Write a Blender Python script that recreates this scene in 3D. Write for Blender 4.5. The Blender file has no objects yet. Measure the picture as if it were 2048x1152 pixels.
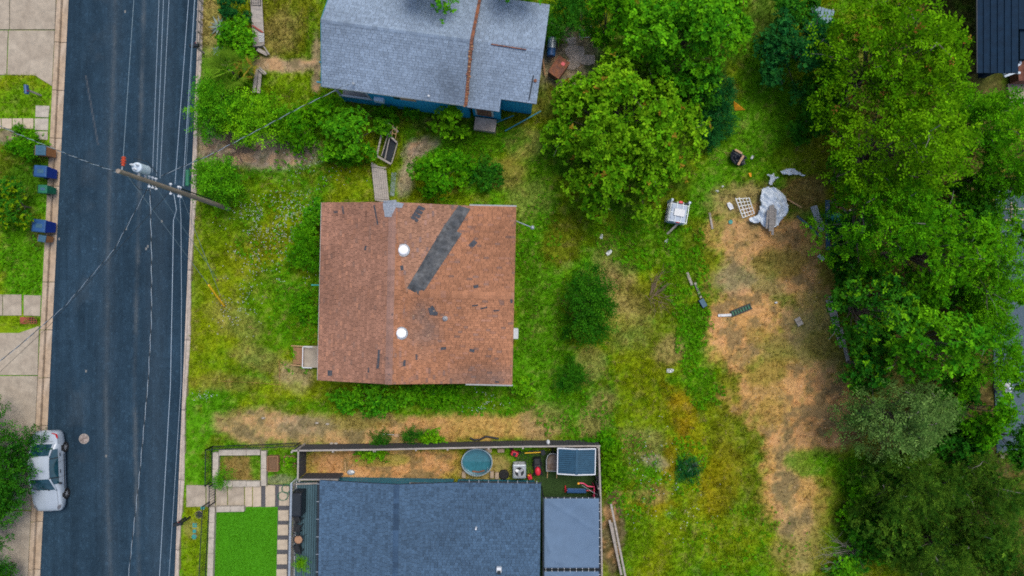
import bpy, math, random
import numpy as np
from mathutils import Vector, Matrix
S = 33.0      # photo pixels per metre on the ground
H = 41.0      # flight height of the camera
def P(px, py, z=0.0):
    """world point at height z above the lot for a point of the site plan (plan read off the aerial photo)"""
    k = (H - z) / H / S
    return ((px - 1024) * k, (576 - py) * k, z)
R = math.radians
scene = bpy.context.scene
C = scene.collection
# ---------------------------------------------------------------- camera
cam_d = bpy.data.cameras.new('camera'); cam = bpy.data.objects.new('camera', cam_d); C.objects.link(cam)
cam.location = (0, 0, H); cam.rotation_euler = (0, 0, 0)
cam_d.sensor_width = 36; cam_d.lens = 18 / (1024 / S / H); cam_d.clip_end = 2000
scene.camera = cam
# ---------------------------------------------------------------- sky, sun, exposure
SUN_AZ, SUN_EL = R(35), R(66)
w = bpy.data.worlds.new('World'); scene.world = w; w.use_nodes = True
nt = w.node_tree; nt.nodes.clear()
sky = nt.nodes.new('ShaderNodeTexSky'); sky.sky_type = 'NISHITA'; sky.sun_disc = False
sky.sun_elevation = SUN_EL; sky.sun_rotation = SUN_AZ; sky.air_density = 1.0; sky.dust_density = 3.0; sky.ozone_density = 1.0
bg = nt.nodes.new('ShaderNodeBackground'); bg.inputs[1].default_value = 0.13
out = nt.nodes.new('ShaderNodeOutputWorld')
nt.links.new(sky.outputs[0], bg.inputs[0]); nt.links.new(bg.outputs[0], out.inputs[0])
sl = bpy.data.lights.new('sun', 'SUN'); sl.energy = 1.5; sl.angle = R(30); sl.color = (1.0, 0.95, 0.86)
so = bpy.data.objects.new('sun', sl); C.objects.link(so)
so.rotation_euler = Vector((math.sin(SUN_AZ) * math.cos(SUN_EL), math.cos(SUN_AZ) * math.cos(SUN_EL), math.sin(SUN_EL))).to_track_quat('Z', 'Y').to_euler()
so.location = (0, 0, 60)
vs = scene.view_settings
vs.view_transform = 'Standard'; vs.look = 'None'; vs.exposure = 0.7; vs.gamma = 1; vs.use_curve_mapping = False
scene.render.engine = 'CYCLES'
scene.cycles.filter_width = 1.8; scene.cycles.max_bounces = 6; scene.cycles.diffuse_bounces = 3; scene.cycles.transparent_max_bounces = 4
scene.cycles.use_denoising = False; scene.cycles.denoiser = 'OPENIMAGEDENOISE'; scene.cycles.denoising_input_passes = 'RGB_ALBEDO_NORMAL'

# ---------------------------------------------------------------- helpers
def tag(o, label=None, cat=None, group=None, kind=None):
    if label: o['label'] = label
    if cat: o['category'] = cat
    if group: o['group'] = group
    if kind: o['kind'] = kind
    return o
def thing(name, label, cat, loc=(0, 0, 0), rz=0.0, group=None, kind=None):
    o = bpy.data.objects.new(name, None); C.objects.link(o)
    o.empty_display_size = 0.2
    o.location = loc; o.rotation_euler = (0, 0, rz)
    return tag(o, label, cat, group, kind)
def link(name, me, parent=None, loc=(0, 0, 0), rot=(0, 0, 0), scale=(1, 1, 1)):
    o = bpy.data.objects.new(name, me); C.objects.link(o)
    o.parent = parent; o.location = loc; o.rotation_euler = rot; o.scale = scale
    return o
def copy_tree(o, parent=None):
    c = o.copy(); C.objects.link(c); c.parent = parent
    for ch in o.children: copy_tree(ch, c)
    return c
def np_mesh(name, V, F, col=None, mat=None, smooth=False):
    """V (n,3), F (m,k) index array, col (m,3) per face"""
    me = bpy.data.meshes.new(name)
    V = np.asarray(V, dtype=np.float32); F = np.asarray(F, dtype=np.int32)
    m, k = F.shape
    me.vertices.add(len(V)); me.vertices.foreach_set('co', V.ravel())
    me.loops.add(m * k); me.loops.foreach_set('vertex_index', F.ravel())
    me.polygons.add(m); me.polygons.foreach_set('loop_start', np.arange(0, m * k, k, dtype=np.int32))
    me.polygons.foreach_set('loop_total', np.full(m, k, dtype=np.int32))
    if smooth: me.polygons.foreach_set('use_smooth', np.ones(m, dtype=bool))
    if col is not None:
        a = me.attributes.new('col', 'FLOAT_COLOR', 'FACE')
        a.data.foreach_set('color', np.concatenate([np.asarray(col, dtype=np.float32), np.ones((m, 1), np.float32)], 1).ravel())
    if mat: me.materials.append(mat)
    me.update(calc_edges=True)
    return me
class MB:
    """collects shapes for ONE mesh"""
    def __init__(s, off=(0, 0, 0)):
        s.v = []; s.f = []; s.c = []; s.off = off
    def add(s, vs_, fs_, col=None):
        b = len(s.v); s.v += [tuple(q) for q in vs_]; s.f += [tuple(b + i for i in q) for q in fs_]
        s.c += [col] * len(fs_); return s
    def box(s, cx, cy, cz, sx, sy, sz, rz=0, rx=0, ry=0, col=None, taper=1.0):
        m = Matrix.Translation((cx, cy, cz)) @ Matrix.Rotation(rz, 4, 'Z') @ Matrix.Rotation(ry, 4, 'Y') @ Matrix.Rotation(rx, 4, 'X')
        vs_ = []
        for z in (-.5, .5):
            t = taper if z > 0 else 1
            for x, y in ((-.5, -.5), (.5, -.5), (.5, .5), (-.5, .5)): vs_.append(m @ Vector((x * sx * t, y * sy * t, z * sz)))
        return s.add(vs_, [(3, 2, 1, 0), (4, 5, 6, 7), (0, 1, 5, 4), (1, 2, 6, 5), (2, 3, 7, 6), (3, 0, 4, 7)], col)
    def beam(s, a, b, wx, wz, col=None):
        a = Vector(a); b = Vector(b); d = b - a
        q = d.to_track_quat('X', 'Z').to_matrix().to_4x4(); q.translation = (a + b) / 2
        L = d.length; vs_ = [q @ Vector((x * L, y * wx, z * wz)) for z in (-.5, .5) for x, y in ((-.5, -.5), (.5, -.5), (.5, .5), (-.5, .5))]
        return s.add(vs_, [(3, 2, 1, 0), (4, 5, 6, 7), (0, 1, 5, 4), (1, 2, 6, 5), (2, 3, 7, 6), (3, 0, 4, 7)], col)
    def tube(s, pts, r, n=6, col=None, closed=False):
        pts = [Vector(p) for p in pts]; m = len(pts)
        rr = r if isinstance(r, (list, tuple)) else [r] * m
        vs_ = []; up = Vector((0, 0, 1))
        for i, p in enumerate(pts):
            if closed: d = pts[(i + 1) % m] - pts[i - 1]
            else: d = pts[min(i + 1, m - 1)] - pts[max(i - 1, 0)]
            d = d.normalized() if d.length > 1e-9 else Vector((0, 0, 1))
            u = d.cross(up)
            if u.length < 1e-3: u = d.cross(Vector((0, 1, 0)))
            u.normalize(); v = u.cross(d)
            for k in range(n):
                a = 2 * math.pi * k / n; vs_.append(p + (u * math.cos(a) + v * math.sin(a)) * rr[i])
        fs_ = []
        for i in range(m if closed else m - 1):
            j = (i + 1) % m
            for k in range(n): fs_.append((i * n + k, i * n + (k + 1) % n, j * n + (k + 1) % n, j * n + k))
        if not closed: fs_ += [tuple(range(n - 1, -1, -1)), tuple((m - 1) * n + k for k in range(n))]
        return s.add(vs_, fs_, col)
    def lathe(s, prof, c=(0, 0, 0), n=20, col=None, sx=1, sy=1, rot=None):
        vs_ = []; fs_ = []
        for r, z in prof:
            for k in range(n):
                a = 2 * math.pi * k / n; q = Vector((r * math.cos(a) * sx, r * math.sin(a) * sy, z))
                if rot is not None: q = rot @ q
                vs_.append(q + Vector(c))
        for i in range(len(prof) - 1):
            for k in range(n): fs_.append((i * n + k, i * n + (k + 1) % n, (i + 1) * n + (k + 1) % n, (i + 1) * n + k))
        if prof[0][0] > 1e-6: fs_.append(tuple(range(n - 1, -1, -1)))
        if prof[-1][0] > 1e-6: fs_.append(tuple((len(prof) - 1) * n + k for k in range(n)))
        return s.add(vs_, fs_, col)
    def prism(s, poly, z0, z1, col=None):
        """poly: list of (x,y); z0/z1 numbers or lists; any winding"""
        n = len(poly)
        ar = sum(poly[i][0] * poly[(i + 1) % n][1] - poly[(i + 1) % n][0] * poly[i][1] for i in range(n))
        if ar < 0: poly = poly[::-1]; z0 = z0[::-1] if isinstance(z0, list) else z0; z1 = z1[::-1] if isinstance(z1, list) else z1
        a = z0 if isinstance(z0, list) else [z0] * n; b = z1 if isinstance(z1, list) else [z1] * n
        vs_ = [(p[0], p[1], a[i]) for i, p in enumerate(poly)] + [(p[0], p[1], b[i]) for i, p in enumerate(poly)]
        fs_ = [tuple(range(n - 1, -1, -1)), tuple(range(n, 2 * n))] + [(i, (i + 1) % n, n + (i + 1) % n, n + i) for i in range(n)]
        return s.add(vs_, fs_, col)
    def mesh(s, name, mat, smooth=False):
        me = bpy.data.meshes.new(name); o = s.off
        me.from_pydata([(v[0] - o[0], v[1] - o[1], v[2] - o[2]) for v in s.v], [], s.f)
        if any(c is not None for c in s.c):
            a = me.attributes.new('col', 'FLOAT_COLOR', 'FACE')
            a.data.foreach_set('color', [x for c in s.c for x in ((*c, 1.0) if c is not None else (.5, .5, .5, 1))])
        if smooth: me.polygons.foreach_set('use_smooth', [True] * len(me.polygons))
        me.materials.append(mat); me.update()
        return me
    def build(s, name, mat, parent=None, smooth=False, bevel=0, seg=2, label=None):
        o = link(name, s.mesh(name, mat, smooth), parent)
        if parent is None: o.location = s.off
        if bevel:
            b = o.modifiers.new('bevel', 'BEVEL'); b.width = bevel; b.segments = seg; b.limit_method = 'ANGLE'; b.angle_limit = R(35)
        if label: o['label'] = label
        return o
# numpy value noise ------------------------------------------------
_lat = np.random.default_rng(7).random((256, 256)).astype(np.float32)
def vnoise(x, y, f, seed=0):
    x = x * f + seed * 17.31; y = y * f + seed * 9.73
    xi = np.floor(x).astype(int); yi = np.floor(y).astype(int); fx = x - xi; fy = y - yi
    fx = fx * fx * (3 - 2 * fx); fy = fy * fy * (3 - 2 * fy)
    a = _lat[xi & 255, yi & 255]; b = _lat[(xi + 1) & 255, yi & 255]; c = _lat[xi & 255, (yi + 1) & 255]; d = _lat[(xi + 1) & 255, (yi + 1) & 255]
    return (a * (1 - fx) + b * fx) * (1 - fy) + (c * (1 - fx) + d * fx) * fy
def fbm(x, y, f, seed=0, o=4):
    t = 0; a = .5; s_ = 0
    for i in range(o): t = t + a * vnoise(x, y, f * 2 ** i, seed + i * 3); s_ += a; a *= .55
    return t / s_
def inpoly(x, y, poly):
    r = np.zeros(x.shape, bool); n = len(poly)
    for i in range(n):
        x0, y0 = poly[i]; x1, y1 = poly[(i + 1) % n]
        c = (y0 > y) != (y1 > y)
        r ^= c & (x < (x1 - x0) * (y - y0) / ((y1 - y0) if y1 != y0 else 1e-9) + x0)
    return r
# ---------------------------------------------------------------- materials
M = {}
def mat(name, color, rough=.7, var=.25, scale=6.0, bump=.0, metal=0.0, spec=.3, attr=False, detail=6, stretch=None, hue=None, coat=0, coords='Object', bscale=None):
    m = bpy.data.materials.new(name); m.use_nodes = True; t = m.node_tree; N = t.nodes; L = t.links
    bs = N['Principled BSDF']; bs.inputs['Roughness'].default_value = rough; bs.inputs['Metallic'].default_value = metal
    bs.inputs['Specular IOR Level'].default_value = spec
    if coat: bs.inputs['Coat Weight'].default_value = coat; bs.inputs['Coat Roughness'].default_value = .08
    tc = N.new('ShaderNodeTexCoord'); mp = N.new('ShaderNodeMapping'); L.new(tc.outputs[coords], mp.inputs[0])
    if stretch: mp.inputs['Scale'].default_value = stretch
    nz = N.new('ShaderNodeTexNoise'); nz.inputs['Scale'].default_value = scale; nz.inputs['Detail'].default_value = detail; nz.inputs['Roughness'].default_value = .65
    L.new(mp.outputs[0], nz.inputs['Vector'])
    mr = N.new('ShaderNodeMapRange'); mr.inputs[1].default_value = .3; mr.inputs[2].default_value = .7; mr.inputs[3].default_value = 1 - var; mr.inputs[4].default_value = 1 + var
    L.new(nz.outputs[0], mr.inputs[0])
    mx = N.new('ShaderNodeMix'); mx.data_type = 'RGBA'; mx.blend_type = 'MULTIPLY'; mx.inputs[0].default_value = 1
    if attr:
        at = N.new('ShaderNodeAttribute'); at.attribute_name = 'col'; src = at.outputs['Color']
        L.new(src, mx.inputs[6])
    elif hue:
        n2 = N.new('ShaderNodeTexNoise'); n2.inputs['Scale'].default_value = scale * .35; n2.inputs['Detail'].default_value = 4; L.new(mp.outputs[0], n2.inputs['Vector'])
        rp = N.new('ShaderNodeValToRGB'); rp.color_ramp.elements[0].position = .38; rp.color_ramp.elements[1].position = .64
        rp.color_ramp.elements[0].color = (*color, 1); rp.color_ramp.elements[1].color = (*hue, 1)
        L.new(n2.outputs[0], rp.inputs[0]); L.new(rp.outputs[0], mx.inputs[6])
    else: mx.inputs[6].default_value = (*color, 1)
    L.new(mr.outputs[0], mx.inputs[7]); L.new(mx.outputs[2], bs.inputs['Base Color'])
    if bump:
        bp = N.new('ShaderNodeBump'); bp.inputs['Strength'].default_value = bump; bp.inputs['Distance'].default_value = .02
        if bscale:
            n3 = N.new('ShaderNodeTexNoise'); n3.inputs['Scale'].default_value = bscale; n3.inputs['Detail'].default_value = 3; L.new(mp.outputs[0], n3.inputs['Vector']); L.new(n3.outputs[0], bp.inputs['Height'])
        else: L.new(nz.outputs[0], bp.inputs['Height'])
        L.new(bp.outputs[0], bs.inputs['Normal'])
    M[name] = m; return m
def leafmat(name, trans=.3):
    m = bpy.data.materials.new(name); m.use_nodes = True; t = m.node_tree; N = t.nodes; L = t.links
    N.remove(N['Principled BSDF']); o = N['Material Output']
    at = N.new('ShaderNodeAttribute'); at.attribute_name = 'col'
    d = N.new('ShaderNodeBsdfDiffuse'); tr = N.new('ShaderNodeBsdfTranslucent'); mx = N.new('ShaderNodeMixShader'); mx.inputs[0].default_value = trans
    gl = N.new('ShaderNodeBsdfGlossy'); gl.inputs['Roughness'].default_value = .45; gl.inputs['Color'].default_value = (.8, .8, .8, 1); m2 = N.new('ShaderNodeMixShader'); m2.inputs[0].default_value = .0
    L.new(at.outputs['Color'], d.inputs[0]); L.new(at.outputs['Color'], tr.inputs[0])
    L.new(d.outputs[0], mx.inputs[1]); L.new(tr.outputs[0], mx.inputs[2]); L.new(mx.outputs[0], m2.inputs[1]); L.new(gl.outputs[0], m2.inputs[2]); L.new(m2.outputs[0], o.inputs[0])
    M[name] = m; return m
leafmat('leaf', .20); leafmat('grass', .22)
mat('attr', (1, 1, 1), .85, .22, 9, attr=True, bump=.25, bscale=60)
mat('shingle', (1, 1, 1), .95, .12, 3.0, attr=True, bump=.5, bscale=140, detail=9)
mat('concrete', (.265, .222, .170), .9, .22, 2.2, bump=.3, bscale=70, detail=9, hue=(.31, .265, .205))
mat('kerb_concrete', (.32, .24, .165), .9, .28, 2.5, bump=.3, bscale=60, detail=9, hue=(.35, .28, .21))
mat('limestone', (.33, .295, .245), .9, .25, 3, bump=.5, bscale=30, detail=9)
mat('paver', (.38, .315, .235), .9, .15, 3, bump=.2, bscale=60)
mat('dark_gravel', (.07, .07, .075), .9, .5, 30, bump=.9, bscale=45)
mat('bark', (.11, .09, .07), .95, .35, 8, bump=.8, stretch=(1, 1, .25))
mat('pole_wood', (.20, .165, .13), .9, .35, 12, bump=.6, stretch=(1, 1, .08))
mat('weathered_wood', (.24, .22, .20), .9, .35, 9, bump=.5, stretch=(.3, 3, 1), hue=(.30, .27, .24))
mat('brown_wood', (.22, .12, .06), .85, .3, 9, bump=.3, stretch=(.4, 3, 1))
mat('new_wood', (.40, .25, .12), .8, .25, 8, bump=.3, stretch=(.4, 3, 1))
mat('white_paint', (.50, .52, .54), .5, .1, 8)
mat('trim_white', (.40, .42, .44), .5, .15, 6)
mat('blue_siding', (.010, .25, .43), .6, .22, 3, bump=.1)
mat('teal_siding', (.02, .16, .22), .6, .18, 3)
mat('navy_siding', (.003, .016, .036), .75, .25, 3, spec=.12)
mat('pale_siding', (.45, .42, .38), .7, .15, 3)
mat('dark_metal', (.02, .025, .03), .45, .2, 8, metal=.3)
mat('black_plastic', (.015, .017, .02), .5, .2, 8)
mat('rubber', (.012, .012, .013), .8, .2, 10)
mat('galvanised', (.32, .36, .39), .4, .2, 7, metal=.6)
mat('tank_metal', (.30, .40, .44), .4, .2, 6, metal=.5)
mat('grey_metal', (.36, .38, .40), .45, .2, 8, metal=.3)
mat('rust', (.20, .075, .035), .9, .45, 9, bump=.5, hue=(.10, .05, .04))
mat('wire_black', (.012, .013, .015), .6, .1, 3)
mat('wire_bare', (.27, .34, .41), .5, .1, 3, metal=.2)
mat('wire_grey', (.16, .22, .26), .5, .15, 3)
mat('insulator_red', (.42, .06, .03), .3, .1, 5)
mat('porcelain', (.55, .58, .62), .3, .1, 5)
mat('transformer_paint', (.42, .50, .58), .45, .12, 5)
mat('yellow_plastic', (.80, .46, .02), .5, .15, 6)
mat('orange_plastic', (.80, .34, .02), .5, .15, 6)
mat('red_plastic', (.50, .02, .04), .4, .15, 6)
mat('pink_paint', (.60, .05, .13), .4, .15, 6)
mat('blue_bin', (.012, .035, .22), .45, .15, 6)
mat('blue_lid', (.015, .06, .16), .45, .2, 6)
mat('slate_lid', (.03, .085, .13), .5, .2, 6)
mat('brown_bin', (.30, .13, .05), .55, .15, 6)
mat('dark_green_bin', (.012, .11, .06), .5, .2, 6)
mat('teal_plastic', (.02, .22, .20), .5, .15, 6)
mat('tarp_white', (.52, .58, .64), .6, .10, 4, bump=.15, bscale=9)
mat('tarp_black', (.010, .013, .02), .35, .2, 7, bump=.5, bscale=14)
mat('canopy_cloth', (.085, .135, .205), .8, .10, 1.3, bump=.15, bscale=90)
mat('panel_blue', (.018, .062, .105), .45, .2, 2.5, metal=.2)
mat('car_paint', (.29, .335, .385), .38, .03, 3, coat=.25, metal=0, spec=.4)
mat('car_glass', (.008, .038, .055), .08, .3, 4, spec=.8)
mat('gutter_grey', (.27, .28, .29), .6, .15, 6)
mat('tote_plastic', (.28, .34, .43), .5, .12, 4)
mat('barrow_tray', (.17, .12, .085), .8, .4, 7, hue=(.24, .21, .19))
mat('glass', (.02, .035, .05), .1, .2, 3, spec=.7)
mat('tail_red', (.35, .01, .015), .2, .1, 5)
mat('head_lens', (.12, .12, .13), .15, .2, 9)
mat('alloy', (.5, .51, .53), .35, .1, 6, metal=.6)
mat('acrylic', (.80, .80, .80), .2, .03, 5)
mat('turf', (.05, .22, .002), .95, .25, 60, bump=.6, bscale=120)
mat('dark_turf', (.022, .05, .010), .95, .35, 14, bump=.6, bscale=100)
mat('soil', (.13, .075, .04), .95, .4, 12, bump=.8, bscale=30)
mat('deck_blue', (.045, .095, .12), .7, .18, 5, stretch=(1, .2, 1))
mat('cardboard', (.34, .22, .13), .8, .15, 6)
mat('tile_brown', (.30, .17, .10), .6, .35, 18)
mat('rust_red', (.24, .05, .035), .7, .3, 10, bump=.3)
mat('brick_red', (.20, .085, .06), .9, .3, 5, bump=.3)
# ================================================================ GROUND
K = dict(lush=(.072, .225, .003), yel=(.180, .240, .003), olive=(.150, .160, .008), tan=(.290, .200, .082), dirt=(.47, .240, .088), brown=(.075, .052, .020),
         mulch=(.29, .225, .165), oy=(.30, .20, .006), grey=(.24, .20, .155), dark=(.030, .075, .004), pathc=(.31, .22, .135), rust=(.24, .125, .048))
# (cx, cy, rx, ry, angle, class, strength, density, blade height)
BL = [
 (60, 220, 90, 60, 0, 'lush', .7, .8, .5), (40, 330, 70, 70, 0, 'dark', .6, .8, .8), (50, 520, 60, 80, 0, 'lush', .95, 1, .8), (40, 650, 60, 25, 0, 'yel', .5, .7, .5), (15, 272, 30, 14, 0, 'grey', .9, .1, .5),
 (75, 470, 20, 30, 0, 'brown', .6, .4, .6),
 (420, 45, 24, 75, 0, 'tan', .7, .5, 1), (570, 55, 80, 75, 0, 'olive', .85, .9, 1), (560, 70, 45, 45, 0, 'tan', .45, .7, 1), (600, 180, 60, 45, 0, 'yel', .5, .9, 1), (625, 90, 14, 70, 0, 'lush', .5, .9, .8),
 (560, 130, 90, 15, 3, 'pathc', .95, .05, .5), (634, 120, 9, 60, 0, 'pathc', .8, .1, .5), (632, 165, 10, 22, 0, 'pathc', .8, .1, .5),
 (520, 302, 125, 36, 3, 'mulch', 1, .06, .5), (415, 290, 25, 40, 0, 'mulch', .8, .1, .5), (395, 420, 10, 300, 2, 'tan', .25, .5, .7),
 (520, 470, 130, 110, 0, 'yel', .6, 1, 1), (460, 440, 70, 70, 0, 'lush', .7, 1, 1), (430, 560, 55, 120, 0, 'yel', .6, 1, .8), (500, 500, 45, 50, 0, 'olive', .35, 1, 1), (560, 620, 90, 90, 0, 'lush', .7, 1, 1.1),
 (470, 640, 60, 30, 30, 'tan', .35, .7, .8), (425, 720, 60, 50, 0, 'yel', .6, .9, .8), (520, 720, 60, 26, 20, 'tan', .40, .5, .8), (590, 755, 44, 32, 0, 'pathc', .7, .2, .5), (455, 765, 70, 20, 0, 'rust', .4, .5, .8),
 (430, 800, 45, 22, 0, 'lush', .7, 1, .8), (560, 780, 60, 20, 0, 'yel', .5, .9, .8),
 (520, 850, 90, 38, 0, 'tan', .95, .12, .6), (690, 860, 200, 33, 0, 'tan', .95, .12, .6), (950, 855, 190, 28, 0, 'dirt', .75, .14, .6), (1090, 845, 45, 40, 0, 'tan', .9, .25, .8), (700, 845, 80, 18, 0, 'olive', .45, .6, .6), (610, 850, 70, 20, 0, 'grey', .35, .1, .5),
 (395, 870, 32, 50, 0, 'lush', .8, .6, .35), (385, 940, 18, 60, 0, 'lush', .8, .6, .35), (390, 1090, 30, 90, 0, 'yel', .6, .6, .35), (385, 1060, 18, 20, 0, 'tan', .45, .4, .3),
 (1000, 300, 70, 60, 0, 'yel', .5, 1, .8), (1045, 290, 40, 40, 30, 'tan', .45, .5, .8), (840, 295, 38, 20, -25, 'mulch', .9, .1, .5), (815, 345, 16, 60, 15, 'mulch', .8, .1, .5), (970, 270, 80, 50, 0, 'lush', .75, 1, .8), (1060, 370, 60, 60, 0, 'lush', .7, 1, .8), (880, 250, 50, 16, 0, 'brown', .5, .4, .6), (1015, 345, 45, 30, 0, 'rust', .5, .5, .8),
 (1140, 120, 60, 70, 20, 'mulch', .95, .08, .5), (1180, 40, 40, 40, 0, 'olive', .6, .6, 1), (1090, 200, 40, 40, 0, 'brown', .6, .4, .7),
 (1070, 560, 50, 210, 0, 'lush', .9, 1, .8), (1090, 700, 60, 90, 0, 'lush', .75, 1, .9), (1130, 480, 36, 60, 20, 'olive', .8, 1, 1.7), (1055, 400, 40, 40, 0, 'tan', .3, .7, .8), (1060, 600, 25, 120, 0, 'dark', .3, 1, .8),
 (1200, 460, 60, 40, 0, 'yel', .4, 1, 1), (1215, 520, 26, 60, 0, 'tan', .5, .5, .8), (1240, 575, 40, 60, -20, 'tan', .6, .5, 1), (1300, 600, 50, 40, 20, 'olive', .8, .8, 1.4), (1260, 650, 50, 60, 0, 'tan', .35, .6, 1.2), (1330, 690, 40, 60, 0, 'olive', .6, .9, 1.2),
 (1300, 480, 120, 60, 0, 'lush', .5, 1.2, 1.5), (1400, 500, 40, 60, 0, 'olive', .5, .8, 1.2), (1360, 560, 40, 60, 0, 'lush', .6, 1.2, 1.5), (1395, 670, 36, 60, 0, 'lush', .75, 1.2, 1.4), (1410, 780, 36, 40, 0, 'lush', .6, 1.1, 1.4),
 (1340, 700, 30, 30, 0, 'tan', .6, .4, 1), (1180, 730, 30, 40, 0, 'tan', .45, .7, 1.4), (1265, 750, 40, 60, 0, 'yel', .7, 1, 1.2), (1150, 820, 70, 50, 0, 'lush', .5, 1.2, 1.5),
 (1195, 830, 28, 60, 20, 'tan', .6, .5, 1.4), (1285, 890, 50, 40, 0, 'tan', .5, .6, 1.3), (1370, 840, 30, 70, -25, 'oy', .8, .8, 1.3), (1340, 920, 18, 50, 0, 'oy', .6, .8, 1.2), (1290, 1000, 60, 40, 0, 'oy', .65, .7, 1.3), (1300, 990, 40, 20, 0, 'tan', .6, .6, 1.2), (1310, 920, 30, 16, 20, 'mulch', .6, .3, 1),
 (1420, 900, 50, 90, 0, 'yel', .7, 1, 1.1), (1440, 960, 40, 70, 15, 'oy', .5, .8, 1.1), (1330, 1090, 90, 60, 0, 'yel', .8, 1, 1.1), (1400, 1110, 70, 60, 0, 'lush', .5, 1, 1.1), (1270, 1060, 40, 60, 0, 'lush', .5, 1.1, 1.2), (1250, 960, 50, 60, 0, 'lush', .5, 1.2, 1.4),
 (1290, 830, 70, 30, 0, 'yel', .7, 1, 1.2), (1480, 850, 60, 90, 0, 'olive', .7, .7, 1), (1460, 790, 34, 50, 0, 'olive', .8, .5, 1), (1490, 1000, 60, 80, 0, 'olive', .5, .8, 1), (1460, 1090, 60, 60, 0, 'yel', .6, 1, 1),
 (1225, 1070, 26, 100, 0, 'brown', .95, .1, .6),
 (1530, 160, 70, 190, 0, 'lush', .8, 1.1, .5), (1530, 30, 40, 60, 0, 'brown', .45, .5, .5), (1480, 280, 70, 90, 0, 'lush', .85, 1.1, .5), (1600, 330, 50, 50, 0, 'yel', .5, .8, .6),
 (1500, 400, 80, 34, 0, 'tan', .8, .2, .6), (1610, 385, 48, 40, 0, 'rust', .75, .3, .8), (1635, 310, 40, 40, 0, 'olive', .6, .7, .8),
 (1520, 480, 100, 60, 0, 'dirt', .9, .1, .5), (1480, 450, 50, 60, 0, 'tan', .6, .15, .5), (1620, 490, 60, 50, 0, 'dirt', .7, .2, .6), (1520, 560, 100, 60, 0, 'tan', .8, .15, .5), (1620, 560, 60, 60, 0, 'dirt', .85, .1, .5), (1500, 640, 84, 60, 0, 'dirt', .9, .08, .5), (1620, 640, 60, 60, 0, 'tan', .8, .15, .5),
 (1480, 700, 60, 40, 0, 'dirt', .85, .1, .5), (1600, 720, 110, 50, 0, 'tan', .75, .15, .5), (1560, 780, 100, 60, 0, 'dirt', .8, .1, .5), (1650, 790, 70, 60, 0, 'dirt', .95, .05, .5), (1620, 860, 100, 50, 0, 'dirt', .9, .05, .5), (1670, 880, 50, 40, 0, 'brown', .4, .1, .5), (1560, 900, 40, 80, 0, 'dirt', .8, .1, .5), (1590, 1000, 66, 70, 0, 'dirt', .8, .08, .5), (1600, 1090, 50, 70, 0, 'tan', .8, .15, .5), (1570, 980, 24, 120, 0, 'tan', .7, .1, .5),
 (1560, 525, 60, 30, 0, 'olive', .55, .5, .7), (1545, 690, 60, 22, 30, 'olive', .45, .5, .7), (1530, 740, 40, 30, 0, 'olive', .55, .5, .8), (1640, 690, 40, 30, 0, 'olive', .5, .5, .8), (1600, 600, 36, 22, 0, 'olive', .4, .4, .7), (1625, 925, 55, 28, 0, 'lush', .75, .9, .6), (1540, 830, 30, 30, 0, 'olive', .4, .5, .7), (1660, 1010, 30, 60, 0, 'olive', .55, .6, .8), (1560, 1110, 30, 40, 0, 'olive', .5, .6, .8), (1640, 1100, 24, 60, 0, 'olive', .5, .6, .8), (1665, 530, 24, 50, 0, 'olive', .7, .6, .8), (1690, 650, 30, 70, 0, 'olive', .6, .6, .8),
 (1420, 560, 16, 70, 0, 'olive', .5, .5, .8), (1440, 640, 26, 30, 0, 'dirt', .8, .1, .5), (1470, 560, 40, 30, 0, 'grey', .35, .1, .5),
 (1258, 250, 150, 165, 0, 'dark', .9, .5, .8), (1370, 70, 130, 100, 0, 'dark', .9, .5, .8), (1870, 300, 190, 330, 0, 'brown', .85, .3, .8), (1880, 800, 180, 300, 0, 'brown', .8, .3, .8), (2030, 1020, 120, 240, 0, 'brown', .8, .3, .8), (1720, 960, 40, 50, 0, 'lush', .7, 1.2, 1), (1730, 1060, 60, 60, 0, 'dark', .7, 1.2, 1), (1640, 600, 12, 60, 0, 'olive', .4, .4, .6),  # dark blobs under the broadleaf trees: crown shade put into the ground colour
 (770, 932, 170, 40, 0, 'dirt', 1, .10, .5), (660, 925, 60, 20, 0, 'rust', .5, .2, .5), (770, 918, 60, 14, 0, 'lush', .45, .8, .7), (975, 940, 60, 24, 0, 'tan', .8, .2, .5),
 (480, 938, 45, 30, 0, 'rust', .8, .5, .5), (512, 925, 12, 30, 0, 'lush', .8, 1, .6), (565, 945, 32, 26, 0, 'lush', .6, .8, .5), (560, 960, 24, 10, 0, 'grey', .6, .3, .5),
]
def sstep(a, b, x):
    t = np.clip((x - a) / (b - a), 0, 1); return t * t * (3 - 2 * t)
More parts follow.
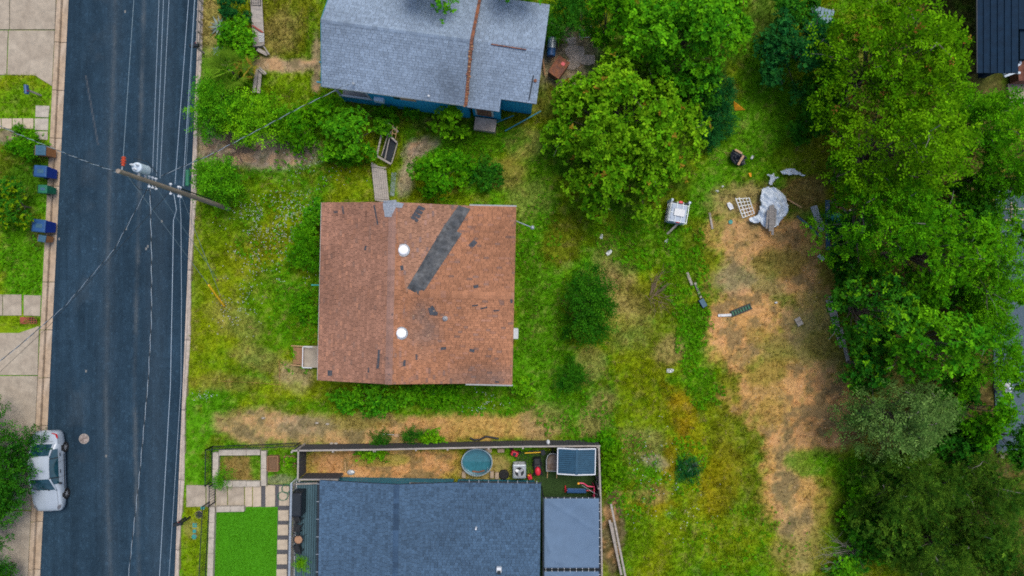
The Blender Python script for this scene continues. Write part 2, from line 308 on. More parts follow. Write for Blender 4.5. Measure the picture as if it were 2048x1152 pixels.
def ground_eval(px, py):
    n1 = fbm(px, py, 1 / 90, 1); n2 = fbm(px, py, 1 / 28, 5); n3 = fbm(px, py, 1 / 9, 9, 3)
    k = lambda c: np.array(K[c])[None, :]
    t = sstep(.35, .65, n1)[:, None]
    col = k('lush') * (1 - t) + k('yel') * t
    t = (sstep(.55, .75, n2) * .5)[:, None]; col = col * (1 - t) + k('olive') * t
    dens = np.ones(px.shape); hg = np.full(px.shape, .9)
    wob = (n2 - .5) * 1.5 + (n3 - .5) * .9
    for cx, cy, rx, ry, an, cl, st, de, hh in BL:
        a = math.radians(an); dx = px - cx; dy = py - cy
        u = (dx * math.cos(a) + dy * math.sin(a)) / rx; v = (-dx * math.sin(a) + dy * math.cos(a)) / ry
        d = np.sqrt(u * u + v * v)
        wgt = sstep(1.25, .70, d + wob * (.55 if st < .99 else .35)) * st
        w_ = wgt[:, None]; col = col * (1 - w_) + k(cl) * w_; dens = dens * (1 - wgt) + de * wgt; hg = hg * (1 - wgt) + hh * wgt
    # small scattered dry and green flecks
    f = sstep(.60, .76, n3)[:, None] * .32; col = col * (1 - f) + k('tan') * f * .8
    f = (sstep(.58, .72, fbm(px, py, 1 / 14, 21, 3)) * .5)[:, None]; g = col * np.array([.62, .82, .6])[None, :]; col = col * (1 - f) + g * f
    bare = sstep(.35, .15, dens); q = fbm(px, py, 1 / 22, 27, 4); f = (sstep(.48, .60, q) * bare * .72)[:, None]; col = col * (1 - f) + np.array([.125, .105, .048])[None, :] * f
    f = (sstep(.47, .36, q) * bare * .5)[:, None]; col = col * (1 - f) + np.array([.46, .26, .12])[None, :] * f
    col *= (0.72 + .56 * n3)[:, None]
    return col, dens, hg
RL = lambda y: 135 - y * 57 / 1152     # road edges on the plan
RR = lambda y: 397 - y * 49 / 1152
KL = lambda y: RL(y) - 22
KR = lambda y: RR(y) + 12 + 2.5 * math.sin(y * .021) + 1.5 * math.sin(y * .09) if not isinstance(y, np.ndarray) else RR(y) + 12
# near part: fine grid; far part: rings out to the horizon, all ONE sheet
xs = np.arange(-37, 37.01, .15); ys = np.arange(-22, 22.01, .15)
far = np.array([45, 70, 120, 250, 600.])
X = np.concatenate([-far[::-1], xs, far]); Y = np.concatenate([-far[::-1], ys, far])
gx, gy = np.meshgrid(X, Y); nx, ny = len(X), len(Y)
fx, fy = gx.ravel(), gy.ravel(); gpx, gpy = fx * S + 1024, 576 - fy * S
gz = (fbm(fx, fy, .35, 3) - .5) * .12 + (fbm(fx, fy, 1.6, 6, 2) - .5) * .04
flat = sstep(60, 0, np.maximum(np.maximum(400 - gpx, gpx - 1215), 880 - gpy)) * (gpy > 800)
gz = gz * (1 - flat) - .02
inr = (gpx > KL(gpy) + 5) & (gpx < KR(gpy) - 3); near = (gpx < 405) & ~inr
gz = np.where(near, np.minimum(gz, -.01), gz); gz = np.where(inr, -.3, gz)
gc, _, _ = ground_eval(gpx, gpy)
iy, ix = np.meshgrid(np.arange(ny - 1), np.arange(nx - 1), indexing='ij'); i0 = (iy * nx + ix).ravel()
GF = np.stack([i0, i0 + 1, i0 + nx + 1, i0 + nx], 1)
gm = bpy.data.materials.new('ground'); gm.use_nodes = True; t = gm.node_tree; N = t.nodes; L = t.links; bs = N['Principled BSDF']
bs.inputs['Roughness'].default_value = .95; bs.inputs['Specular IOR Level'].default_value = .1
at = N.new('ShaderNodeAttribute'); at.attribute_name = 'gcol'; tc = N.new('ShaderNodeTexCoord')
na = N.new('ShaderNodeTexNoise'); na.inputs['Scale'].default_value = 5; na.inputs['Detail'].default_value = 8; na.inputs['Roughness'].default_value = .75; L.new(tc.outputs['Object'], na.inputs['Vector'])
nb = N.new('ShaderNodeTexNoise'); nb.inputs['Scale'].default_value = 24; nb.inputs['Detail'].default_value = 5; L.new(tc.outputs['Object'], nb.inputs['Vector'])
mr = N.new('ShaderNodeMapRange'); mr.inputs[1].default_value = .3; mr.inputs[2].default_value = .7; mr.inputs[3].default_value = .62; mr.inputs[4].default_value = 1.38; L.new(na.outputs[0], mr.inputs[0])
mr2 = N.new('ShaderNodeMapRange'); mr2.inputs[1].default_value = .3; mr2.inputs[2].default_value = .7; mr2.inputs[3].default_value = .75; mr2.inputs[4].default_value = 1.25; L.new(nb.outputs[0], mr2.inputs[0])
mm = N.new('ShaderNodeMath'); mm.operation = 'MULTIPLY'; L.new(mr.outputs[0], mm.inputs[0]); L.new(mr2.outputs[0], mm.inputs[1])
mx = N.new('ShaderNodeMix'); mx.data_type = 'RGBA'; mx.blend_type = 'MULTIPLY'; mx.inputs[0].default_value = 1; L.new(at.outputs['Color'], mx.inputs[6]); L.new(mm.outputs[0], mx.inputs[7]); L.new(mx.outputs[2], bs.inputs['Base Color'])
bp = N.new('ShaderNodeBump'); bp.inputs['Strength'].default_value = .8; bp.inputs['Distance'].default_value = .05; L.new(nb.outputs[0], bp.inputs['Height']); L.new(bp.outputs[0], bs.inputs['Normal'])
me = np_mesh('ground', np.stack([fx, fy, gz], 1), GF, None, gm, True)
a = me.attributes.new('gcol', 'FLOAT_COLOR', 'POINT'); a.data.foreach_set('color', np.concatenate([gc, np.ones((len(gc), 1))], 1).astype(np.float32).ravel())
tag(link('ground', me), kind='structure')
def gheight(px, py):
    x = (px - 1024) / S; y = (576 - py) / S
    q = (fbm(x, y, .35, 3) - .5) * .12 + (fbm(x, y, 1.6, 6, 2) - .5) * .04
    f = sstep(60, 0, np.maximum(np.maximum(400 - px, px - 1215), 880 - py)) * (py > 800)
    return q * (1 - f) - .02
# ---------------------------------------------------------------- road, one sheet with worn lanes
ry = np.arange(-400, 1560, 5.0); ru = np.linspace(0, 1, 84)
rU, rY = np.meshgrid(ru, ry); rpx = RL(rY) + (RR(rY) - RL(rY)) * rU - 0
rpx = rpx + np.where(rU == 0, -4, 0) + np.where(rU == 1, 4, 0)
RV = np.stack([(rpx.ravel() - 1024) / S, (576 - rY.ravel()) / S, -.10 + .05 * np.sin(np.pi * rU.ravel())], 1)
a_, b_ = rU.shape; iy, ix = np.meshgrid(np.arange(a_ - 1), np.arange(b_ - 1), indexing='ij'); i0 = (iy * b_ + ix).ravel()
RF = np.stack([i0 + b_, i0 + b_ + 1, i0 + 1, i0], 1)
cx = rpx[:-1, :-1].ravel() + 1.5; cy = rY[:-1, :-1].ravel() + 2.5
base = np.array([.0175, .0365, .0565])[None] * np.ones((len(cx), 1))
pat = fbm(cx, cy * .35, 1 / 30, 31); base *= (.72 + .55 * pat)[:, None]
stq = fbm(cx, cy * .03, 1 / 5, 41, 3); base *= (.78 + .44 * stq)[:, None]; base *= (.80 + .4 * fbm(cx, cy, 1 / 11, 87, 3))[:, None]; base *= np.where(np.random.default_rng(6).random((len(cx), 1)) < .08, 1.25, 1.0)
def stripe(xc, wd, amt):
    edge = (fbm(cx, cy, 1 / 12, 51) - .5) * 5
    return np.exp(-((cx - xc + edge) / wd) ** 2) * amt
s1x = np.interp(cy, [-400, 0, 200, 384, 768, 1000, 1152, 1600], [242, 230, 224, 218, 211, 214, 220, 235]); s2x = np.interp(cy, [-400, 0, 384, 768, 1000, 1152, 1600], [298, 287, 277, 268, 272, 277, 290])
g1 = .35 + .65 * sstep(.35, .6, fbm(cx * .2, cy, 1 / 60, 61)); g2 = .3 + .7 * sstep(.35, .6, fbm(cx * .2, cy, 1 / 70, 71))
wst = (stripe(s1x, 4.0, .55) * g1 + stripe(s2x, 4.2, .85) * g2) * (.45 + .9 * fbm(cx, cy, 1 / 7, 83, 3)) + stripe(s1x, 16, .16) + stripe(s2x + 40, 22, .15) + stripe(RL(cy) + 60, 20, .22) * sstep(.5, .7, fbm(cx, cy, 1 / 60, 81))
wst = np.clip(wst, 0, 1)[:, None] * .80; base = base * (1 - wst) + np.array([.070, .085, .095])[None] * wst
cr = (np.exp(-((cx - (170 + (cy - 150) * .18)) / 1.6) ** 2) * ((cy > 150) & (cy < 290)))[:, None] * .35; base = base * (1 - cr) + np.array([.12, .12, .12])[None] * cr
pit = (np.random.default_rng(5).random(len(cx)) < .00025)[:, None]; base = np.where(pit, np.array([.16, .16, .15])[None], base)
mat('asphalt', (1, 1, 1), .95, .35, 30, spec=.05, attr=True, bump=.7, bscale=90, detail=8)
tag(link('road', np_mesh('road', RV, RF, base, M['asphalt'])), kind='structure')
mat('kerb_pale', (.33, .275, .225), .9, .3, 3, bump=.3, bscale=60, detail=9, hue=(.38, .32, .27))
# ---------------------------------------------------------------- kerbs in cast sections
rnd = random.Random(3)
def kerb(name, inner, outer, gut, side):
    root = thing(name, None, None, (0, 0, 0), kind='structure')
    y = -300.0
    while y < 1460:
        L_ = 96 if side < 0 else 140; g = .6
        ya, yb = y + g, y + L_ - g; mb = MB(P(inner(y), y))
        pr = [(0, -.3), (0, -.085), (gut, -.105), (gut + .01, -.18), (gut + .07, -.18), (gut + .09, .0 + rnd.uniform(-.008, .01)), (.94, .03), (1.0, .0), (1.0, -.3)]
        vs_ = []
        for yy in (ya, yb):
            i_, o_ = inner(yy), outer(yy)
            for u, z in pr:
                q = i_ + (o_ - i_) * u; vs_.append(((q - 1024) / S, (576 - yy) / S, z))
        n = len(pr); fs_ = [(k, (k + 1) % n, n + (k + 1) % n, n + k) for k in range(n)] + [tuple(range(n)), tuple(range(2 * n - 1, n - 1, -1))]
        mb.add(vs_, fs_); o = mb.build('kerb_section', M['kerb_concrete' if side < 0 else 'kerb_pale'], root); o.location = mb.off
        y += L_
kerb('kerb_west', RL, KL, .52, -1)
kerb('kerb_east', RR, KR, .35, 1)
# ---------------------------------------------------------------- concrete slabs west of the road
def slab(root, poly, z=.03, m='concrete', th=.12, name='slab', bevel=.008, gz=0.0):
    pts = [P(*q)[:2] for q in poly]; c = (sum(p[0] for p in pts) / len(pts), sum(p[1] for p in pts) / len(pts), gz)
    mb = MB(c); mb.prism(pts, gz + z - th, gz + z + rnd.uniform(-.003, .003)); o = mb.build(name, M[m], root, bevel=bevel, seg=1); o.location = c; return o
d1 = thing('driveway_north', None, None, kind='structure')
slab(d1, [(-160, -120), (19, -120), (19, 59), (-160, 59)]); slab(d1, [(20.5, -120), (116, -120), (KL(59) - .5, 59), (20.5, 59)])
slab(d1, [(-160, 61), (16, 61), (13, 150), (-160, 150)]); slab(d1, [(18, 61), (KL(61) - .5, 61), (KL(172) - .5, 172), (70, 151), (15, 150)])
d2 = thing('driveway_south', None, None, kind='structure')
slab(d2, [(-160, 666), (38, 666), (78, 652), (KL(750) - .5, 750), (-160, 750)]); slab(d2, [(-160, 752), (KL(752) - .5, 752), (KL(880) - .5, 880), (-160, 880)])
slab(d2, [(-160, 882), (KL(882) - .5, 882), (KL(1020) - .5, 1020), (-160, 1020)]); slab(d2, [(-160, 1022), (KL(1022) - .5, 1022), (KL(1180) - .5, 1180), (-160, 1180)])
d3 = thing('pavement_walk', None, None, kind='structure')
slab(d3, [(-60, 589), (5, 589), (5, 631), (-60, 631)]); slab(d3, [(6.5, 589), (43, 589), (43, 631), (6.5, 631)]); slab(d3, [(48, 590), (82, 591), (80, 632), (48, 631)])
d4 = thing('stepping_path', None, None, kind='structure')
for q in ([(72, 211), (99, 212), (97, 235), (71, 234)], [(70, 237), (97, 237), (96, 261), (70, 260)], [(70, 263), (96, 263), (95, 280), (80, 279), (70, 274)]): slab(d4, q, m='limestone', name='paving_stone')
for a, b in ((-18, 2), (4, 24), (26, 45), (47, 67)): slab(d4, [(a, 237), (b, 237), (b, 258), (a, 257)], m='paver', name='paving_stone')
# ================================================================ HOUSES
def clip_convex(sub, poly):
    out_ = sub
    n = len(poly)
    for i in range(n):
        ax, ay = poly[i]; bx, by = poly[(i + 1) % n]; inp = out_; out_ = []
        if not inp: return []
        f = lambda p: (bx - ax) * (p[1] - ay) - (by - ay) * (p[0] - ax)
        for j in range(len(inp)):
            p, q = inp[j - 1], inp[j]; fp, fq = f(p), f(q)
            if (fp >= 0) != (fq >= 0):
                t = fp / (fp - fq); out_.append((p[0] + (q[0] - p[0]) * t, p[1] + (q[1] - p[1]) * t))
            if fq >= 0: out_.append(q)
    return out_
def shingle_plane(mb, poly, eave, e, w_, colf, rng, th=.020, org=None):
    """lay overlapping shingle tabs over a planar convex roof polygon (3D points)"""
    poly = [Vector(p) for p in poly]; o = Vector(org) if org else poly[0]; u = Vector(eave).normalized()
    n = Vector((0, 0, 0))
    for i in range(len(poly)): n += (poly[i] - poly[0]).cross(poly[(i + 1) % len(poly)] - poly[0])
    n.normalize(); n = n if n.z > 0 else -n
    v = n.cross(u)
    if v.z < 0: u = -u; v = n.cross(u)
    P2 = [((p - o).dot(u), (p - o).dot(v)) for p in poly]
    ar = sum(P2[i][0] * P2[(i + 1) % len(P2)][1] - P2[(i + 1) % len(P2)][0] * P2[i][1] for i in range(len(P2)))
    if ar < 0: P2 = P2[::-1]
    a0, a1 = min(p[0] for p in P2), max(p[0] for p in P2); b0, b1 = min(p[1] for p in P2), max(p[1] for p in P2)
    r = int(math.floor(b0 / e))
    while r * e < b1:
        b = r * e + rng.uniform(-.004, .004); x = a0 - w_ - ((r * .47) % 1) * w_
        while x < a1:
            ww = w_ * rng.uniform(.82, 1.18); g = rng.uniform(.010, .022)
            q = clip_convex([(x, b), (x + ww - g, b), (x + ww - g, b + e * 1.12), (x, b + e * 1.12)], P2)
            if len(q) > 2:
                t = th * rng.uniform(.7, 1.4); hh = lambda bb: t * (1 - (bb - b) / (e * 1.12)) + .004
                pts = [o + u * p[0] + v * p[1] + n * hh(p[1]) for p in q]; c_ = o + u * (x + ww / 2) + v * (b + e / 2)
                col = colf(c_, rng, r); mb.add(pts, [tuple(range(len(pts)))], col)
                lo = [p[0] for p in q if p[1] < b + 1e-4]
                if len(lo) > 1:
                    a, c2 = min(lo), max(lo); mb.add([o + u * a + v * b, o + u * c2 + v * b, o + u * c2 + v * b + n * hh(b), o + u * a + v * b + n * hh(b)], [(0, 1, 2, 3)], tuple(k * .55 for k in col))
            x += ww
        r += 1
def roof_deck(mb, poly, th=.14):
    n = len(poly); lo = [(p[0], p[1], p[2] - th) for p in poly]
    mb.add(list(poly) + lo, [tuple(range(n)), tuple(range(2 * n - 1, n - 1, -1))] + [(i, n + i, n + (i + 1) % n, (i + 1) % n) for i in range(n)])
def ridge_caps(root, a, b, w_, drop, colf, rng, step=.3, matn='shingle'):
    a, b = Vector(a), Vector(b); d = (b - a); L_ = d.length; d.normalize(); s_ = d.cross(Vector((0, 0, 1))).normalized(); mb = MB(); x = 0
    while x < L_ - .05:
        p0 = a + d * x; p1 = a + d * min(L_, x + step * 1.1); t0, t1 = .034, .022
        dn = Vector((0, 0, -drop)); vs_ = []
        for p, t in ((p0, t0), (p1, t1)): vs_ += [p + s_ * w_ + dn + Vector((0, 0, t)), p + Vector((0, 0, t + .004)), p - s_ * w_ + dn + Vector((0, 0, t))]
        mb.add(vs_, [(0, 1, 4, 3), (1, 2, 5, 4)], colf(p0, rng, 0)); x += step
    return tag(mb.build('ridge_cap', M[matn], root), kind='stuff')
def sc3(c, f): return tuple(x * f for x in c)
class G3:
    """house frame helper: gable main block with ridge along local y + rear wing with ridge along x"""
def l_house(root, xl, xr_main, xw, y0, y1, ze, zr, zw, colf, e, w_, seed, wall_m, inset=.35, capw=.17, asym=None, trim='trim_white', capcol=None):
    rng = random.Random(seed); xr = asym if asym is not None else (xl + xr_main) / 2; yc = (y0 + y1) / 2
    s1 = (zr - ze) / (xr - xl); s2 = (zr - ze) / (xr_main - xr); xv = xr + (zr - zw) / s2
    A, B = (xl, y0, ze), (xl, y1, ze); Rg0, Rg1 = (xr, y0, zr), (xr, y1, zr); V0, V1 = (xr_main, y0, ze), (xr_main, y1, ze); Wc = (xv, yc, zw); We = (xw, yc, zw); E0, E1 = (xw, y0, ze), (xw, y1, ze)
    planes = [([A, B, Rg1, Rg0], (0, 1, 0)), ([Rg0, Rg1, (xv, yc, zw)], (0, 1, 0)), ([V0, Rg0, Wc], (0, 1, 0)), ([Rg1, V1, Wc], (0, 1, 0)), ([V0, E0, We, Wc], (1, 0, 0)), ([V1, E1, We, Wc], (1, 0, 0))]
    mb = MB()
    for pl, _ in planes:
        pl = pl if (Vector(pl[1]) - Vector(pl[0])).cross(Vector(pl[2]) - Vector(pl[0])).z > 0 else pl[::-1]; roof_deck(mb, pl)
    rf = mb.build('roof', M['attr_roof_' + str(seed)], root)
    ms = MB()
    for i, (pl, ev) in enumerate(planes): shingle_plane(ms, pl, ev, e, w_, lambda c, r, k, i=i: colf(c, r, k, i), rng, org=Rg0 if i < 4 else We)
    tag(ms.build('shingle', M['shingle'], rf), kind='stuff')
    cc = capcol or (lambda c, r, k: colf(c, r, k, 0))
    ridge_caps(rf, (xr, y0 - .01, zr), (xr, y1 + .01, zr), capw, capw * s1, cc, rng); ridge_caps(rf, (xv + .1, yc, zw), (xw + .01, yc, zw), capw, capw * (zw - ze) / (yc - y0), lambda c, r, k: colf(c, r, k, 4), rng)
    # walls with gables
    i_ = inset; zt = ze - .02; mw = MB()
    gz = lambda x: (ze + (x - xl) * s1 if x < xr else ze + (xr_main - x) * s2) - .16
    xs_ = [xl + i_, xr, xr_main - i_]
    for yy, sg in ((y0 + i_, 1), (y1 - i_, -1)):
        poly = [(xs_[0], 0), (xs_[2], 0), (xs_[2], gz(xs_[2])), (xr, gz(xr)), (xs_[0], gz(xs_[0]))]
        a = [(p[0], yy, p[1]) for p in poly]; b = [(p[0], yy + sg * .12, p[1]) for p in poly]; n = 5
        mw.add(a + b, [tuple(range(n)), tuple(range(2 * n - 1, n - 1, -1))] + [(k, n + k, n + (k + 1) % n, (k + 1) % n) for k in range(n)])
    mw.box(xl + i_ + .06, yc, gz(xl + i_) / 2, .12, y1 - y0 - 2 * i_ - .25, gz(xl + i_))
    for yy, sg in ((y0 + i_ + .003, 1), (y1 - i_ - .003, -1)): mw.box((xr_main + xw) / 2 - i_ / 2, yy + sg * .06, (ze - .06) / 2, xw - xr_main - .02, .12, ze - .06)
    sw = (zw - ze) / (yc - y0); gy_ = lambda y: ze + (min(y - y0, y1 - y)) * sw - .16
    poly = [(y0 + i_ + .13, 0), (y1 - i_ - .13, 0), (y1 - i_ - .13, gy_(y1 - i_)), (yc, gy_(yc)), (y0 + i_ + .13, gy_(y0 + i_))]
    a = [(xw - i_, p[0], p[1]) for p in poly]; b = [(xw - i_ - .12, p[0], p[1]) for p in poly]; n = 5
    mw.add(a + b, [tuple(range(n)), tuple(range(2 * n - 1, n - 1, -1))] + [(k, n + k, n + (k + 1) % n, (k + 1) % n) for k in range(n)])
    mw.build('wall', M[wall_m], root)
    # gutters along the wing eaves and fascia along the left eave
    for yy, sg in ((y0, -1), (y1, 1)):
        g = MB(); g.box((xr_main + xw) / 2 + .02, yy + sg * .037, ze - .055, xw - xr_main + .04, .07, .09); g.box((xr_main + xw) / 2 + .02, yy + sg * .078, ze - .02, xw - xr_main + .04, .012, .05); g.build('gutter', M[trim], root)
    return rf, dict(xr=xr, xv=xv, yc=yc, s1=s1, s2=s2, sw=sw, ze=ze, zr=zr, zw=zw, xl=xl, y0=y0, y1=y1, xw=xw, xr_main=xr_main)
# ---------------------------------------------------------------- brown-roofed house
mat('attr_roof_1', (.055, .032, .024), .9, .25, 5); mat('attr_roof_2', (.020, .030, .042), .9, .25, 5)
bh = thing('brown_roofed_house', 'single-storey house with patched brown shingle roof in the middle of the lot', 'house', (-5.38, -.31, 0), R(-1.3))
def brown_col(c, r, k, i):
    n = float(vnoise(np.array([c.x]), np.array([c.y]), .55, 3)[0]); n2 = float(vnoise(np.array([c.x]), np.array([c.y]), 1.6, 8)[0])
    b = (.222, .112, .074) if i in (0,) else (.272, .124, .066)  # left slope duller, the others brighter: slope shading put into the shingle colour
    f = r.uniform(.82, 1.16) * (.80 + .40 * n); g = r.random()
    if g < .04: b = (.19, .105, .075)
    elif g < .12: b = (.262, .128, .080)
    if i == 3 and c.x > -1.0 + 0: b = tuple(x * y for x, y in zip(b, (.92, 1.06, 1.25)))
    # grey weathered stain below the vents
    d = math.hypot((c.x - .55) / 1.2, (c.y + 1.9) / 2.0); st = max(0, 1 - d) * .55 * (.5 + n2); b = tuple(x * (1 - st) + .10 * st for x in b)
    d = math.hypot((c.x - 4.2) / 3.2, (c.y + 4.7) / 1.0); st = max(0, 1 - d) * .45 * (.5 + n2); b = tuple(x * (1 - st) + .10 * st for x in b)
    if n2 > .80 and r.random() < .15: b = tuple(x * .75 for x in b)
    return tuple(x * f for x in b)
brf, G = l_house(bh, -5.46, 2.88, 5.49, -5.01, 5.01, 2.9, 3.85, 3.66, brown_col, .135, .27, 1, 'pale_siding', trim='gutter_grey', capw=.20, capcol=lambda c, r, k: sc3((.22, .125, .095), r.uniform(.85, 1.12)))
def on_brown(px, py, dz=0.0):
    """point on the brown roof for a plan position (fixed-point on height), in house coordinates"""
    z = 3.6
    for _ in range(6):
        x, y, _z = P(px, py, z); q = Matrix.Rotation(R(1.3), 4, 'Z') @ Vector((x + 5.38, y + .31, 0)); z = roofz(q.x, q.y)
    return Vector((q.x, q.y, z + dz))
def roofz(x, y):
    m = G['ze'] + (x - G['xl']) * G['s1'] if x < G['xr'] else max(G['ze'] + (G['xr_main'] - x) * G['s2'], 0)
    wg = G['zw'] - abs(y - G['yc']) * G['sw'] if x > G['xr'] else 0
    return max(m, wg)
def roof_patch(name, pts, matn, col=None, th=.02, lift=.02, label=None):
    """a thin sheet following the roof: fine strip mesh between plan points (convex quad)"""
    mb = MB(); n = 8; q = [[None] * (n + 1) for _ in range(n + 1)]
    for i in range(n + 1):
        for j in range(n + 1):
            u, v = i / n, j / n; a = [pts[0][k] * (1 - u) + pts[1][k] * u for k in (0, 1)]; b = [pts[3][k] * (1 - u) + pts[2][k] * u for k in (0, 1)]
            q[i][j] = on_brown(a[0] * (1 - v) + b[0] * v, a[1] * (1 - v) + b[1] * v, lift + (.008 * math.sin(i * 2.1 + j * 1.7)))
    V = [q[i][j] for i in range(n + 1) for j in range(n + 1)]; V2 = [p - Vector((0, 0, th)) for p in V]; N_ = (n + 1) ** 2; F = []
    for i in range(n):
        for j in range(n): a = i * (n + 1) + j; F.append((a, a + n + 1, a + n + 2, a + 1))
    rim = [i * (n + 1) for i in range(n + 1)] + [n * (n + 1) + j for j in range(1, n + 1)] + [i * (n + 1) + n for i in range(n - 1, -1, -1)] + [j for j in range(n - 1, 0, -1)]
    F += [(rim[k], rim[(k + 1) % len(rim)], N_ + rim[(k + 1) % len(rim)], N_ + rim[k]) for k in range(len(rim))]
    mb.add(V + V2, F, col); o = mb.build(name, M[matn], brf)
    if label: o['label'] = label
    return o
mat('felt_grey', (.045, .05, .055), .95, .5, 4, bump=.5, bscale=60, hue=(.085, .088, .09)); mat('patch_dark', (.05, .055, .065), .95, .3, 8); mat('patch_slate', (.20, .225, .26), .9, .25, 8)
roof_patch('felt_patch', [(814, 576), (842, 592), (924, 467), (888, 452)], 'felt_grey', lift=.035, label='long torn grey roofing felt strip laid along the valley')
roof_patch('felt_patch', [(886, 455), (914, 463), (941, 418), (917, 411)], 'felt_grey', lift=.050)
for q in ([(766, 406), (793, 403), (791, 418), (767, 420)], [(768, 420), (790, 418), (783, 434), (770, 434)], [(777, 402), (793, 400), (792, 412), (779, 413)], [(793, 404), (808, 407), (804, 416), (792, 415)]): roof_patch('repair_shingle', q, 'patch_slate', lift=.04)
roof_patch('repair_shingle', [(767, 402), (793, 400), (790, 404), (767, 405)], 'patch_slate', lift=.055)
for k in range(4):
    o = k * 5.2; roof_patch('repair_shingle', [(821 + o * .8, 436 - o * 1.55 * .8), (834 + o * .85, 445 - o * 1.5), (838 + o * .85, 440 - o * 1.5), (825 + o * .8, 430 - o * 1.55 * .8)], 'patch_dark', lift=.03 + .01 * k)
rr = random.Random(8)
for x, y, w_, h_ in ((686, 420, 3, 16), (731, 496, 4, 9), (752, 430, 3, 40), (757, 718, 5, 38), (777, 725, 4, 22), (779, 754, 4, 16), (785, 628, 4, 10), (804, 536, 6, 10), (809, 726, 5, 12), (833, 714, 4, 11), (660, 746, 9, 11), (737, 740, 3, 10), (887, 697, 11, 5), (944, 701, 10, 6), (952, 573, 10, 6), (950, 611, 12, 3), (968, 616, 14, 3), (993, 621, 12, 3), (946, 488, 16, 10), (1023, 602, 5, 8), (994, 764, 8, 3), (671, 424, 8, 4)):
    an = rr.uniform(-.25, .25) if (x, y) != (946, 488) else -.8; c_, s_ = math.cos(an), math.sin(an)
    roof_patch('slipped_shingle', [(x + c_ * u * w_ / 2 - s_ * v * h_ / 2, y + s_ * u * w_ / 2 + c_ * v * h_ / 2) for u, v in ((-1, -1), (1, -1), (1, 1), (-1, 1))], 'patch_dark', lift=.028)
for q in ([(856, 616), (868, 614), (875, 630), (860, 630)], [(862, 612), (866, 611), (868, 618), (862, 618)], [(868, 622), (876, 624), (875, 631), (866, 631)]): roof_patch('torn_patch', q, 'patch_dark', lift=.04)
for x, y in ((807, 500.5), (803, 666.5)):
    c = on_brown(x, y); mb = MB(); mb.lathe([(.35, -.05), (.36, .03), (.34, .06), (.30, .06), (.29, -.02)], c, 28); fl = mb.build('skylight_flashing', M['galvanised'], bh, smooth=False)
    mb = MB(); mb.lathe([(.285, .03), (.28, .10), (.24, .17), (.16, .22), (.07, .245), (0.0001, .25)], c, 28); mb.build('dome', M['acrylic'], fl, smooth=True)
c = on_brown(890, 637); mb = MB(); mb.lathe([(.16, -.02), (.15, .03), (.055, .09), (.05, .36), (.035, .36), (.035, .2)], c, 16); mb.build('vent_pipe', M['grey_metal'], bh, smooth=True)
for x, y in ((843, 625), (827, 631), (868, 622), (843, 696), (857, 671)):
    c = on_brown(x, y, .03); mb = MB(); mb.box(*c, .06, .05, .03); mb.build('debris_chip', M['cardboard'], bh)
# fascia, lamp arm, wall air-conditioner, bracket
mb = MB(); mb.box(-5.46 - .012, 0, 2.82, .024, 10.0, .16); mb.build('fascia', M['trim_white'], bh)
mb = MB(); mb.box(5.49 + .012, 0, 2.80, .024, 9.9, .12); mb.build('fascia', M['brown_wood'], bh)
def hp(px, py, z): 
    x, y, _ = P(px, py, z); q = Matrix.Rotation(R(1.3), 4, 'Z') @ Vector((x + 5.38, y + .31, 0)); return Vector((q.x, q.y, z))
mb = MB(); a, b = hp(1022, 438, 2.6), hp(1064, 455, 2.9); mb.tube([a, b], .03, 8); la = mb.build('lamp_arm', M['galvanised'], bh)
mb = MB(); mb.lathe([(.02, .10), (.10, .06), (.12, 0), (.10, -.05), (.02, -.07)], hp(1065, 455, 2.95), 16); mb.build('lamp_head', M['galvanised'], la, smooth=True)
mb = MB(); p = hp(1031, 667, 1.4); mb.box(p.x - .15, p.y, 1.3, .6, .62, .5); ac = mb.build('air_conditioner', M['trim_white'], bh, bevel=.02)
for k in range(5):
    mb = MB(); mb.box(p.x + .16, p.y, 1.12 + k * .09, .012, .5, .03); mb.build('louvre', M['grey_metal'], ac)
mb = MB(); p = hp(628, 570, 1.9); mb.box(p.x + .3, p.y, 1.9, .9, .07, .05); mb.box(p.x + .25, p.y, 2.02, .5, .04, .04); mb.build('wall_bracket', M['teal_plastic'], bh)
for wy in (3.0, .8, -1.2):
    mb = MB(); mb.box(-5.13, wy, 1.6, .06, 1.1, 1.2); f = mb.build('window', M['trim_white'], bh); mb = MB(); mb.box(-5.165, wy, 1.6, .02, .95, 1.05); mb.build('pane', M['glass'], f)
mb = MB(); mb.box(-5.13, -3.9, 1.45, .06, .95, 2.05); mb.build('door', M['brown_wood'], bh)
# front porch steps (own thing)
pc = P(610, 710, .5); ps = thing('porch_steps', 'small wooden porch and steps at the left side of the brown house', 'steps', (pc[0], pc[1], 0), R(-1.3))
mb = MB(); mb.box(.48, -.1, .44, 1.1, 1.3, .06); mb.box(.48, -.1, .2, 1.0, 1.2, .4); mb.build('landing', M['concrete'], ps, bevel=.01)
for yy in (-.72, .52):
    mb = MB(); mb.box(.25, yy, .80, .55, .05, .05); mb.box(0, yy, .6, .05, .05, .42); mb.build('railing', M['white_paint'], ps)
mb = MB(); mb.box(-.04, -.1, .80, .05, 1.22, .05); mb.build('railing', M['white_paint'], ps)
for k in range(3):
    mb = MB(); mb.box(-.20 - k * .25, -.08, .36 - k * .12, .24, 1.0, .05); mb.build('tread', M['brown_wood'], ps)
for yy in (-.66, .50):
    mb = MB(); mb.beam((-.02, yy, .42), (-.95, yy, .02), .06, .16); mb.build('stringer', M['new_wood'], ps)
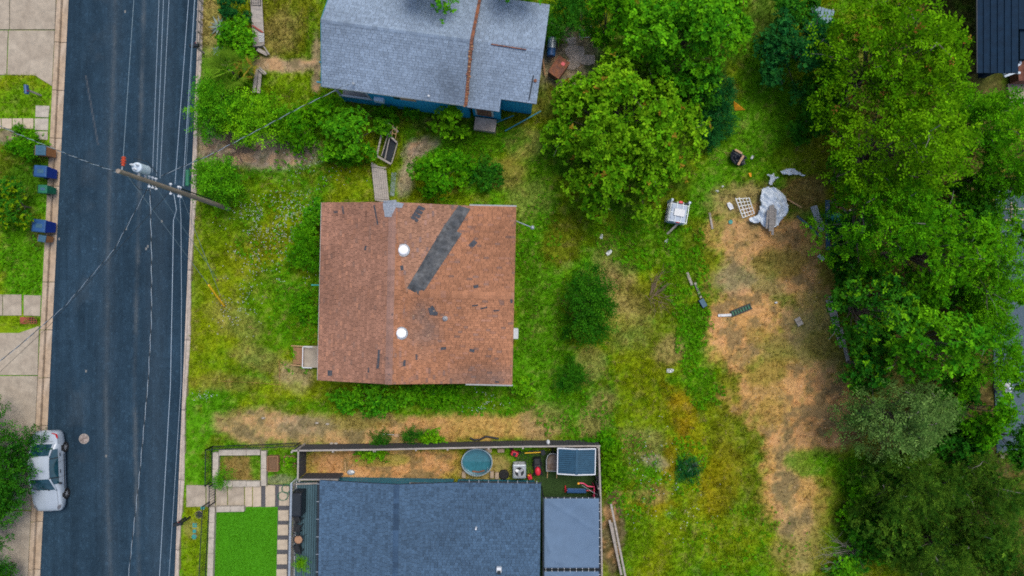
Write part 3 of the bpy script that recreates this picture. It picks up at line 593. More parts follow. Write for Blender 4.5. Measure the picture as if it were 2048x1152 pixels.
# ---------------------------------------------------------------- slate blue house at the bottom
sh = thing('slate_roofed_house', 'house with slate-blue shingle roof and front deck at the bottom edge', 'house', (-4.73, -16.96, 0), R(-.9))
def slate_col(c, r, k, i):
    b = (.046, .087, .142); f = r.choice((.80, .95, 1.0, 1.0, 1.06, 1.12)) * r.uniform(.92, 1.08); n = float(vnoise(np.array([c.x]), np.array([c.y]), .5, 5)[0]); return tuple(x * f * (.88 + .24 * n) for x in b)
srf, G2 = l_house(sh, -6.30, 1.63, 6.28, -5.92, 5.92, 2.5, 3.1, 2.98, slate_col, .15, .24, 2, 'teal_siding', capw=.16, asym=-1.83, trim='dark_metal', inset=.50, capcol=lambda c, r, k: sc3((.034, .07, .125), r.choice((.62, .8, 1.0))))
mb = MB(); mb.box(-6.37, 0, 2.43, .13, 11.7, .10); g = mb.build('gutter', M['dark_metal'], sh)
for k in range(9):
    mb = MB(); mb.box(-6.36, 5.7 - k * 1.0, 2.49, .22, .03, .02); mb.build('gutter_strap', M['galvanised'], g)
for k in range(8):
    mb = MB(); mb.box(2.2 + k * .55, 5.99, 2.49, .03, .18, .02); mb.build('gutter_strap', M['galvanised'], g)
def s_loc(px, py, z):
    x, y, _ = P(px, py, z); q = Matrix.Rotation(R(.9), 4, 'Z') @ Vector((x + 4.73, y + 16.96, 0)); return Vector((q.x, q.y, z))
p = s_loc(998, 1139, 3.0); mb = MB(); mb.box(p.x, p.y, 2.95, .28, .28, .3); v = mb.build('roof_vent', M['white_paint'], sh, bevel=.02); mb = MB(); mb.box(p.x, p.y - .12, 3.07, .2, .2, .16); mb.build('vent_hood', M['dark_metal'], v, bevel=.02)
p = s_loc(952, 1056, 2.8); mb = MB(); mb.lathe([(.06, -.1), (.05, .2), (.0001, .2)], p, 10); mb.build('vent_pipe', M['white_paint'], sh)
for x in (789, 832, 846, 878):
    p = s_loc(x, 962, 2.1); mb = MB(); mb.box(p.x, 5.47, 2.0, .16 if x != 832 else .4, .10, .22); mb.build('wall_fixture', M['white_paint' if x == 832 else 'black_plastic'], sh)
for x in (-.8, 3.0):
    mb = MB(); mb.box(x, 5.42, 1.5, 1.2, .06, 1.0); f = mb.build('window', M['trim_white'], sh); mb = MB(); mb.box(x, 5.46, 1.5, 1.05, .02, .85); mb.build('pane', M['glass'], f)
# ---------------------------------------------------------------- blue house at the top
tb = R(-7.7); bo = (-10.42, 11.05, 0)
bl = thing('blue_house', 'blue board-sided house with weathered grey shingle roof at the top edge', 'house', bo, tb)
def grey_col(c, r, k, i):
    b = (.178, .230, .300); n = float(vnoise(np.array([c.x]), np.array([c.y]), .45, 9)[0]); n2 = float(vnoise(np.array([c.x]), np.array([c.y]), 1.4, 4)[0]); f = r.uniform(.86, 1.12) * (.84 + .32 * n)
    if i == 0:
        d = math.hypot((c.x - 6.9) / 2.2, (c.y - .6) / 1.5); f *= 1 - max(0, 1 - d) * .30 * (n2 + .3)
    return tuple(x * f for x in b)
rng_ = random.Random(12); mb = MB(); ms = MB(); ze, zr = 4.0, 5.5
S0 = [(0, 0, ze), (7.95, 0, ze), (7.95, 3.06, zr), (0, 3.06, zr)]; N0 = [(0, 6.12, ze), (0, 3.06, zr), (7.95, 3.06, zr), (7.95, 6.12, ze)]
E0 = [(8.0, -.02, 3.72), (9.82, -.02, 3.72), (9.82, .62, 3.93), (9.82, 3.3, 4.8), (8.0, 3.3, 4.8)]; E1 = [(9.82, .62, 3.93), (11.78, .62, 3.93), (11.78, 3.3, 4.8), (9.82, 3.3, 4.8)]; E2 = [(8.0, 3.3, 4.8), (11.78, 3.3, 4.8), (11.78, 6.12, 3.9), (8.0, 6.12, 3.9)]
for pl in (S0, N0, E0, E1, E2): roof_deck(mb, pl, .13)
mat('attr_roof_3', (.07, .085, .10), .9, .2, 5); rf = mb.build('roof', M['attr_roof_3'], bl)
for i, pl in enumerate((S0, N0, E0, E1, E2)): shingle_plane(ms, pl, (1, 0, 0), .14, .26, lambda c, r, k, i=i: grey_col(c, r, k, i), rng_, org=(0, 0, ze) if i == 0 else None, th=.012)
tag(ms.build('shingle', M['shingle'], rf), kind='stuff')
ridge_caps(rf, (-.01, 3.06, zr), (7.95, 3.06, zr), .13, .064, lambda c, r, k: grey_col(c, r, k, 1), rng_)
mb = MB(); pts = [(7.97, -.05, 4.02), (7.97, 1.5, 4.75), (7.97, 3.06, 5.5), (7.97, 4.6, 4.75), (7.97, 6.12, 4.0)]
for a, b in zip(pts, pts[1:]): mb.beam((a[0], a[1], a[2] + .03), (b[0], b[1], b[2] + .03), .17, .03)
mb.build('rusty_flashing', M['rust'], bl, label='rusty metal flashing strip between the two grey roofs')
for k in range(26):
    t_ = k / 26; y = t_ * 3.0; mb = MB(); mb.box(7.97 + rr.uniform(-.06, .06), y, 4.055 + y * .49, rr.uniform(.08, .2), rr.uniform(.08, .2), .03, rz=rr.uniform(-.5, .5)); mb.build('leaf_litter', M['rust' if k % 2 else 'brown_wood'], bl)
mb = MB(); mb.box(9.9, 3.2, 4.83, 1.9, .05, .03, rz=-.02); mb.build('flashing_seam', M['rust'], bl)
mb = MB(); mb.beam((11.35, .75, 4.03), (11.42, 2.0, 4.45), .05, .05); mb.build('roof_pipe', M['dark_metal'], bl)
mb = MB(); mb.lathe([(.09, -.02), (.09, .03), (.001, .06)], (11.55, 1.75, 4.33), 12); mb.build('roof_cap', M['rust'], bl)
mb = MB(); mb.lathe([(.03, -.1), (.03, .35), (.07, .36), (.001, .42)], (1.82, .25, 4.1), 10); mb.build('service_mast', M['grey_metal'], bl)
mb = MB(); mb.lathe([(.08, -.05), (.06, .1), (.001, .12)], (5.9, .2, 4.1), 10); mb.build('vent_pipe', M['trim_white'], bl)
for y in (0, 3.06):
    mb = MB(); mb.beam((-.015, 0, ze - .06), (-.015, 3.06, zr - .06), .03, .15) if y == 0 else mb.beam((-.015, 6.12, ze - .06), (-.015, 3.06, zr - .06), .03, .15); mb.build('rake_board', M['teal_siding'], bl)
mb = MB(); mb.box(4, -.012, ze - .075, 8.0, .022, .13); mb.build('fascia', M['trim_white'], bl)
# walls of upright boards; the open porch is at the left corner
wy = .28
mb = MB(); mb.box(5.05, wy + .10, 2.0, 5.7, .12, 3.9); mb.box(7.86, 3.1, 2.0, .12, 5.5, 3.9); mb.box(4.0, 5.86, 2.0, 7.6, .12, 3.9); mb.box(.28, 4.1, 2.0, .12, 3.4, 3.9); mb.box(2.20, 1.5, 2.0, .12, 2.2, 3.9); mb.box(1.2, 2.5, 2.0, 1.9, .12, 3.9)
mb.box(8.92, 3.05, 1.75, 1.6, 5.2, 3.4); mb.box(10.6, 3.4, 1.80, 1.8, 4.7, 3.5)
mb.build('wall', M['blue_siding'], bl)
bm_ = MB(); bm_.box(0, 0, 2.0, .236, .03, 3.86); bme = bm_.mesh('siding_board', M['blue_siding'])
for k in range(23): link('siding_board', bme, bl, (2.32 + k * .245, wy + .018 + rr.uniform(-.004, .004), 0))
bm_ = MB(); bm_.box(0, 0, 1.8, .236, .03, 3.5); bme2 = bm_.mesh('siding_board', M['blue_siding'])
for k in range(7): link('siding_board', bme2, bl, (8.26 + k * .235, .43 + rr.uniform(-.004, .004), -.09))
for k in range(7): link('siding_board', bme2, bl, (9.96 + k * .245, 1.03 + rr.uniform(-.004, .004), 0))
mb = MB(); mb.box(4.35, wy - .01, 2.9, 1.3, .06, .9); f = mb.build('window', M['trim_white'], bl); mb = MB(); mb.box(4.55, wy - .05, 2.85, .85, .02, .75); mb.build('window_board', M['cardboard'], f); mb = MB(); mb.box(3.9, wy - .05, 2.85, .35, .02, .75); mb.build('pane', M['glass'], f)
mb = MB(); mb.box(8.85, .34, 2.2, 1.05, .08, 2.3); f = mb.build('door', M['trim_white'], bl, label='white-framed side door with dark red panel'); mb = MB(); mb.box(8.85, .285, 2.2, .85, .04, 2.1); mb.build('door_panel', M['rust'], f)
for k in range(2):
    mb = MB(); mb.box(8.85, .26, 1.7 + k * .9, .65, .02, .06); mb.build('door_rail', M['brown_wood'], f)
mb = MB(); mb.box(8.9, -.05, .24, 1.3, .75, .48); mb.build('door_step', M['kerb_pale'], bl, bevel=.03)
mb = MB(); mb.box(1.25, .30, 1.35, 1.95, .10, .10); pr = mb.build('porch_rail', M['trim_white'], bl); mb = MB(); mb.box(1.25, .33, .65, 1.95, .06, 1.3); mb.build('porch_skirt', M['blue_siding'], bl)
mb = MB(); mb.box(1.25, 1.4, .8, 1.9, 2.1, .12); mb.build('porch_floor', M['weathered_wood'], bl)
for x in (.32, 2.1):
    mb = MB(); mb.box(x, .34, 2.55, .1, .1, 2.4); mb.build('porch_post', M['trim_white'], bl)
mb = MB(); mb.beam((.5, .5, 1.9), (1.5, .9, 2.3), .05, .03); mb.build('porch_brace', M['trim_white'], bl)
mb = MB(); mb.box(2.75, wy - .10, 1.9, .55, .22, .5); mb.build('meter_box', M['transformer_paint'], bl, bevel=.02)
for y in (.25, 1.35):
    mb = MB(); mb.box(-.12, y, 3.75, .5, .07, .1); mb.build('rafter_tail', M['teal_siding'], bl)
# ---------------------------------------------------------------- navy house in the top right corner
nh = thing('navy_house', 'dark navy metal-roofed house in the top right corner', 'house', P(2040, 60, 0), 0)
o = nh.location; npx = lambda x, y, z: (P(x, y, z)[0] - o.x, P(x, y, z)[1] - o.y, z)
mb = MB(); mb.prism([npx(x, y, 3.4)[:2] for x, y in ((2040, -220), (2400, -220), (2400, 60), (2056, 60), (2056, 118), (2040, 118))], -.1, 3.4); mb.build('wall', M['navy_siding'], nh)
for y in (-180, -60, 60, 138):
    p = npx(1962, y, 3.6); mb = MB(); mb.box(p[0], p[1], 1.75, .12, .12, 3.5); mb.build('carport_post', M['dark_metal'], nh)
k = 0; x = 1953
while x < 2200:
    x2 = x + 14; yb = 146 if x < 2030 else 58
    mb = MB(); a, b, c, d = npx(x, -240, 4.4), npx(x2 - .3, -240, 4.4), npx(x2 - .3, yb, 3.6), npx(x, yb, 3.6)
    mb.add([a, b, c, d] + [(q[0], q[1], q[2] - .06) for q in (a, b, c, d)], [(3, 2, 1, 0), (4, 5, 6, 7), (0, 1, 5, 4), (1, 2, 6, 5), (2, 3, 7, 6), (3, 0, 4, 7)]); pn = mb.build('roof_panel', M['navy_siding'], nh)
    mb = MB(); mb.beam((a[0], a[1], a[2] + .02), (d[0], d[1], d[2] + .02), .03, .05); mb.build('standing_seam', M['navy_siding'], pn); x = x2
mb = MB(); mb.beam(npx(1952, -200, 4.35), npx(1953, 146, 3.6), .04, .10); mb.build('rake_board', M['dark_metal'], nh)
for a, b in (((2006, 148, 3.0), (2040, 128, 3.0)), ((2040, 128, 3.0), (2037, 76, 3.0)), ((2037, 76, 3.0), (2060, 62, 3.0)), ((2008, 153, 2.2), (2030, 145, 2.2)), ((2030, 145, 2.2), (2040, 146, 2.2))):
    mb = MB(); mb.beam(npx(*a), npx(*b), .12, .10); mb.build('porch_beam', M['transformer_paint'], nh)
mb = MB(); mb.box(npx(2042, 152, 0)[0] + .0, npx(2042, 152, 0)[1], 1.4, .22, 1.0, 2.8); mb.build('porch_post', M['transformer_paint'], nh)
mb = MB(); mb.prism([npx(2038, 74, 1)[:2], npx(2120, 50, 1)[:2], npx(2120, 160, 1)[:2], npx(2040, 160, 1)[:2]], .2, .9)
mb.build('porch_floor', M['brick_red'], nh)
mb = MB(); mb.prism([npx(2015, 168, .1)[:2], npx(2120, 160, .1)[:2], npx(2120, 215, .1)[:2], npx(2020, 205, .1)[:2]], -.1, .12); mb.build('doorstep', M['concrete'], nh)
# parking yard on the right
slab(thing('parking_yard', None, None, kind='structure'), [(1990, 380), (2400, 380), (2400, 900), (1992, 905), (1985, 700)], z=.08, m='asphalt_yard' if 'asphalt_yard' in M else mat('asphalt_yard', (.055, .085, .11), .9, .4, 12, bump=.5, bscale=60).name, th=.2, name='asphalt_sheet', bevel=0)
# ================================================================ UTILITY POLE AND LINES
pb = Vector(P(458, 418, 0)); ptop = Vector(P(236, 342, 11.5))
up_ = thing('utility_pole', 'tall leaning timber utility pole with transformer beside the road', 'utility pole', pb)
def at_pole(z): return pb.lerp(ptop, z / 11.5)
mb = MB(pb); mb.tube([pb + Vector((0, 0, -.4)), at_pole(4), at_pole(8), ptop], [.145, .13, .115, .10], 14); mb.build('pole', M['pole_wood'], up_, smooth=False)
p = at_pole(9.6) + Vector((.05, .46, .10)); mb = MB(pb); mb.lathe([(.001, -.42), (.18, -.42), (.225, -.38), (.225, .36), (.235, .38), (.22, .44), (.10, .50), (.001, .51)], p, 22); tr = mb.build('transformer', M['transformer_paint'], up_, smooth=False)
for k, (x, y) in enumerate(((-.12, .08), (.11, .09), (0, -.11))):
    mb = MB(pb); q = p + Vector((x, y, .48)); mb.lathe([(.05, 0), (.06, .05), (.035, .08), (.06, .12), (.035, .15), (.05, .19), (.02, .27), (.001, .28)], q, 10); mb.build('bushing', M['porcelain'], tr)
for dz in (-.3, .25):
    mb = MB(pb); q = at_pole(9.6 + dz); mb.beam(q, p + Vector((0, -.2, dz)), .10, .06); mb.build('transformer_bracket', M['grey_metal'], up_)
q = at_pole(11.25) + Vector((.15, .45, .1)); mb = MB(pb); mb.lathe([(.05, -.22), (.11, -.16), (.05, -.11), (.12, -.04), (.05, .02), (.12, .08), (.05, .13), (.08, .2), (.001, .22)], q, 12, rot=Matrix.Rotation(R(80), 3, 'X')); mb.build('insulator', M['insulator_red'], up_, label='red-brown insulator near the pole top')
mb = MB(pb); mb.tube([at_pole(11.25), q], .03, 6); mb.build('insulator_pin', M['grey_metal'], up_)
for z in (9.0, 8.7, 8.4, 7.0, 6.2, 6.0):
    for s_ in (-1, 1):
        q = at_pole(z) + Vector((.02, s_ * .24, .02)); mb = MB(pb); mb.lathe([(.03, -.07), (.06, -.03), (.035, 0), (.06, .03), (.03, .07)], q, 10); mb.build('insulator', M['porcelain'], up_)
        mb = MB(pb); mb.tube([at_pole(z), q], .022, 5); mb.build('insulator_pin', M['grey_metal'], up_)
mb = MB(pb); a = at_pole(8.9); mb.tube([a + Vector((-.3, .6, .8)), a + Vector((-.25, .95, .9)), a + Vector((.2, .85, .6)), a + Vector((.35, .4, .0))], .014, 5); mb.tube([a + Vector((-.5, -.05, .7)), a + Vector((-.35, -.4, .3)), a + Vector((-.1, -.4, 0)), a + Vector((.3, -.2, -.2))], .014, 5); mb.build('jumper_cable', M['wire_black'], up_)
mb = MB(pb); a = at_pole(6.1); mb.lathe([(.001, -.45), (.09, -.42), (.10, .4), (.001, .45)], a + Vector((.42, .72, 0)), 10, rot=Matrix.Rotation(R(88), 3, 'X')); mb.build('splice_case', M['dark_green_bin'], up_)
mb = MB(pb); a = at_pole(3.0); mb.tube([at_pole(2.4) + Vector((0, .2, 0)), at_pole(6.0) + Vector((0, .2, 0))], .035, 6); mb.build('conduit', M['dark_metal'], up_)
def wire(name, label, pts, r=.014, m='wire_bare', sag=.0, twist=None, cat='cable'):
    W3 = [Vector(P(*q)) for q in pts]; root = thing(name, label, cat, W3[0]); path = []
    for a, b in zip(W3, W3[1:]):
        n = max(6, int((b - a).length / .8))
        for i in range(n): t_ = i / n; path.append(a.lerp(b, t_) - Vector((0, 0, 4 * sag * t_ * (1 - t_))))
    path.append(W3[-1])
    if not twist:
        mb = MB(W3[0]); mb.tube(path, r, 5); mb.build('strand', M[m], root)
    else:
        dense = []
        for a, b in zip(path, path[1:]):
            n = max(2, int((b - a).length / .12)); dense += [a.lerp(b, i / n) for i in range(n)]
        d = (W3[-1] - W3[0]).normalized(); s_ = d.cross(Vector((0, 0, 1))).normalized(); u_ = s_.cross(d); L_ = 0
        A = []; B = []
        for i, p in enumerate(dense):
            if i: L_ += (p - dense[i - 1]).length
            an = L_ / twist * 2 * math.pi; of = (s_ * math.cos(an) + u_ * math.sin(an)) * r * 1.05; A.append(p + of); B.append(p - of)
        mb = MB(W3[0]); mb.tube(A, r * 1.15, 5); mb.build('strand', M['wire_black'], root); mb = MB(W3[0]); mb.tube(B, r * .85, 5); mb.build('strand', M['wire_bare'], root, label='bare light strand')
    return root
Z = 60
wire('power_line', 'thin single wire from the red insulator towards the top of the road', [(246, 321, 11.3), (268, -5, 11.0), (284, -260, 11.3)], .010, 'wire_grey')
wire('power_line', 'leftmost of the three parallel wires running up from the pole', [(305, 345, 9.1), (318, 0, 8.8), (326, -260, 9)], .010)
wire('power_line', 'middle of the three parallel wires running up from the pole', [(313, 352, 8.8), (327, 0, 8.5), (336, -260, 8.8)], .010)
wire('power_line', 'rightmost of the three parallel wires running up from the pole', [(320, 357, 8.5), (338, 0, 8.2), (350, -260, 8.5)], .010)
wire('phone_cable', 'thick pale cable running up along the right side of the road', [(350, 368, 7.0), (377, 0, 6.6), (394, -260, 7)], .013)
wire('phone_cable', 'pale cable running up just left of the east kerb', [(366, 372, 6.2), (370, 310, 6.2), (389, 0, 5.8), (402, -260, 6.2)], .013)
wire('phone_cable', 'thin lower cable running up above the east kerb', [(367, 375, 6.0), (373, 320, 5.9), (390, 0, 5.6), (402, -260, 6)], .010, 'wire_grey')
wire('phone_cable', 'thick pale cable running down the right lane of the road', [(348, 388, 7.0), (353, 420, 6.9), (347, 440, 6.8), (345, 560, 6.7), (341, 768, 6.6), (319, 1152, 6.6), (303, 1400, 7)], .015)
wire('phone_cable', 'pale cable running down along the edge of the road', [(359, 388, 6.1), (362, 440, 6.0), (363, 600, 5.9), (362, 768, 5.8), (338, 1152, 5.8), (322, 1400, 6)], .010)
wire('service_cable', 'dashed-looking twisted cable running down the middle of the road', [(300, 372, 8.9), (303, 500, 8.7), (303, 640, 8.6), (296, 768, 8.5), (278, 960, 8.6), (257, 1152, 8.7), (232, 1400, 9)], .013, twist=1.1)
wire('service_cable', 'dashed-looking twisted cable crossing the road to the lower left driveway', [(297, 374, 8.8), (228, 500, 7.9), (130, 612, 7.0), (40, 690, 6.3), (-60, 770, 5.6)], .013, twist=1.1)
wire('service_cable', 'dashed-looking twisted cable crossing the road to the upper left yard', [(256, 352, 10.9), (185, 328, 9.8), (118, 302, 8.6), (40, 270, 7.2), (-60, 225, 5.8)], .013, twist=.9)
wire('service_cable', 'thin dark cable crossing the road below the twisted one', [(337, 386, 7.0), (280, 450, 6.6), (190, 550, 6.0), (100, 650, 5.4), (-60, 800, 4.6)], .010, 'wire_black')
wire('service_cable', 'thin twisted cable from the pole to the corner of the blue house', [(322, 352, 8.4), (420, 310, 7.0), (520, 258, 5.7), (600, 215, 4.8), (702, 166, 4.45)], .012, twist=.9)
def guy(label, a, b, guard=True):
    A, B = Vector(a), Vector(b); root = thing('guy_wire', label, 'guy wire', B); mb = MB(B); mb.tube([A, B], .011, 5); mb.build('strand', M['wire_grey'], root)
    if guard: mb = MB(B); mb.tube([B + (A - B).normalized() * .05, B + (A - B).normalized() * 2.6], .055, 8); mb.build('guard', M['yellow_plastic'], root)
    mb = MB(B); mb.lathe([(.03, -.2), (.03, .08), (.05, .1), (.001, .12)], B, 8); mb.build('anchor', M['rust'], root)
guy('guy wire with yellow plastic guard anchored in the front yard', at_pole(10.9), P(449, 613, 0))
guy('bare guy wire anchored just right of the yellow guard', at_pole(6.0), P(441, 592, 0), False)
guy('bare guy wire crossing the middle of the pole down to the verge', at_pole(8.6), P(436, 560, 0), False)
# ================================================================ CAR
def car(label, px, py, rz):
    root = thing('parked_car', label, 'car', P(px, py, 0)[:2] + (-.08,), rz)
    st = [  # s, w, zs, zt, wt, zbot
        (-2.40, .56, .50, .54, .40, .30), (-2.33, .72, .62, .66, .52, .24), (-2.15, .83, .70, .75, .62, .22), (-1.85, .875, .76, .83, .67, .2), (-1.45, .89, .82, .90, .70, .2), (-1.12, .90, .87, .955, .70, .2), (-1.02, .90, .885, .985, .69, .2), (-.66, .90, .91, 1.19, .63, .2), (-.28, .90, .93, 1.375, .565, .2), (-.1, .90, .935, 1.41, .565, .2), (.35, .90, .94, 1.44, .57, .2), (.8, .90, .95, 1.415, .565, .2), (1.08, .90, .96, 1.365, .56, .2), (1.42, .895, .965, 1.20, .585, .2), (1.72, .885, .965, 1.04, .62, .2), (1.82, .88, .965, 1.01, .64, .2), (2.1, .855, .945, .995, .64, .22), (2.28, .81, .89, .95, .60, .26), (2.38, .72, .76, .82, .50, .32), (2.42, .58, .60, .66, .40, .36)]
    ss = sorted(set([q[0] for q in st] + [-2.0, -1.7, -1.55, -1.3, -.85, -.45, .1, .6, 1.2, 1.3, 1.55, 1.64, 1.95, 2.2]))
    arr = np.array(st); prm = lambda s: [float(np.interp(s, arr[:, 0], arr[:, i])) for i in range(1, 6)]
    fr_ax, rr_ax = -1.43, 1.36
    def prof(s):
        w_, zs, zt, wt, zb = prm(s); mid = .5; h = zt - zs
        return [(w_ * .88, zb), (w_ * .97, zb + .14), (w_ * 1.0, .52), (w_ * .99, .70 if zs > .74 else zs - .05), (w_ * .955, zs), ((w_ * .955) * .52 + wt * .48 + .012, zs + h * .5), (wt + .02, zt - .035 if h > .12 else zt - h * .3), (wt * .62, zt), (0, zt + .018)]
    n = 9; rows = [prof(s) for s in ss]; V = []
    for s, pr in zip(ss, rows):
        for sg in (1, -1):
            for y, z in pr: V.append((sg * y, -s, z))
    groups = {'body': [], 'windscreen': [], 'rear_window': [], 'side_window': [], 'side_window2': []}
    for i in range(len(ss) - 1):
        sm = (ss[i] + ss[i + 1]) / 2
        for side in (0, 1):
            for k in range(n - 1):
                a = i * 2 * n + side * n + k; b = a + 2 * n; f = (a, a + 1, b + 1, b) if side else (a, b, b + 1, a + 1)
                if k <= 2 and min(abs(sm - fr_ax), abs(sm - rr_ax)) < .34 - .09 * k: continue
                if k >= 6 and -1.02 < sm < -.28: g = 'windscreen'
                elif k >= 6 and 1.08 < sm < 1.72: g = 'rear_window'
                elif k in (4, 5) and -.66 < sm < 1.42: g = 'side_window' if side == 0 else 'side_window2'
                else: g = 'body'
                groups[g].append(f)
    for side in (0, 1): pass
    capf = [tuple(side_i for side_i in range(0, n)) + tuple(range(2 * n - 1, n - 1, -1)), tuple(((len(ss) - 1) * 2 * n + q) for q in list(range(n, 2 * n)) + list(range(n - 1, -1, -1)))]
    groups['body'] += capf
    for g, fs_ in groups.items():
        used = sorted({i for f in fs_ for i in f}); mp_ = {u: j for j, u in enumerate(used)}; mb = MB(); mb.add([V[u] for u in used], [tuple(mp_[i] for i in f) for f in fs_])
        o = mb.build('side_window' if g == 'side_window2' else g, M['car_paint' if g == 'body' else 'car_glass'], root, smooth=True)
        if g == 'body':
            mo = o.modifiers.new('edge', 'EDGE_SPLIT'); mo.split_angle = R(50)
    mb = MB(); mb.box(0, 0, .42, 1.40, 3.9, .30); mb.box(0, -.3, .72, 1.3, 1.7, .3); mb.build('interior', M['black_plastic'], root)
    for x in (-.34, .34):
        mb = MB(); mb.box(x, -.1, .85, .5, .16, .6, rx=.2); mb.box(x, -.1, 1.18, .26, .1, .18); mb.build('seat', M['grey_metal'], root, bevel=.05)
    for x in (-.79, .79):
        for s in (fr_ax, rr_ax):
            rt = Matrix.Rotation(R(90), 3, 'Y'); mb = MB(); mb.lathe([(.20, -.1), (.30, -.11), (.33, -.07), (.33, .07), (.30, .11), (.20, .1)], (x, -s, .32), 24, rot=rt); wl = mb.build('wheel', M['rubber'], root, smooth=False)
            mb = MB(); mb.lathe([(.205, -.09), (.215, -.06), (.215, .06), (.205, .09)], (x, -s, .32), 24, rot=rt); sg = 1 if x > 0 else -1
            for j in range(7):
                a = j * 2 * math.pi / 7; mb.beam((x + sg * .09, -s + .03 * math.cos(a), .32 + .03 * math.sin(a)), (x + sg * .075, -s + .2 * math.cos(a), .32 + .2 * math.sin(a)), .05, .03)
            mb.lathe([(.05, -.02), (.05, .02), (.001, .03)], (x + sg * .09, -s, .32), 12, rot=rt); mb.build('rim', M['alloy'], wl)
        sg = 1 if x > 0 else -1
        mb = MB(); mb.add([(sg * .60, 2.29, .66), (sg * .80, 2.14, .70), (sg * .845, 1.93, .78), (sg * .70, 1.98, .835), (sg * .60, 2.14, .76)], [(0, 1, 2, 3, 4)]); 
        for v in range(5): q = mb.v[v]; mb.v[v] = (q[0], q[1] + .012, q[2] + .022)
        mb.build('headlight', M['head_lens'], root)
        mb = MB(); mb.add([(sg * .50, -2.34, .885), (sg * .78, -2.25, .86), (sg * .855, -2.0, .90), (sg * .80, -2.02, .97), (sg * .74, -2.22, .955), (sg * .5, -2.31, .945)], [(0, 1, 2, 3, 4, 5)])
        for v in range(6): q = mb.v[v]; mb.v[v] = (q[0] * 1.02, q[1] - .025, q[2] + .035)
        mb.build('tail_light', M['tail_red'], root)
        mb = MB(); mb.box(sg * .99, .62, 1.0, .16, .10, .11, rz=sg * .2); mb.box(sg * .91, .64, .97, .08, .06, .05); mb.build('wing_mirror', M['black_plastic'], root, bevel=.02)
        for y in (-.05, -1.05):
            mb = MB(); mb.box(sg * .905, y, .845, .03, .20, .035); mb.build('door_handle', M['black_plastic'], root, bevel=.006)
        mb = MB(); mb.box(sg * .902, .02, .50, .025, 2.1, .06); mb.build('side_strip', M['black_plastic'], root, bevel=.008)
        for y in (.28,):
            mb = MB(); mb.beam((sg * .872, y - .0, .96), (sg * .60, y - .05, 1.40), .05, .02); mb.build('pillar', M['black_plastic'], root)
        mb = MB(); mb.beam((sg * .873, -.9, .975), (sg * .60, -.9, 1.38), .05, .02); mb.build('pillar', M['black_plastic'], root)
    for sg in (-1, 1):
        for nm, ends in (('pillar', (-1.05, -.26)), ('pillar', (1.06, 1.76))):
            mb = MB(); pts = []
            for q in np.linspace(ends[0], ends[1], 6): w_, zs, zt, wt, zb = prm(float(q)); pts.append((sg * (wt + .035), -float(q), zt - .02))
            mb.tube(pts, .045, 8); mb.build(nm, M['car_paint'], root, smooth=True)
        mb = MB(); pts = []
        for q in np.linspace(-.28, 1.08, 8): w_, zs, zt, wt, zb = prm(float(q)); pts.append((sg * (wt + .03), -float(q), zt - .02))
        mb.tube(pts, .028, 6); mb.build('roof_rail', M['car_paint'], root, smooth=True)
        mb = MB(); pts = []
        for q in np.linspace(-1.0, -2.1, 8): w_, zs, zt, wt, zb = prm(float(q)); pts.append((sg * (wt + .02), -float(q), zt - .02))
        mb.tube(pts, .008, 5); mb.build('bonnet_seam', M['black_plastic'], root)
        for q in (.28, -.62):
            w_, zs, zt, wt, zb = prm(-q); mb = MB(); mb.tube([(sg * w_ * .985, q, .35), (sg * (w_ + .002), q, .55), (sg * w_ * .995, q, .72), (sg * w_ * .96, q, zs)], .007, 5); mb.build('door_seam', M['black_plastic'], root)
    mb = MB(); mb.tube([(-.62, -1.86, 1.005), (0, -1.83, 1.03), (.62, -1.86, 1.005)], .008, 5); mb.build('boot_seam', M['black_plastic'], root)
    mb = MB(); mb.box(0, 2.345, .40, .9, .05, .12); mb.build('grille', M['black_plastic'], root); mb = MB(); mb.box(0, -2.43, .62, .5, .02, .12); mb.build('number_plate', M['white_paint'], root)
    mb = MB()
    for x in (-.35, .25): mb.beam((x, 1.06, .99), (x + .45, .82, 1.12), .025, .02)
    mb.build('wiper', M['black_plastic'], root)
    return root
car('silver sedan parked at the west kerb facing down the road', 108, 938, R(181.6))
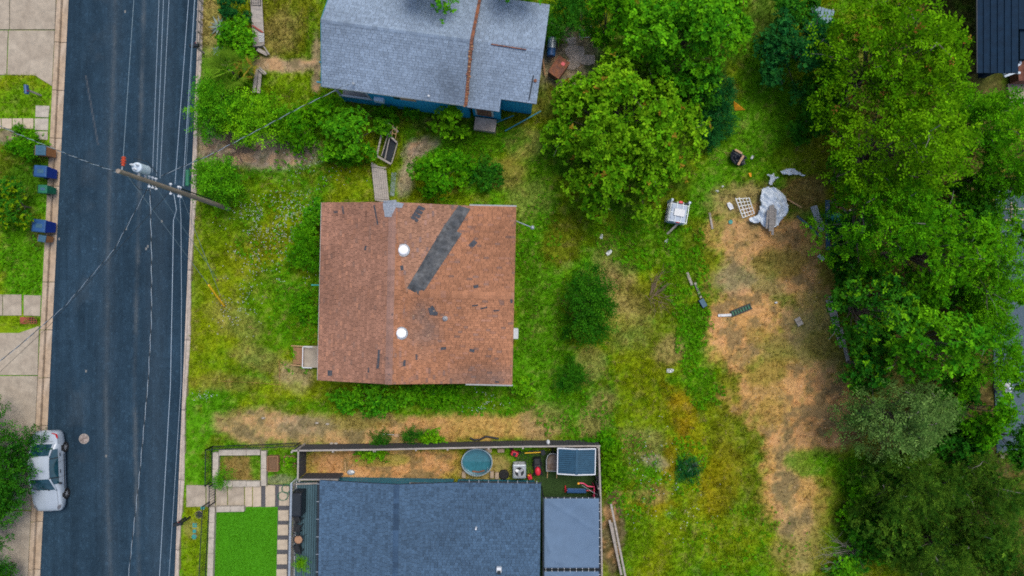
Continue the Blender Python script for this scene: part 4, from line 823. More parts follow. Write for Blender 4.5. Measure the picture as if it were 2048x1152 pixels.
# ================================================================ WEST VERGE
def bin_(label, px, py, rz, body, lid, w_=.62, d=.72, h=1.05, group='wheeled bins at the kerb'):
    root = thing('wheeled_bin', label, 'bin', P(px, py, 0)[:2] + (.02,), rz, group)
    mb = MB(); a, b = (.40 * w_, .40 * d), (.5 * w_, .5 * d)
    vs_ = [(-a[0], -a[1], .05), (a[0], -a[1], .05), (a[0], a[1], .05), (-a[0], a[1], .05), (-b[0], -b[1], h), (b[0], -b[1], h), (b[0], b[1], h), (-b[0], b[1], h)]
    mb.add(vs_, [(3, 2, 1, 0), (4, 5, 6, 7), (0, 1, 5, 4), (1, 2, 6, 5), (2, 3, 7, 6), (3, 0, 4, 7)]); mb.build('body', M[body], root, bevel=.03)
    mb = MB(); mb.box(0, .02, h + .012, w_ * .98, d * 1.0, .02); mb.build('rim', M[body], root, bevel=.01)
    mb = MB(); mb.box(0, -.02, h + .055, w_ * 1.04, d * 1.06, .06, taper=.86); ld = mb.build('lid', M[lid], root, bevel=.02); mb = MB(); mb.box(0, -.05, h + .09, w_ * .34, d * .5, .02); mb.build('lid_panel', M['slate_lid'], ld, bevel=.01)
    mb = MB(); mb.tube([(-w_ * .4, d * .52, h - .06), (-w_ * .4, d * .62, h), (w_ * .4, d * .62, h), (w_ * .4, d * .52, h - .06)], .016, 6); mb.build('handle', M['black_plastic'], root)
    for x in (-1, 1):
        mb = MB(); mb.lathe([(.03, -.03), (.12, -.03), (.12, .03), (.03, .03)], (x * w_ * .44, d * .42, .12), 14, rot=Matrix.Rotation(R(90), 3, 'Y')); mb.build('wheel', M['rubber'], root)
    return root
bin_('brown bin with slate lid, topmost of the kerbside bins', 106, 308, R(88), 'brown_bin', 'slate_lid', .60, .62, 1.05)
bin_('blue bin just below the brown slate-lidded one', 107, 349, R(86), 'blue_bin', 'blue_lid', .68, .72, 1.1)
bin_('dark green bin below the upper blue bin', 108, 383, R(88), 'dark_green_bin', 'dark_green_bin', .50, .52, .95)
bin_('lower blue bin standing above the small brown food bin', 104, 455, R(84), 'blue_bin', 'blue_lid', .74, .76, 1.1)
bin_('small brown food-waste bin beside the lower blue bin', 103, 479, R(80), 'brown_bin', 'slate_lid', .42, .46, .8)
def mailbox(label, px, py, rz, h=1.15, post2=False, boxm='dark_metal'):
    root = thing('mailbox', label, 'mailbox', P(px, py, 0)[:2] + (0,), rz)
    prof = [(-.10, 0), (.10, 0), (.10, .12), (.07, .19), (0, .215), (-.07, .19), (-.10, .12)]; n = len(prof); vs_ = [(x, y, h + z) for y in (-.26, .26) for x, z in prof]
    mb = MB(); mb.add(vs_, [tuple(range(n)), tuple(range(2 * n - 1, n - 1, -1))] + [(k, n + k, n + (k + 1) % n, (k + 1) % n) for k in range(n)]); b = mb.build('box', M[boxm], root); mb = MB(); mb.box(.112, -.1, h + .16, .012, .04, .14); mb.build('flag', M['red_plastic'], b)
    for y in ((-.15, .15) if post2 else (0,)):
        mb = MB(); mb.box(0, y, h / 2, .09, .09, h); mb.build('post', M['weathered_wood' if not post2 else 'dark_metal'], root)
    mb = MB(); mb.box(0, 0, h - .03, .12, .5, .05); mb.build('shelf', M['weathered_wood' if not post2 else 'dark_metal'], root)
mailbox('grey mailbox on a post in the upper left lawn', 82, 191, R(5), boxm='blue_lid')
mailbox('dark mailbox on a post by the east kerb near the top', 408, 106, R(95))
mailbox('black mailbox on twin posts by the neat front lawn', 376, 1034, R(100), post2=True)
root = thing('drain_grate', 'rust-red square metal drain grate in the grass of the left verge', 'drain', P(57, 641, .03)); mb = MB(); mb.box(-.25, 0, 0, .5, .42, .05); mb.build('frame', M['rust_red'], root)
for i in range(4):
    mb = MB(); mb.box(.04 + i * .15, 0, 0, .03, .42, .05); mb.build('bar', M['rust_red'], root)
for y in (-.19, -.065, .065, .19):
    mb = MB(); mb.box(.26, y, -.001, .46, .03, .048); mb.build('bar', M['rust_red'], root)
mb = MB(); mb.box(.26, 0, -.018, .5, .42, .015); mb.build('pit', M['rubber'], root)
mat('manhole_ring', (.22, .19, .165), .8, .3, 12); mat('manhole_lid', (.13, .10, .085), .8, .6, 16, hue=(.24, .20, .18))
mh = thing('manhole_cover', 'round rusty manhole cover in the road beside the silver car', 'manhole', (P(167, 878)[0], P(167, 878)[1], -.075)); mb = MB(); mb.lathe([(.31, -.06), (.31, .028), (.25, .03), (.25, .0)], n=28); mb.build('ring', M['manhole_ring'], mh); mb = MB(); mb.lathe([(.245, -.06), (.245, .022), (.001, .024)], n=28); mb.build('lid', M['manhole_lid'], mh)
# rail fence along the kerb at the top
rf_ = thing('rail_fence', 'low weathered post-and-rail fence along the east kerb at the top', 'fence', P(406, 40)); o = rf_.location
for k in range(6):
    x, y, _ = P(407.5 - k * .9, -14 + k * 21, 0); mb = MB(o); mb.box(x, y, .32, .08, .08, .75); mb.build('post', M['weathered_wood'], rf_)
for z in (.3, .62):
    mb = MB(o); mb.beam(P(407.5, -30, 0)[:2] + (z,), P(402.6, 98, 0)[:2] + (z,), .10, .04) if False else mb.beam((P(408.2, -30)[0], P(408.2, -30)[1], z), (P(403, 96)[0], P(403, 96)[1], z), .04, .11); mb.build('rail', M['weathered_wood'], rf_)
# boardwalk / retaining boards of the blue house's garden
def boards(name, label, cat, quads, m='weathered_wood', part='plank'):
    c = P(*quads[0][0][:3]); root = thing(name, label, cat, (c[0], c[1], 0))
    for a, b, w_, t_ in quads:
        mb = MB((c[0], c[1], 0)); mb.beam(P(*a), P(*b), w_, t_); mb.build(part, M[m], root, bevel=.006, seg=1)
    return root
boards('boardwalk', 'weathered grey timber boardwalk at the top left of the blue house', 'boardwalk', [((501.5 + k * 6, -30, .25), (510 + k * 6 - (k * .6), 92 - (2 if k == 3 else 0), .25), .175, .05) for k in range(4)])
boards('planter_wall', 'short weathered plank edging above the front path', 'edging', [((508, 94, .35), (527, 92, .35), .06, .3), ((514, 98, .3), (535, 109, .25), .22, .04), ((528, 93, .4), (539, 110, .3), .06, .25)])
boards('planter_wall', 'weathered plank post and boards below the front path', 'edging', [((514, 137, .4), (508, 185, .25), .20, .05), ((521, 137, .4), (517, 186, .25), .20, .05), ((519, 135, .45), (533, 148, .35), .10, .12), ((516, 138, .5), (530, 150, .42), .05, .2)])
boards('red_plank', 'dark red painted plank lying across the boardwalk', 'plank', [((505, 51, .35), (526, 65, .35), .09, .05)], 'rust_red')
lt = thing('lattice_panel', 'small white lattice panel leaning on the boardwalk', 'lattice', (P(522, 73)[0], P(522, 73)[1], 0)); o = lt.location
for k in range(5):
    mb = MB(o); mb.beam(P(517 + k * 2.4, 65 + k * .4, .45), P(519.5 + k * 2.0, 85 - k * .6, .3), .025, .012); mb.build('slat', M['white_paint'], lt)
for k in range(6):
    mb = MB(o); mb.beam(P(517, 66 + k * 3.4, .46), P(528.5, 68 + k * 2.9, .46), .025, .012); mb.build('slat', M['white_paint'], lt)
gt = thing('metal_crate', 'dark wire crate at the top of the boardwalk', 'crate', (P(516, 5)[0], P(516, 5)[1], .3)); mb = MB(); mb.tube([(-.3, -.3, .4), (.3, -.35, .4), (.3, .5, .4), (-.3, .5, .4)], .02, 6, closed=True); mb.tube([(-.28, -.28, 0), (.28, -.32, 0), (.28, .48, 0), (-.28, .48, 0)], .02, 6, closed=True); mb.build('frame', M['dark_metal'], gt)
for k in range(6):
    mb = MB(); mb.tube([(-.28 + k * .11, -.31, .02), (-.28 + k * .11, .49, .02)], .01, 5); mb.build('bar', M['dark_metal'], gt)
# broken gate / collapsed fence panels above the brown house
bg_ = boards('broken_gate', 'collapsed weathered gate panel lying left of the bare path', 'gate', [((769, 243, .9), (754, 310, .5), .10, .05), ((782, 262, .8), (770, 318, .4), .07, .04), ((768, 239, 1.0), (796, 264, .9), .12, .05), ((754, 312, .5), (782, 328, .4), .12, .05), ((765, 258, .85), (794, 285, .8), .10, .05), ((776, 268, .75), (763, 312, .5), .05, .03), ((795, 286, .6), (783, 327, .4), .06, .04)])
mb = MB(bg_.location); mb.add([P(780, 268, .55), P(793, 286, .55), P(781, 325, .35), P(763, 312, .35)], [(3, 2, 1, 0)]); mb.add([P(780, 268, .52), P(793, 286, .52), P(781, 325, .32), P(763, 312, .32)], [(0, 1, 2, 3)]); mb.build('panel', M['dark_metal'], bg_)
boards('timber_ladder', 'short pale timber ladder frame beside the broken gate', 'ladder', [((786, 250, 1.0), (784, 272, .9), .04, .04), ((794, 253, 1.0), (791, 277, .9), .04, .04), ((786, 258, .98), (794, 261, .98), .04, .04), ((785, 266, .96), (793, 269, .96), .04, .04)], 'new_wood', 'rail')
boards('fallen_fence', 'strip of fallen weathered fence pickets above the brown roof', 'fence', [((744 + k * 4.4, 325 + k * 2.5, .3), (752 + k * 4.1, 404 - abs(k - 3), .35), .115, .03) for k in range(7)] + [((742, 332, .36), (772, 336, .36), .07, .05), ((749, 396, .40), (777, 398, .40), .07, .05)], 'weathered_wood', 'picket')
mat('pale_teal', (.15, .20, .18), .7, .25, 5)
boards('glass_sheet', 'pale sheet lying on the path above the brown roof', 'sheet', [((788, 345, .06), (784, 392, .05), .28, .02)], 'pale_teal', 'sheet')
# beside the blue house, right
def oblong(name, label, cat, px, py, z, rz, build): 
    r_ = thing(name, label, cat, P(px, py, z), rz); build(r_); return r_
def smoker(r_):
    mb = MB(); mb.lathe([(.001, -.55), (.24, -.54), (.25, -.5), (.25, .5), (.24, .54), (.001, .55)], (0, 0, .75), 18, rot=Matrix.Rotation(R(90), 3, 'X')); mb.build('barrel', M['blue_lid'], r_)
    mb = MB(); mb.add([(.26 * math.sin(a), y, .755 + .26 * math.cos(a)) for y in (-.1, .5) for a in [(-1.1 + i * .275) for i in range(9)]], [(i, i + 1, 9 + i + 1, 9 + i) for i in range(8)]); mb.build('lid', M['galvanised'], r_)
    for x in (-.18, .18):
        for y in (-.4, .4): mb = MB(); mb.box(x, y, .3, .04, .04, .6); mb.build('leg', M['dark_metal'], r_)
    mb = MB(); mb.tube([(.3, -.2, .85), (.34, .2, .85)], .02, 6); mb.build('handle', M['dark_metal'], r_)
oblong('barrel_smoker', 'blue barrel smoker with shiny lid beside the grey roof', 'smoker', 1102, 103, 0, R(-4), smoker)
def rbox(r_):
    mb = MB(); mb.box(0, 0, .35, .75, 1.15, .7); b = mb.build('tub', M['rust'], r_, bevel=.03); mb = MB(); mb.box(0, 0, .72, .8, 1.2, .04); mb.build('lid', M['rust'], b, bevel=.02); mb = MB(); mb.lathe([(.12, .74), (.12, .77), (.001, .77)], (.1, .3, 0), 14); mb.build('cap', M['red_plastic'], b)
oblong('rusty_box', 'rusty metal box leaning on the ground by the grey roof', 'box', 1116, 142, 0, R(-35), rbox)
boards('metal_stand', 'small white metal frame standing on the bare ground beside the spreading tree', 'stand', [((1160, 50, .5), (1159, 74, .5), .03, .03), ((1159, 74, .5), (1181, 75, .5), .04, .03), ((1181, 75, .5), (1182, 50, .5), .03, .03), ((1160, 60, .5), (1182, 60, .5), .03, .03), ((1160, 74, 0), (1159, 74, .5), .03, .03), ((1180, 75, 0), (1181, 75, .5), .03, .03), ((1160, 51, 0), (1160, 50, .5), .03, .03), ((1181, 51, 0), (1182, 50, .5), .03, .03)], 'white_paint', 'bar')
boards('blue_pole', 'blue painted pole lying aslant in the grass below the grey roof', 'pole', [((1010, 262, .15), (1082, 222, .5), .07, .05)], 'teal_siding', 'bar')
boards('blue_pole', 'short blue painted board beside the side door step', 'board', [((985, 248, .25), (1028, 231, .6), .06, .05)], 'teal_siding', 'bar')
boards('brown_board', 'narrow rusty board leaning by the blue barrel smoker', 'board', [((1086, 118, .3), (1090, 150, .2), .09, .05)], 'brown_wood', 'bar')
st_ = thing('flat_stone', 'broken flat slab of pale concrete on the ground left of the spreading tree', 'slab', P(1150, 105, 0))
for x, y, a, b in ((0, 0, .62, .5), (.75, -.45, .55, .4), (-.2, -.75, .5, .35), (-.25, .7, .36, .3)):
    mb = MB(); mb.lathe([(.001, -.05), (1, -.05), (.97, .02), (.9, .035), (.001, .04)], (x, y, 0), 9, sx=a, sy=b)
    for i in range(9):
        q = rr.uniform(.75, 1.15)
        for j in (1, 2, 3): v = mb.v[j * 9 + i]; mb.v[j * 9 + i] = (x + (v[0] - x) * q, y + (v[1] - y) * q, v[2])
    mb.build('slab_piece', M['kerb_pale'], st_)
# ================================================================ FRONT GARDEN OF THE SLATE HOUSE
def px2(x, y, z=0): return P(x, y, z)
walk = thing('front_path', None, None, kind='structure')
for a, b, m in ((373, 412, 'concrete'), (413, 431, 'concrete'), (432, 455, 'concrete'), (456, 489, 'concrete'), (490, 505, 'paver'), (506, 523, 'paver'), (531, 551, 'paver')):
    slab(walk, [(a + .4, 970), (b - .4, 970.5), (b - .4, 1012.5), (a + .4, 1013.5)], z=.05, m=m, name='paving_slab')
for ya, yb in ((972, 1011), (1020, 1041), (1049, 1070), (1079, 1099), (1108, 1128), (1138, 1160), (1168, 1190)): 
    q = (ya - 970) * .03; slab(walk, [(558.5 - q, ya), (579 - q, ya), (579 - q, yb), (558.5 - q, yb)], z=.055, m='paver', name='paving_slab')
slab(walk, [(522, 969), (590, 969), (584, 1240), (551, 1240), (556, 1014), (522, 1014)], z=.025, m='dark_gravel', name='gravel_bed', bevel=0)
lawn = thing('neat_lawn', None, None, kind='structure'); slab(lawn, [(429, 1025), (489, 1023), (490, 1014), (556, 1013.5), (551, 1240), (421, 1240)], z=.04, m='turf', name='turf', bevel=0)
rng = np.random.default_rng(41); m_ = 26000; qx = rng.uniform(422, 556, m_); qy = rng.uniform(1013, 1165, m_); kp = inpoly(qx, qy, [(430, 1026), (489, 1024), (490, 1015), (555.5, 1014.5), (552, 1165), (424, 1165)]); qx, qy = qx[kp], qy[kp]; n = len(qx)
V_ = np.empty((n, 3, 3)); az = rng.uniform(0, 6.28, n); bx, by = (qx - 1024) / S, (576 - qy) / S; dx, dy = np.cos(az), np.sin(az)
V_[:, 0] = np.stack([bx - dy * .012, by + dx * .012, np.full(n, .035)], 1); V_[:, 1] = np.stack([bx + dy * .012, by - dx * .012, np.full(n, .035)], 1); V_[:, 2] = np.stack([bx + dx * .03, by + dy * .03, np.full(n, .04) + rng.uniform(.03, .07, n)], 1)
o = link('turf_blades', np_mesh('turf_blades', V_.reshape(-1, 3), np.arange(3 * n).reshape(-1, 3), np.array([[.052, .225, .002]]) * rng.uniform(.75, 1.3, (n, 1)) * (.72 + .5 * fbm(qx, qy, 1 / 30, 3, 4))[:, None], M['grass']), lawn); tag(o, kind='stuff')
def blockwall(label, segs, h, wdt, L=.9, m='limestone'):
    c = px2(*segs[0][0]); root = thing('limestone_wall', label, 'wall', (c[0], c[1], 0))
    for a, b in segs:
        A, B = Vector(px2(a[0], a[1], h)), Vector(px2(b[0], b[1], h)); d = B - A; n = max(1, round(d.length / L))
        for k in range(n):
            p, q = A + d * (k / n), A + d * ((k + 1) / n); u = d.normalized() * .008; mb = MB((c[0], c[1], 0)); p, q = p + u, q - u
            mb.beam((p.x, p.y, h / 2 - .05), (q.x, q.y, h / 2 - .05), wdt + rnd.uniform(-.01, .01), h + .1 + rnd.uniform(-.008, .008)); mb.build('block', M[m], root, bevel=.015)
blockwall('low limestone block wall round the upper planter bed', [((431, 905), (430, 972)), ((437, 906), (520, 905)), ((527, 902), (527, 972)), ((437, 968), (520, 968))], .28, .33)
blockwall('low limestone block wall beside the neat lawn', [((424, 1014), (418, 1200)), ((432, 1019), (488, 1018))], .32, .33)
def box_bed(label, x0, y0, x1, y1):
    A = px2((x0 + x1) / 2, (y0 + y1) / 2, .3); root = thing('raised_bed', label, 'planter', (A[0], A[1], 0)); w_, d = (x1 - x0) / S, (y1 - y0) / S
    for x, y, a, b in ((-w_ / 2, 0, .05, d), (w_ / 2, 0, .05, d), (0, -d / 2 + .0, w_ - .06, .05), (0, d / 2, w_ - .06, .05)): mb = MB(); mb.box(x, y, .16, a, b, .36); mb.build('board', M['brown_wood'], root)
    mb = MB(); mb.box(0, 0, .1, w_ - .06, d - .06, .3); mb.build('soil', M['soil'], root)
box_bed('oblong wooden raised bed with bare soil', 535, 913, 556, 942); box_bed('square wooden raised bed filled with a leafy herb', 568, 913, 590, 932)
def metal_fence(label, runs, h, name='metal_fence', m='dark_metal', sp=.15, cat='fence', pk=None, pw=.016):
    c = px2(*runs[0][0]); root = thing(name, label, cat, (c[0], c[1], 0)); pm = MB(); pm.box(0, 0, h / 2, pw, pw, h); pme = pm.mesh('picket', M[pk or m])
    for a, b in runs:
        A, B = Vector(px2(*a)), Vector(px2(*b)); d = B - A; n = max(2, int(d.length / sp))
        for k in range(n + 1): p = A + d * (k / n); link('picket', pme, root, (p.x - c[0], p.y - c[1], .02))
        for z in (.12, h): mb = MB((c[0], c[1], 0)); mb.beam((A.x, A.y, z), (B.x, B.y, z), .035, .035); mb.build('rail', M[m], root)
        for p in (A, B): mb = MB((c[0], c[1], 0)); mb.box(p.x, p.y, h / 2 + .03, .06, .06, h + .08); mb.build('post', M[m], root)
    return root
metal_fence('black metal picket fence round the upper planter', [((426, 892), (425, 962)), ((426, 892), (600, 885))], 1.0)
metal_fence('black metal picket fence beside the neat lawn', [((420, 1003), (410, 1200))], 1.0)
metal_fence('black metal picket gate across the front path', [((432, 964), (431, 1003))], .9, 'metal_gate', cat='gate')
for n_, lab, x, y, r_, m in (('utility_cover', 'round teal utility cover nearest the front path', 406, 1015, .12, 'teal_plastic'), ('utility_cover', 'black round meter lid in the verge grass', 398, 1029, .20, 'black_plastic'), ('utility_cover', 'square teal utility cover in the verge', 390, 1050, .17, 'teal_plastic'), ('utility_cover', 'teal cover just below the square one', 389.5, 1062, .13, 'teal_plastic'), ('utility_cover', 'lowest teal round cover in the verge', 389, 1073, .14, 'teal_plastic')):
    r0 = thing(n_, lab, 'cover', px2(x, y, 0)); mb = MB(); sq = 'square' in lab
    mb.lathe([(r_ * 1.05, -.06), (r_ * 1.05, .05), (r_ * .98, .065), (.001, .07)], n=4 if sq else 20, rot=Matrix.Rotation(R(45), 3, 'Z')); mb.build('lid', M[m], r0); mb = MB(); mb.lathe([(r_ * 1.15, -.06), (r_ * 1.15, .04), (r_ * 1.06, .04), (r_ * 1.06, -.06)], n=4 if sq else 20, rot=Matrix.Rotation(R(45), 3, 'Z')); mb.build('ring', M['concrete'], r0)
# ---------------------------------------------------------------- deck
dk = thing('front_deck', 'blue-grey plank deck along the front of the slate-roofed house', 'deck', (px2(612, 1060, .6)[0], px2(612, 1060, .6)[1], 0)); o = dk.location
for k in range(13):
    xa, xb = 591 + k * 4.6, 584 + k * 4.6; mb = MB(o); mb.beam(P(xa, 963, .58), P(xb, 1260, .58), .112, .035); mb.build('plank', M['deck_blue'], dk)
mb = MB(o); mb.beam(P(617, 965, .25), P(611, 1258, .25), 1.6, .5); mb.build('frame', M['dark_metal'], dk)
mb = MB(o); mb.beam(P(587, 968, .62), P(640, 966, .62), .10, .10); mb.build('edge_board', M['weathered_wood'], dk)
rl = metal_fence('pale baluster railing along the outer edge of the deck', [((600.5, 951), (593.5, 1223))], 1.0, 'deck_railing', 'white_paint', .13, 'railing', 'paver', .03); rl.location.z = .56
mb = MB((0, 0, 0)); A, B = P(583, 966, 1.62), P(576.5, 1240, 1.62); c = rl.location; mb.beam((A[0] - c.x, A[1] - c.y, 1.08), (B[0] - c.x, B[1] - c.y, 1.06), .12, .04); mb.build('handrail', M['galvanised'], rl)
def grill(r_):
    mb = MB(); mb.box(0, 0, .5, .62, 1.45, .95, taper=.94); b = mb.build('cover', M['tarp_black'], r_, bevel=.06, seg=3)
    mb = MB(); mb.box(0, 0, .99, .5, 1.2, .05); mb.build('cover_top', M['dark_metal'], b, bevel=.02)
oblong('covered_grill', 'long black covered grill on the deck', 'grill', 603, 1000, .6, R(-1), grill)
def chair(r_):
    mb = MB(); mb.box(0, 0, .42, .46, .46, .05); mb.build('seat', M['black_plastic'], r_, bevel=.02); mb = MB(); mb.box(.24, 0, .70, .05, .46, .5, ry=.15); mb.build('backrest', M['black_plastic'], r_, bevel=.02)
    for x in (-.2, .2):
        for y in (-.2, .2): mb = MB(); mb.box(x, y, .2, .04, .04, .42); mb.build('leg', M['black_plastic'], r_)
    for y in (-.25, .25): mb = MB(); mb.box(0, y, .62, .45, .05, .04); mb.build('arm', M['black_plastic'], r_, bevel=.01)
oblong('patio_chair', 'dark patio chair directly below the covered grill', 'chair', 599, 1031, .6, R(20), chair); oblong('patio_chair', 'dark patio chair above the tiled table', 'chair', 599, 1052, .6, R(-15), chair); oblong('patio_chair', 'dark patio chair below the tiled table', 'chair', 600, 1092, .6, R(15), chair)
def table(r_):
    mb = MB(); mb.lathe([(.001, .45), (.30, .45), (.30, .5), (.001, .5)], n=12); t_ = mb.build('table_top', M['dark_metal'], r_); mb = MB(); mb.lathe([(.23, .498), (.23, .512), (.001, .514)], n=12); mb.build('tile', M['tile_brown'], t_)
    for k in range(4): a = k * math.pi / 2 + .4; mb = MB(); mb.tube([(.1 * math.cos(a), .1 * math.sin(a), .45), (.34 * math.cos(a), .34 * math.sin(a), 0)], .018, 6); mb.build('leg', M['dark_metal'], r_)
oblong('patio_table', 'small round brown-tiled table on the deck', 'table', 602, 1073, .6, 0, table)
def pot(r_): mb = MB(); mb.lathe([(.001, 0), (.15, 0), (.2, .34), (.22, .34), (.22, .30), (.18, .29), (.001, .29)], n=16); mb.build('pot', M['dark_metal'], r_)
oblong('plant_pot', 'dark pot under the round shrub on the deck', 'pot', 603, 1124, .6, 0, pot)
hs = thing('garden_hose', 'loose coil of green garden hose on the pale paver', 'hose', px2(568, 985, .08)); mb = MB(); pts = []
for i in range(70): a = i * .36; q = 0 if i < 35 else 1; pts.append(((.30 if q == 0 else .26) * math.cos(a) + (.15 if q else -.05) + .03 * math.sin(i * .9), .26 * math.sin(a) + (.25 if q else -.2), .02 + .004 * (i % 17)))
mb.tube(pts, .014, 6); mb.build('hose', M['dark_green_bin'], hs)
# ---------------------------------------------------------------- timber fences
def board_fence(label, runs, h, m='weathered_wood', sp=.16, name='timber_fence', face=None):
    c = px2(*runs[0][0]); root = thing(name, label, 'fence', (c[0], c[1], 0)); pm = MB(); pm.box(0, 0, h / 2, sp - .012, .022, h); pme = pm.mesh('board', M[face or m])
    for a, b in runs:
        A, B = Vector(px2(*a)), Vector(px2(*b)); d = B - A; n = max(2, int(d.length / sp)); ang = math.atan2(d.y, d.x); nr = Vector((-math.sin(ang), math.cos(ang), 0))
        for k in range(n): p = A + d * ((k + .5) / n); link('board', pme, root, (p.x - c[0], p.y - c[1], rnd.uniform(-.03, .01)), (rnd.uniform(-.01, .01), 0, ang + rnd.uniform(-.012, .012)))
        mb = MB((c[0], c[1], 0)); mb.beam((A.x, A.y, h + .01), (B.x, B.y, h + .01), .09, .035); mb.build('cap_rail', M[m], root)
        for z in (.3, h - .25): q = nr * -.045; mb = MB((c[0], c[1], 0)); mb.beam((A.x + q.x, A.y + q.y, z), (B.x + q.x, B.y + q.y, z), .06, .08); mb.build('rail', M[m], root)
        for k in range(int(d.length / 2.4) + 1): p = A + d.normalized() * min(d.length, k * 2.4) - nr * .09; mb = MB((c[0], c[1], 0)); mb.box(p.x, p.y, h / 2, .09, .09, h + .06); mb.build('post', M[m], root)
    return root
mat('fence_dark', (.055, .055, .06), .9, .3, 6, stretch=(3, 3, .3))
board_fence('long weathered timber fence between the brown house lot and the slate house', [((600, 889), (760, 887)), ((760, 887), (900, 884)), ((900, 884), (1045, 881)), ((1045, 881), (1194, 880))], 1.55, face='fence_dark')
board_fence('short dark timber fence across the side yard entrance', [((613, 888), (612, 945))], 1.55, face='fence_dark')
board_fence('low dark timber fence between the side yard and the deck', [((613, 946), (688, 946))], 1.4, face='fence_dark')
board_fence('weathered timber fence along the right side of the shed and canopy', [((1191, 882), (1195, 1000)), ((1195, 1000), (1198, 1200))], 1.6, face='fence_dark')
boards('leaning_planks', 'weathered planks lying along the outside of the canopy fence', 'planks', [((1222, 1008, .5), (1254, 1170, .45), .12, .05), ((1219, 1040, .35), (1243, 1150, .3), .14, .05), ((1224, 1045, .3), (1237, 1120, .25), .10, .05)])
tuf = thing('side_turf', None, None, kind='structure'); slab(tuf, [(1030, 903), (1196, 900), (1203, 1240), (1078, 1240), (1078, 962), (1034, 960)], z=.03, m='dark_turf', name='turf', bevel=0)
# ---------------------------------------------------------------- side yard things
c = px2(954, 924, .5); tk = thing('stock_tank_pool', 'oval galvanised stock tank pool in the side yard', 'tank', (c[0], c[1], 0)); sx, sy = .90, .80
mb = MB(); mb.lathe([(1.0, 0), (1.0, .12), (1.015, .14), (1.0, .16), (1.0, .3), (1.015, .32), (1.0, .34), (1.0, .58), (1.03, .60), (1.03, .63), (.985, .63), (.975, .58), (.975, .04), (.001, .04)], n=40, sx=sx, sy=sy); mb.build('tank', M['tank_metal'], tk, smooth=False)
mb = MB(); mb.lathe([(.97, .28), (.97, .30)], n=40, sx=sx, sy=sy); 
wm = mat('tank_water', (.03, .13, .17), .08, .2, 4, spec=.6); mb.build('water', wm, tk)
mb = MB(); mb.tube([(-.3, -.6, .34), (.1, -.66, .32), (.45, -.55, .34)], .05, 6); mb.build('ladder_rung', M['rust'], tk)
for s_ in (0, 1): mb = MB(); mb.tube([(.62 + s_ * .14, -.42, .05), (.62 + s_ * .14, -.45, .72), (.7 + s_ * .14, -.6, .70)], .018, 6); mb.build('ladder_rail', M['galvanised'], tk)
for i, (x, y) in enumerate(((928, 948), (984, 948), (994, 950), (1002, 900), (977, 900))):
    r0 = thing('concrete_block', ['concrete block at the lower left of the stock tank', 'concrete block at the lower right of the stock tank', 'concrete block next to the black tyre', 'concrete block against the fence right of the tank', 'concrete block at the fence above the tank'][i], 'block', px2(x, y, 0)); mb = MB(); mb.box(0, 0, .10, .22, .40, .2, rz=0 if i < 3 else 1.57); mb.build('block', M['kerb_concrete'], r0, bevel=.01)
ty = thing('tyre', 'black tyre lying beside the air conditioner unit', 'tyre', px2(1008, 949, .1)); mb = MB(); mb.lathe([(.16, -.08), (.25, -.11), (.30, -.07), (.30, .07), (.25, .11), (.16, .08)], n=24); mb.build('tyre', M['rubber'], ty, smooth=True)
def acu(r_):
    mb = MB(); mb.box(0, 0, .42, .80, .84, .82); b = mb.build('case', M['galvanised'], r_, bevel=.05); mb = MB(); mb.lathe([(.31, .832), (.31, .845), (.28, .845), (.28, .832)], n=28); g = mb.build('grille_ring', M['grey_metal'], r_)
    mb = MB(); mb.lathe([(.275, .82), (.275, .838)], n=28); mb.build('fan_well', M['dark_metal'], r_)
    for k in range(3): a = k * 2.09 + .6; mb = MB(); mb.box(.14 * math.cos(a), .14 * math.sin(a), .848, .22, .16, .012, rz=a, rx=.2); mb.build('fan_blade', M['grey_metal'], r_)
    mb = MB(); mb.lathe([(.07, .84), (.07, .872), (.001, .875)], n=14); mb.build('fan_hub', M['galvanised'], r_)
    for k in range(6): mb = MB(); mb.box(0, .424, .15 + k * .11, .66, .01, .05); mb.build('louvre', M['grey_metal'], r_)
oblong('air_conditioner_unit', 'grey air conditioner unit with round fan beside the slate roof', 'air conditioner', 1038.5, 936, 0, R(0), acu)
def mower(r_):
    mb = MB(); mb.box(0, -.05, .22, .5, .72, .2, taper=.85); mb.build('deck', M['dark_metal'], r_, bevel=.05)
    mb = MB(); mb.lathe([(.18, .3), (.2, .36), (.17, .46), (.08, .5), (.001, .5)], (0, -.1, 0), 18, sx=.9, sy=1.4); mb.build('engine_cover', M['red_plastic'], r_, smooth=True)
    mb = MB(); mb.box(0, .5, .32, .48, .5, .38, taper=.8); mb.build('grass_bag', M['black_plastic'], r_, bevel=.06, seg=3)
    for x in (-.27, .27):
        for y in (-.33, .26): mb = MB(); mb.lathe([(.02, -.03), (.11, -.03), (.11, .03), (.02, .03)], (x, y, .12), 14, rot=Matrix.Rotation(R(90), 3, 'Y')); mb.build('wheel', M['rubber'], r_)
    mb = MB(); mb.tube([(-.22, .2, .35), (-.22, .75, .85), (.22, .75, .85), (.22, .2, .35)], .016, 6); mb.build('handle', M['dark_metal'], r_)
oblong('lawn_mower', 'red and black lawn mower on the dark turf', 'mower', 1075, 936, 0, R(4), mower)
def gascan(r_):
    mb = MB(); mb.box(0, 0, .16, .24, .3, .3); mb.build('can', M['red_plastic'], r_, bevel=.04); mb = MB(); mb.tube([(0, .08, .3), (-.05, .2, .42)], .025, 6); mb.build('spout', M['yellow_plastic'], r_); mb = MB(); mb.tube([(0, .1, .3), (0, .05, .38), (0, -.1, .38), (0, -.12, .3)], .018, 6); mb.build('handle', M['red_plastic'], r_)
oblong('fuel_can', 'red fuel can between the air conditioner and the mower', 'can', 1059.5, 952, 0, R(20), gascan)
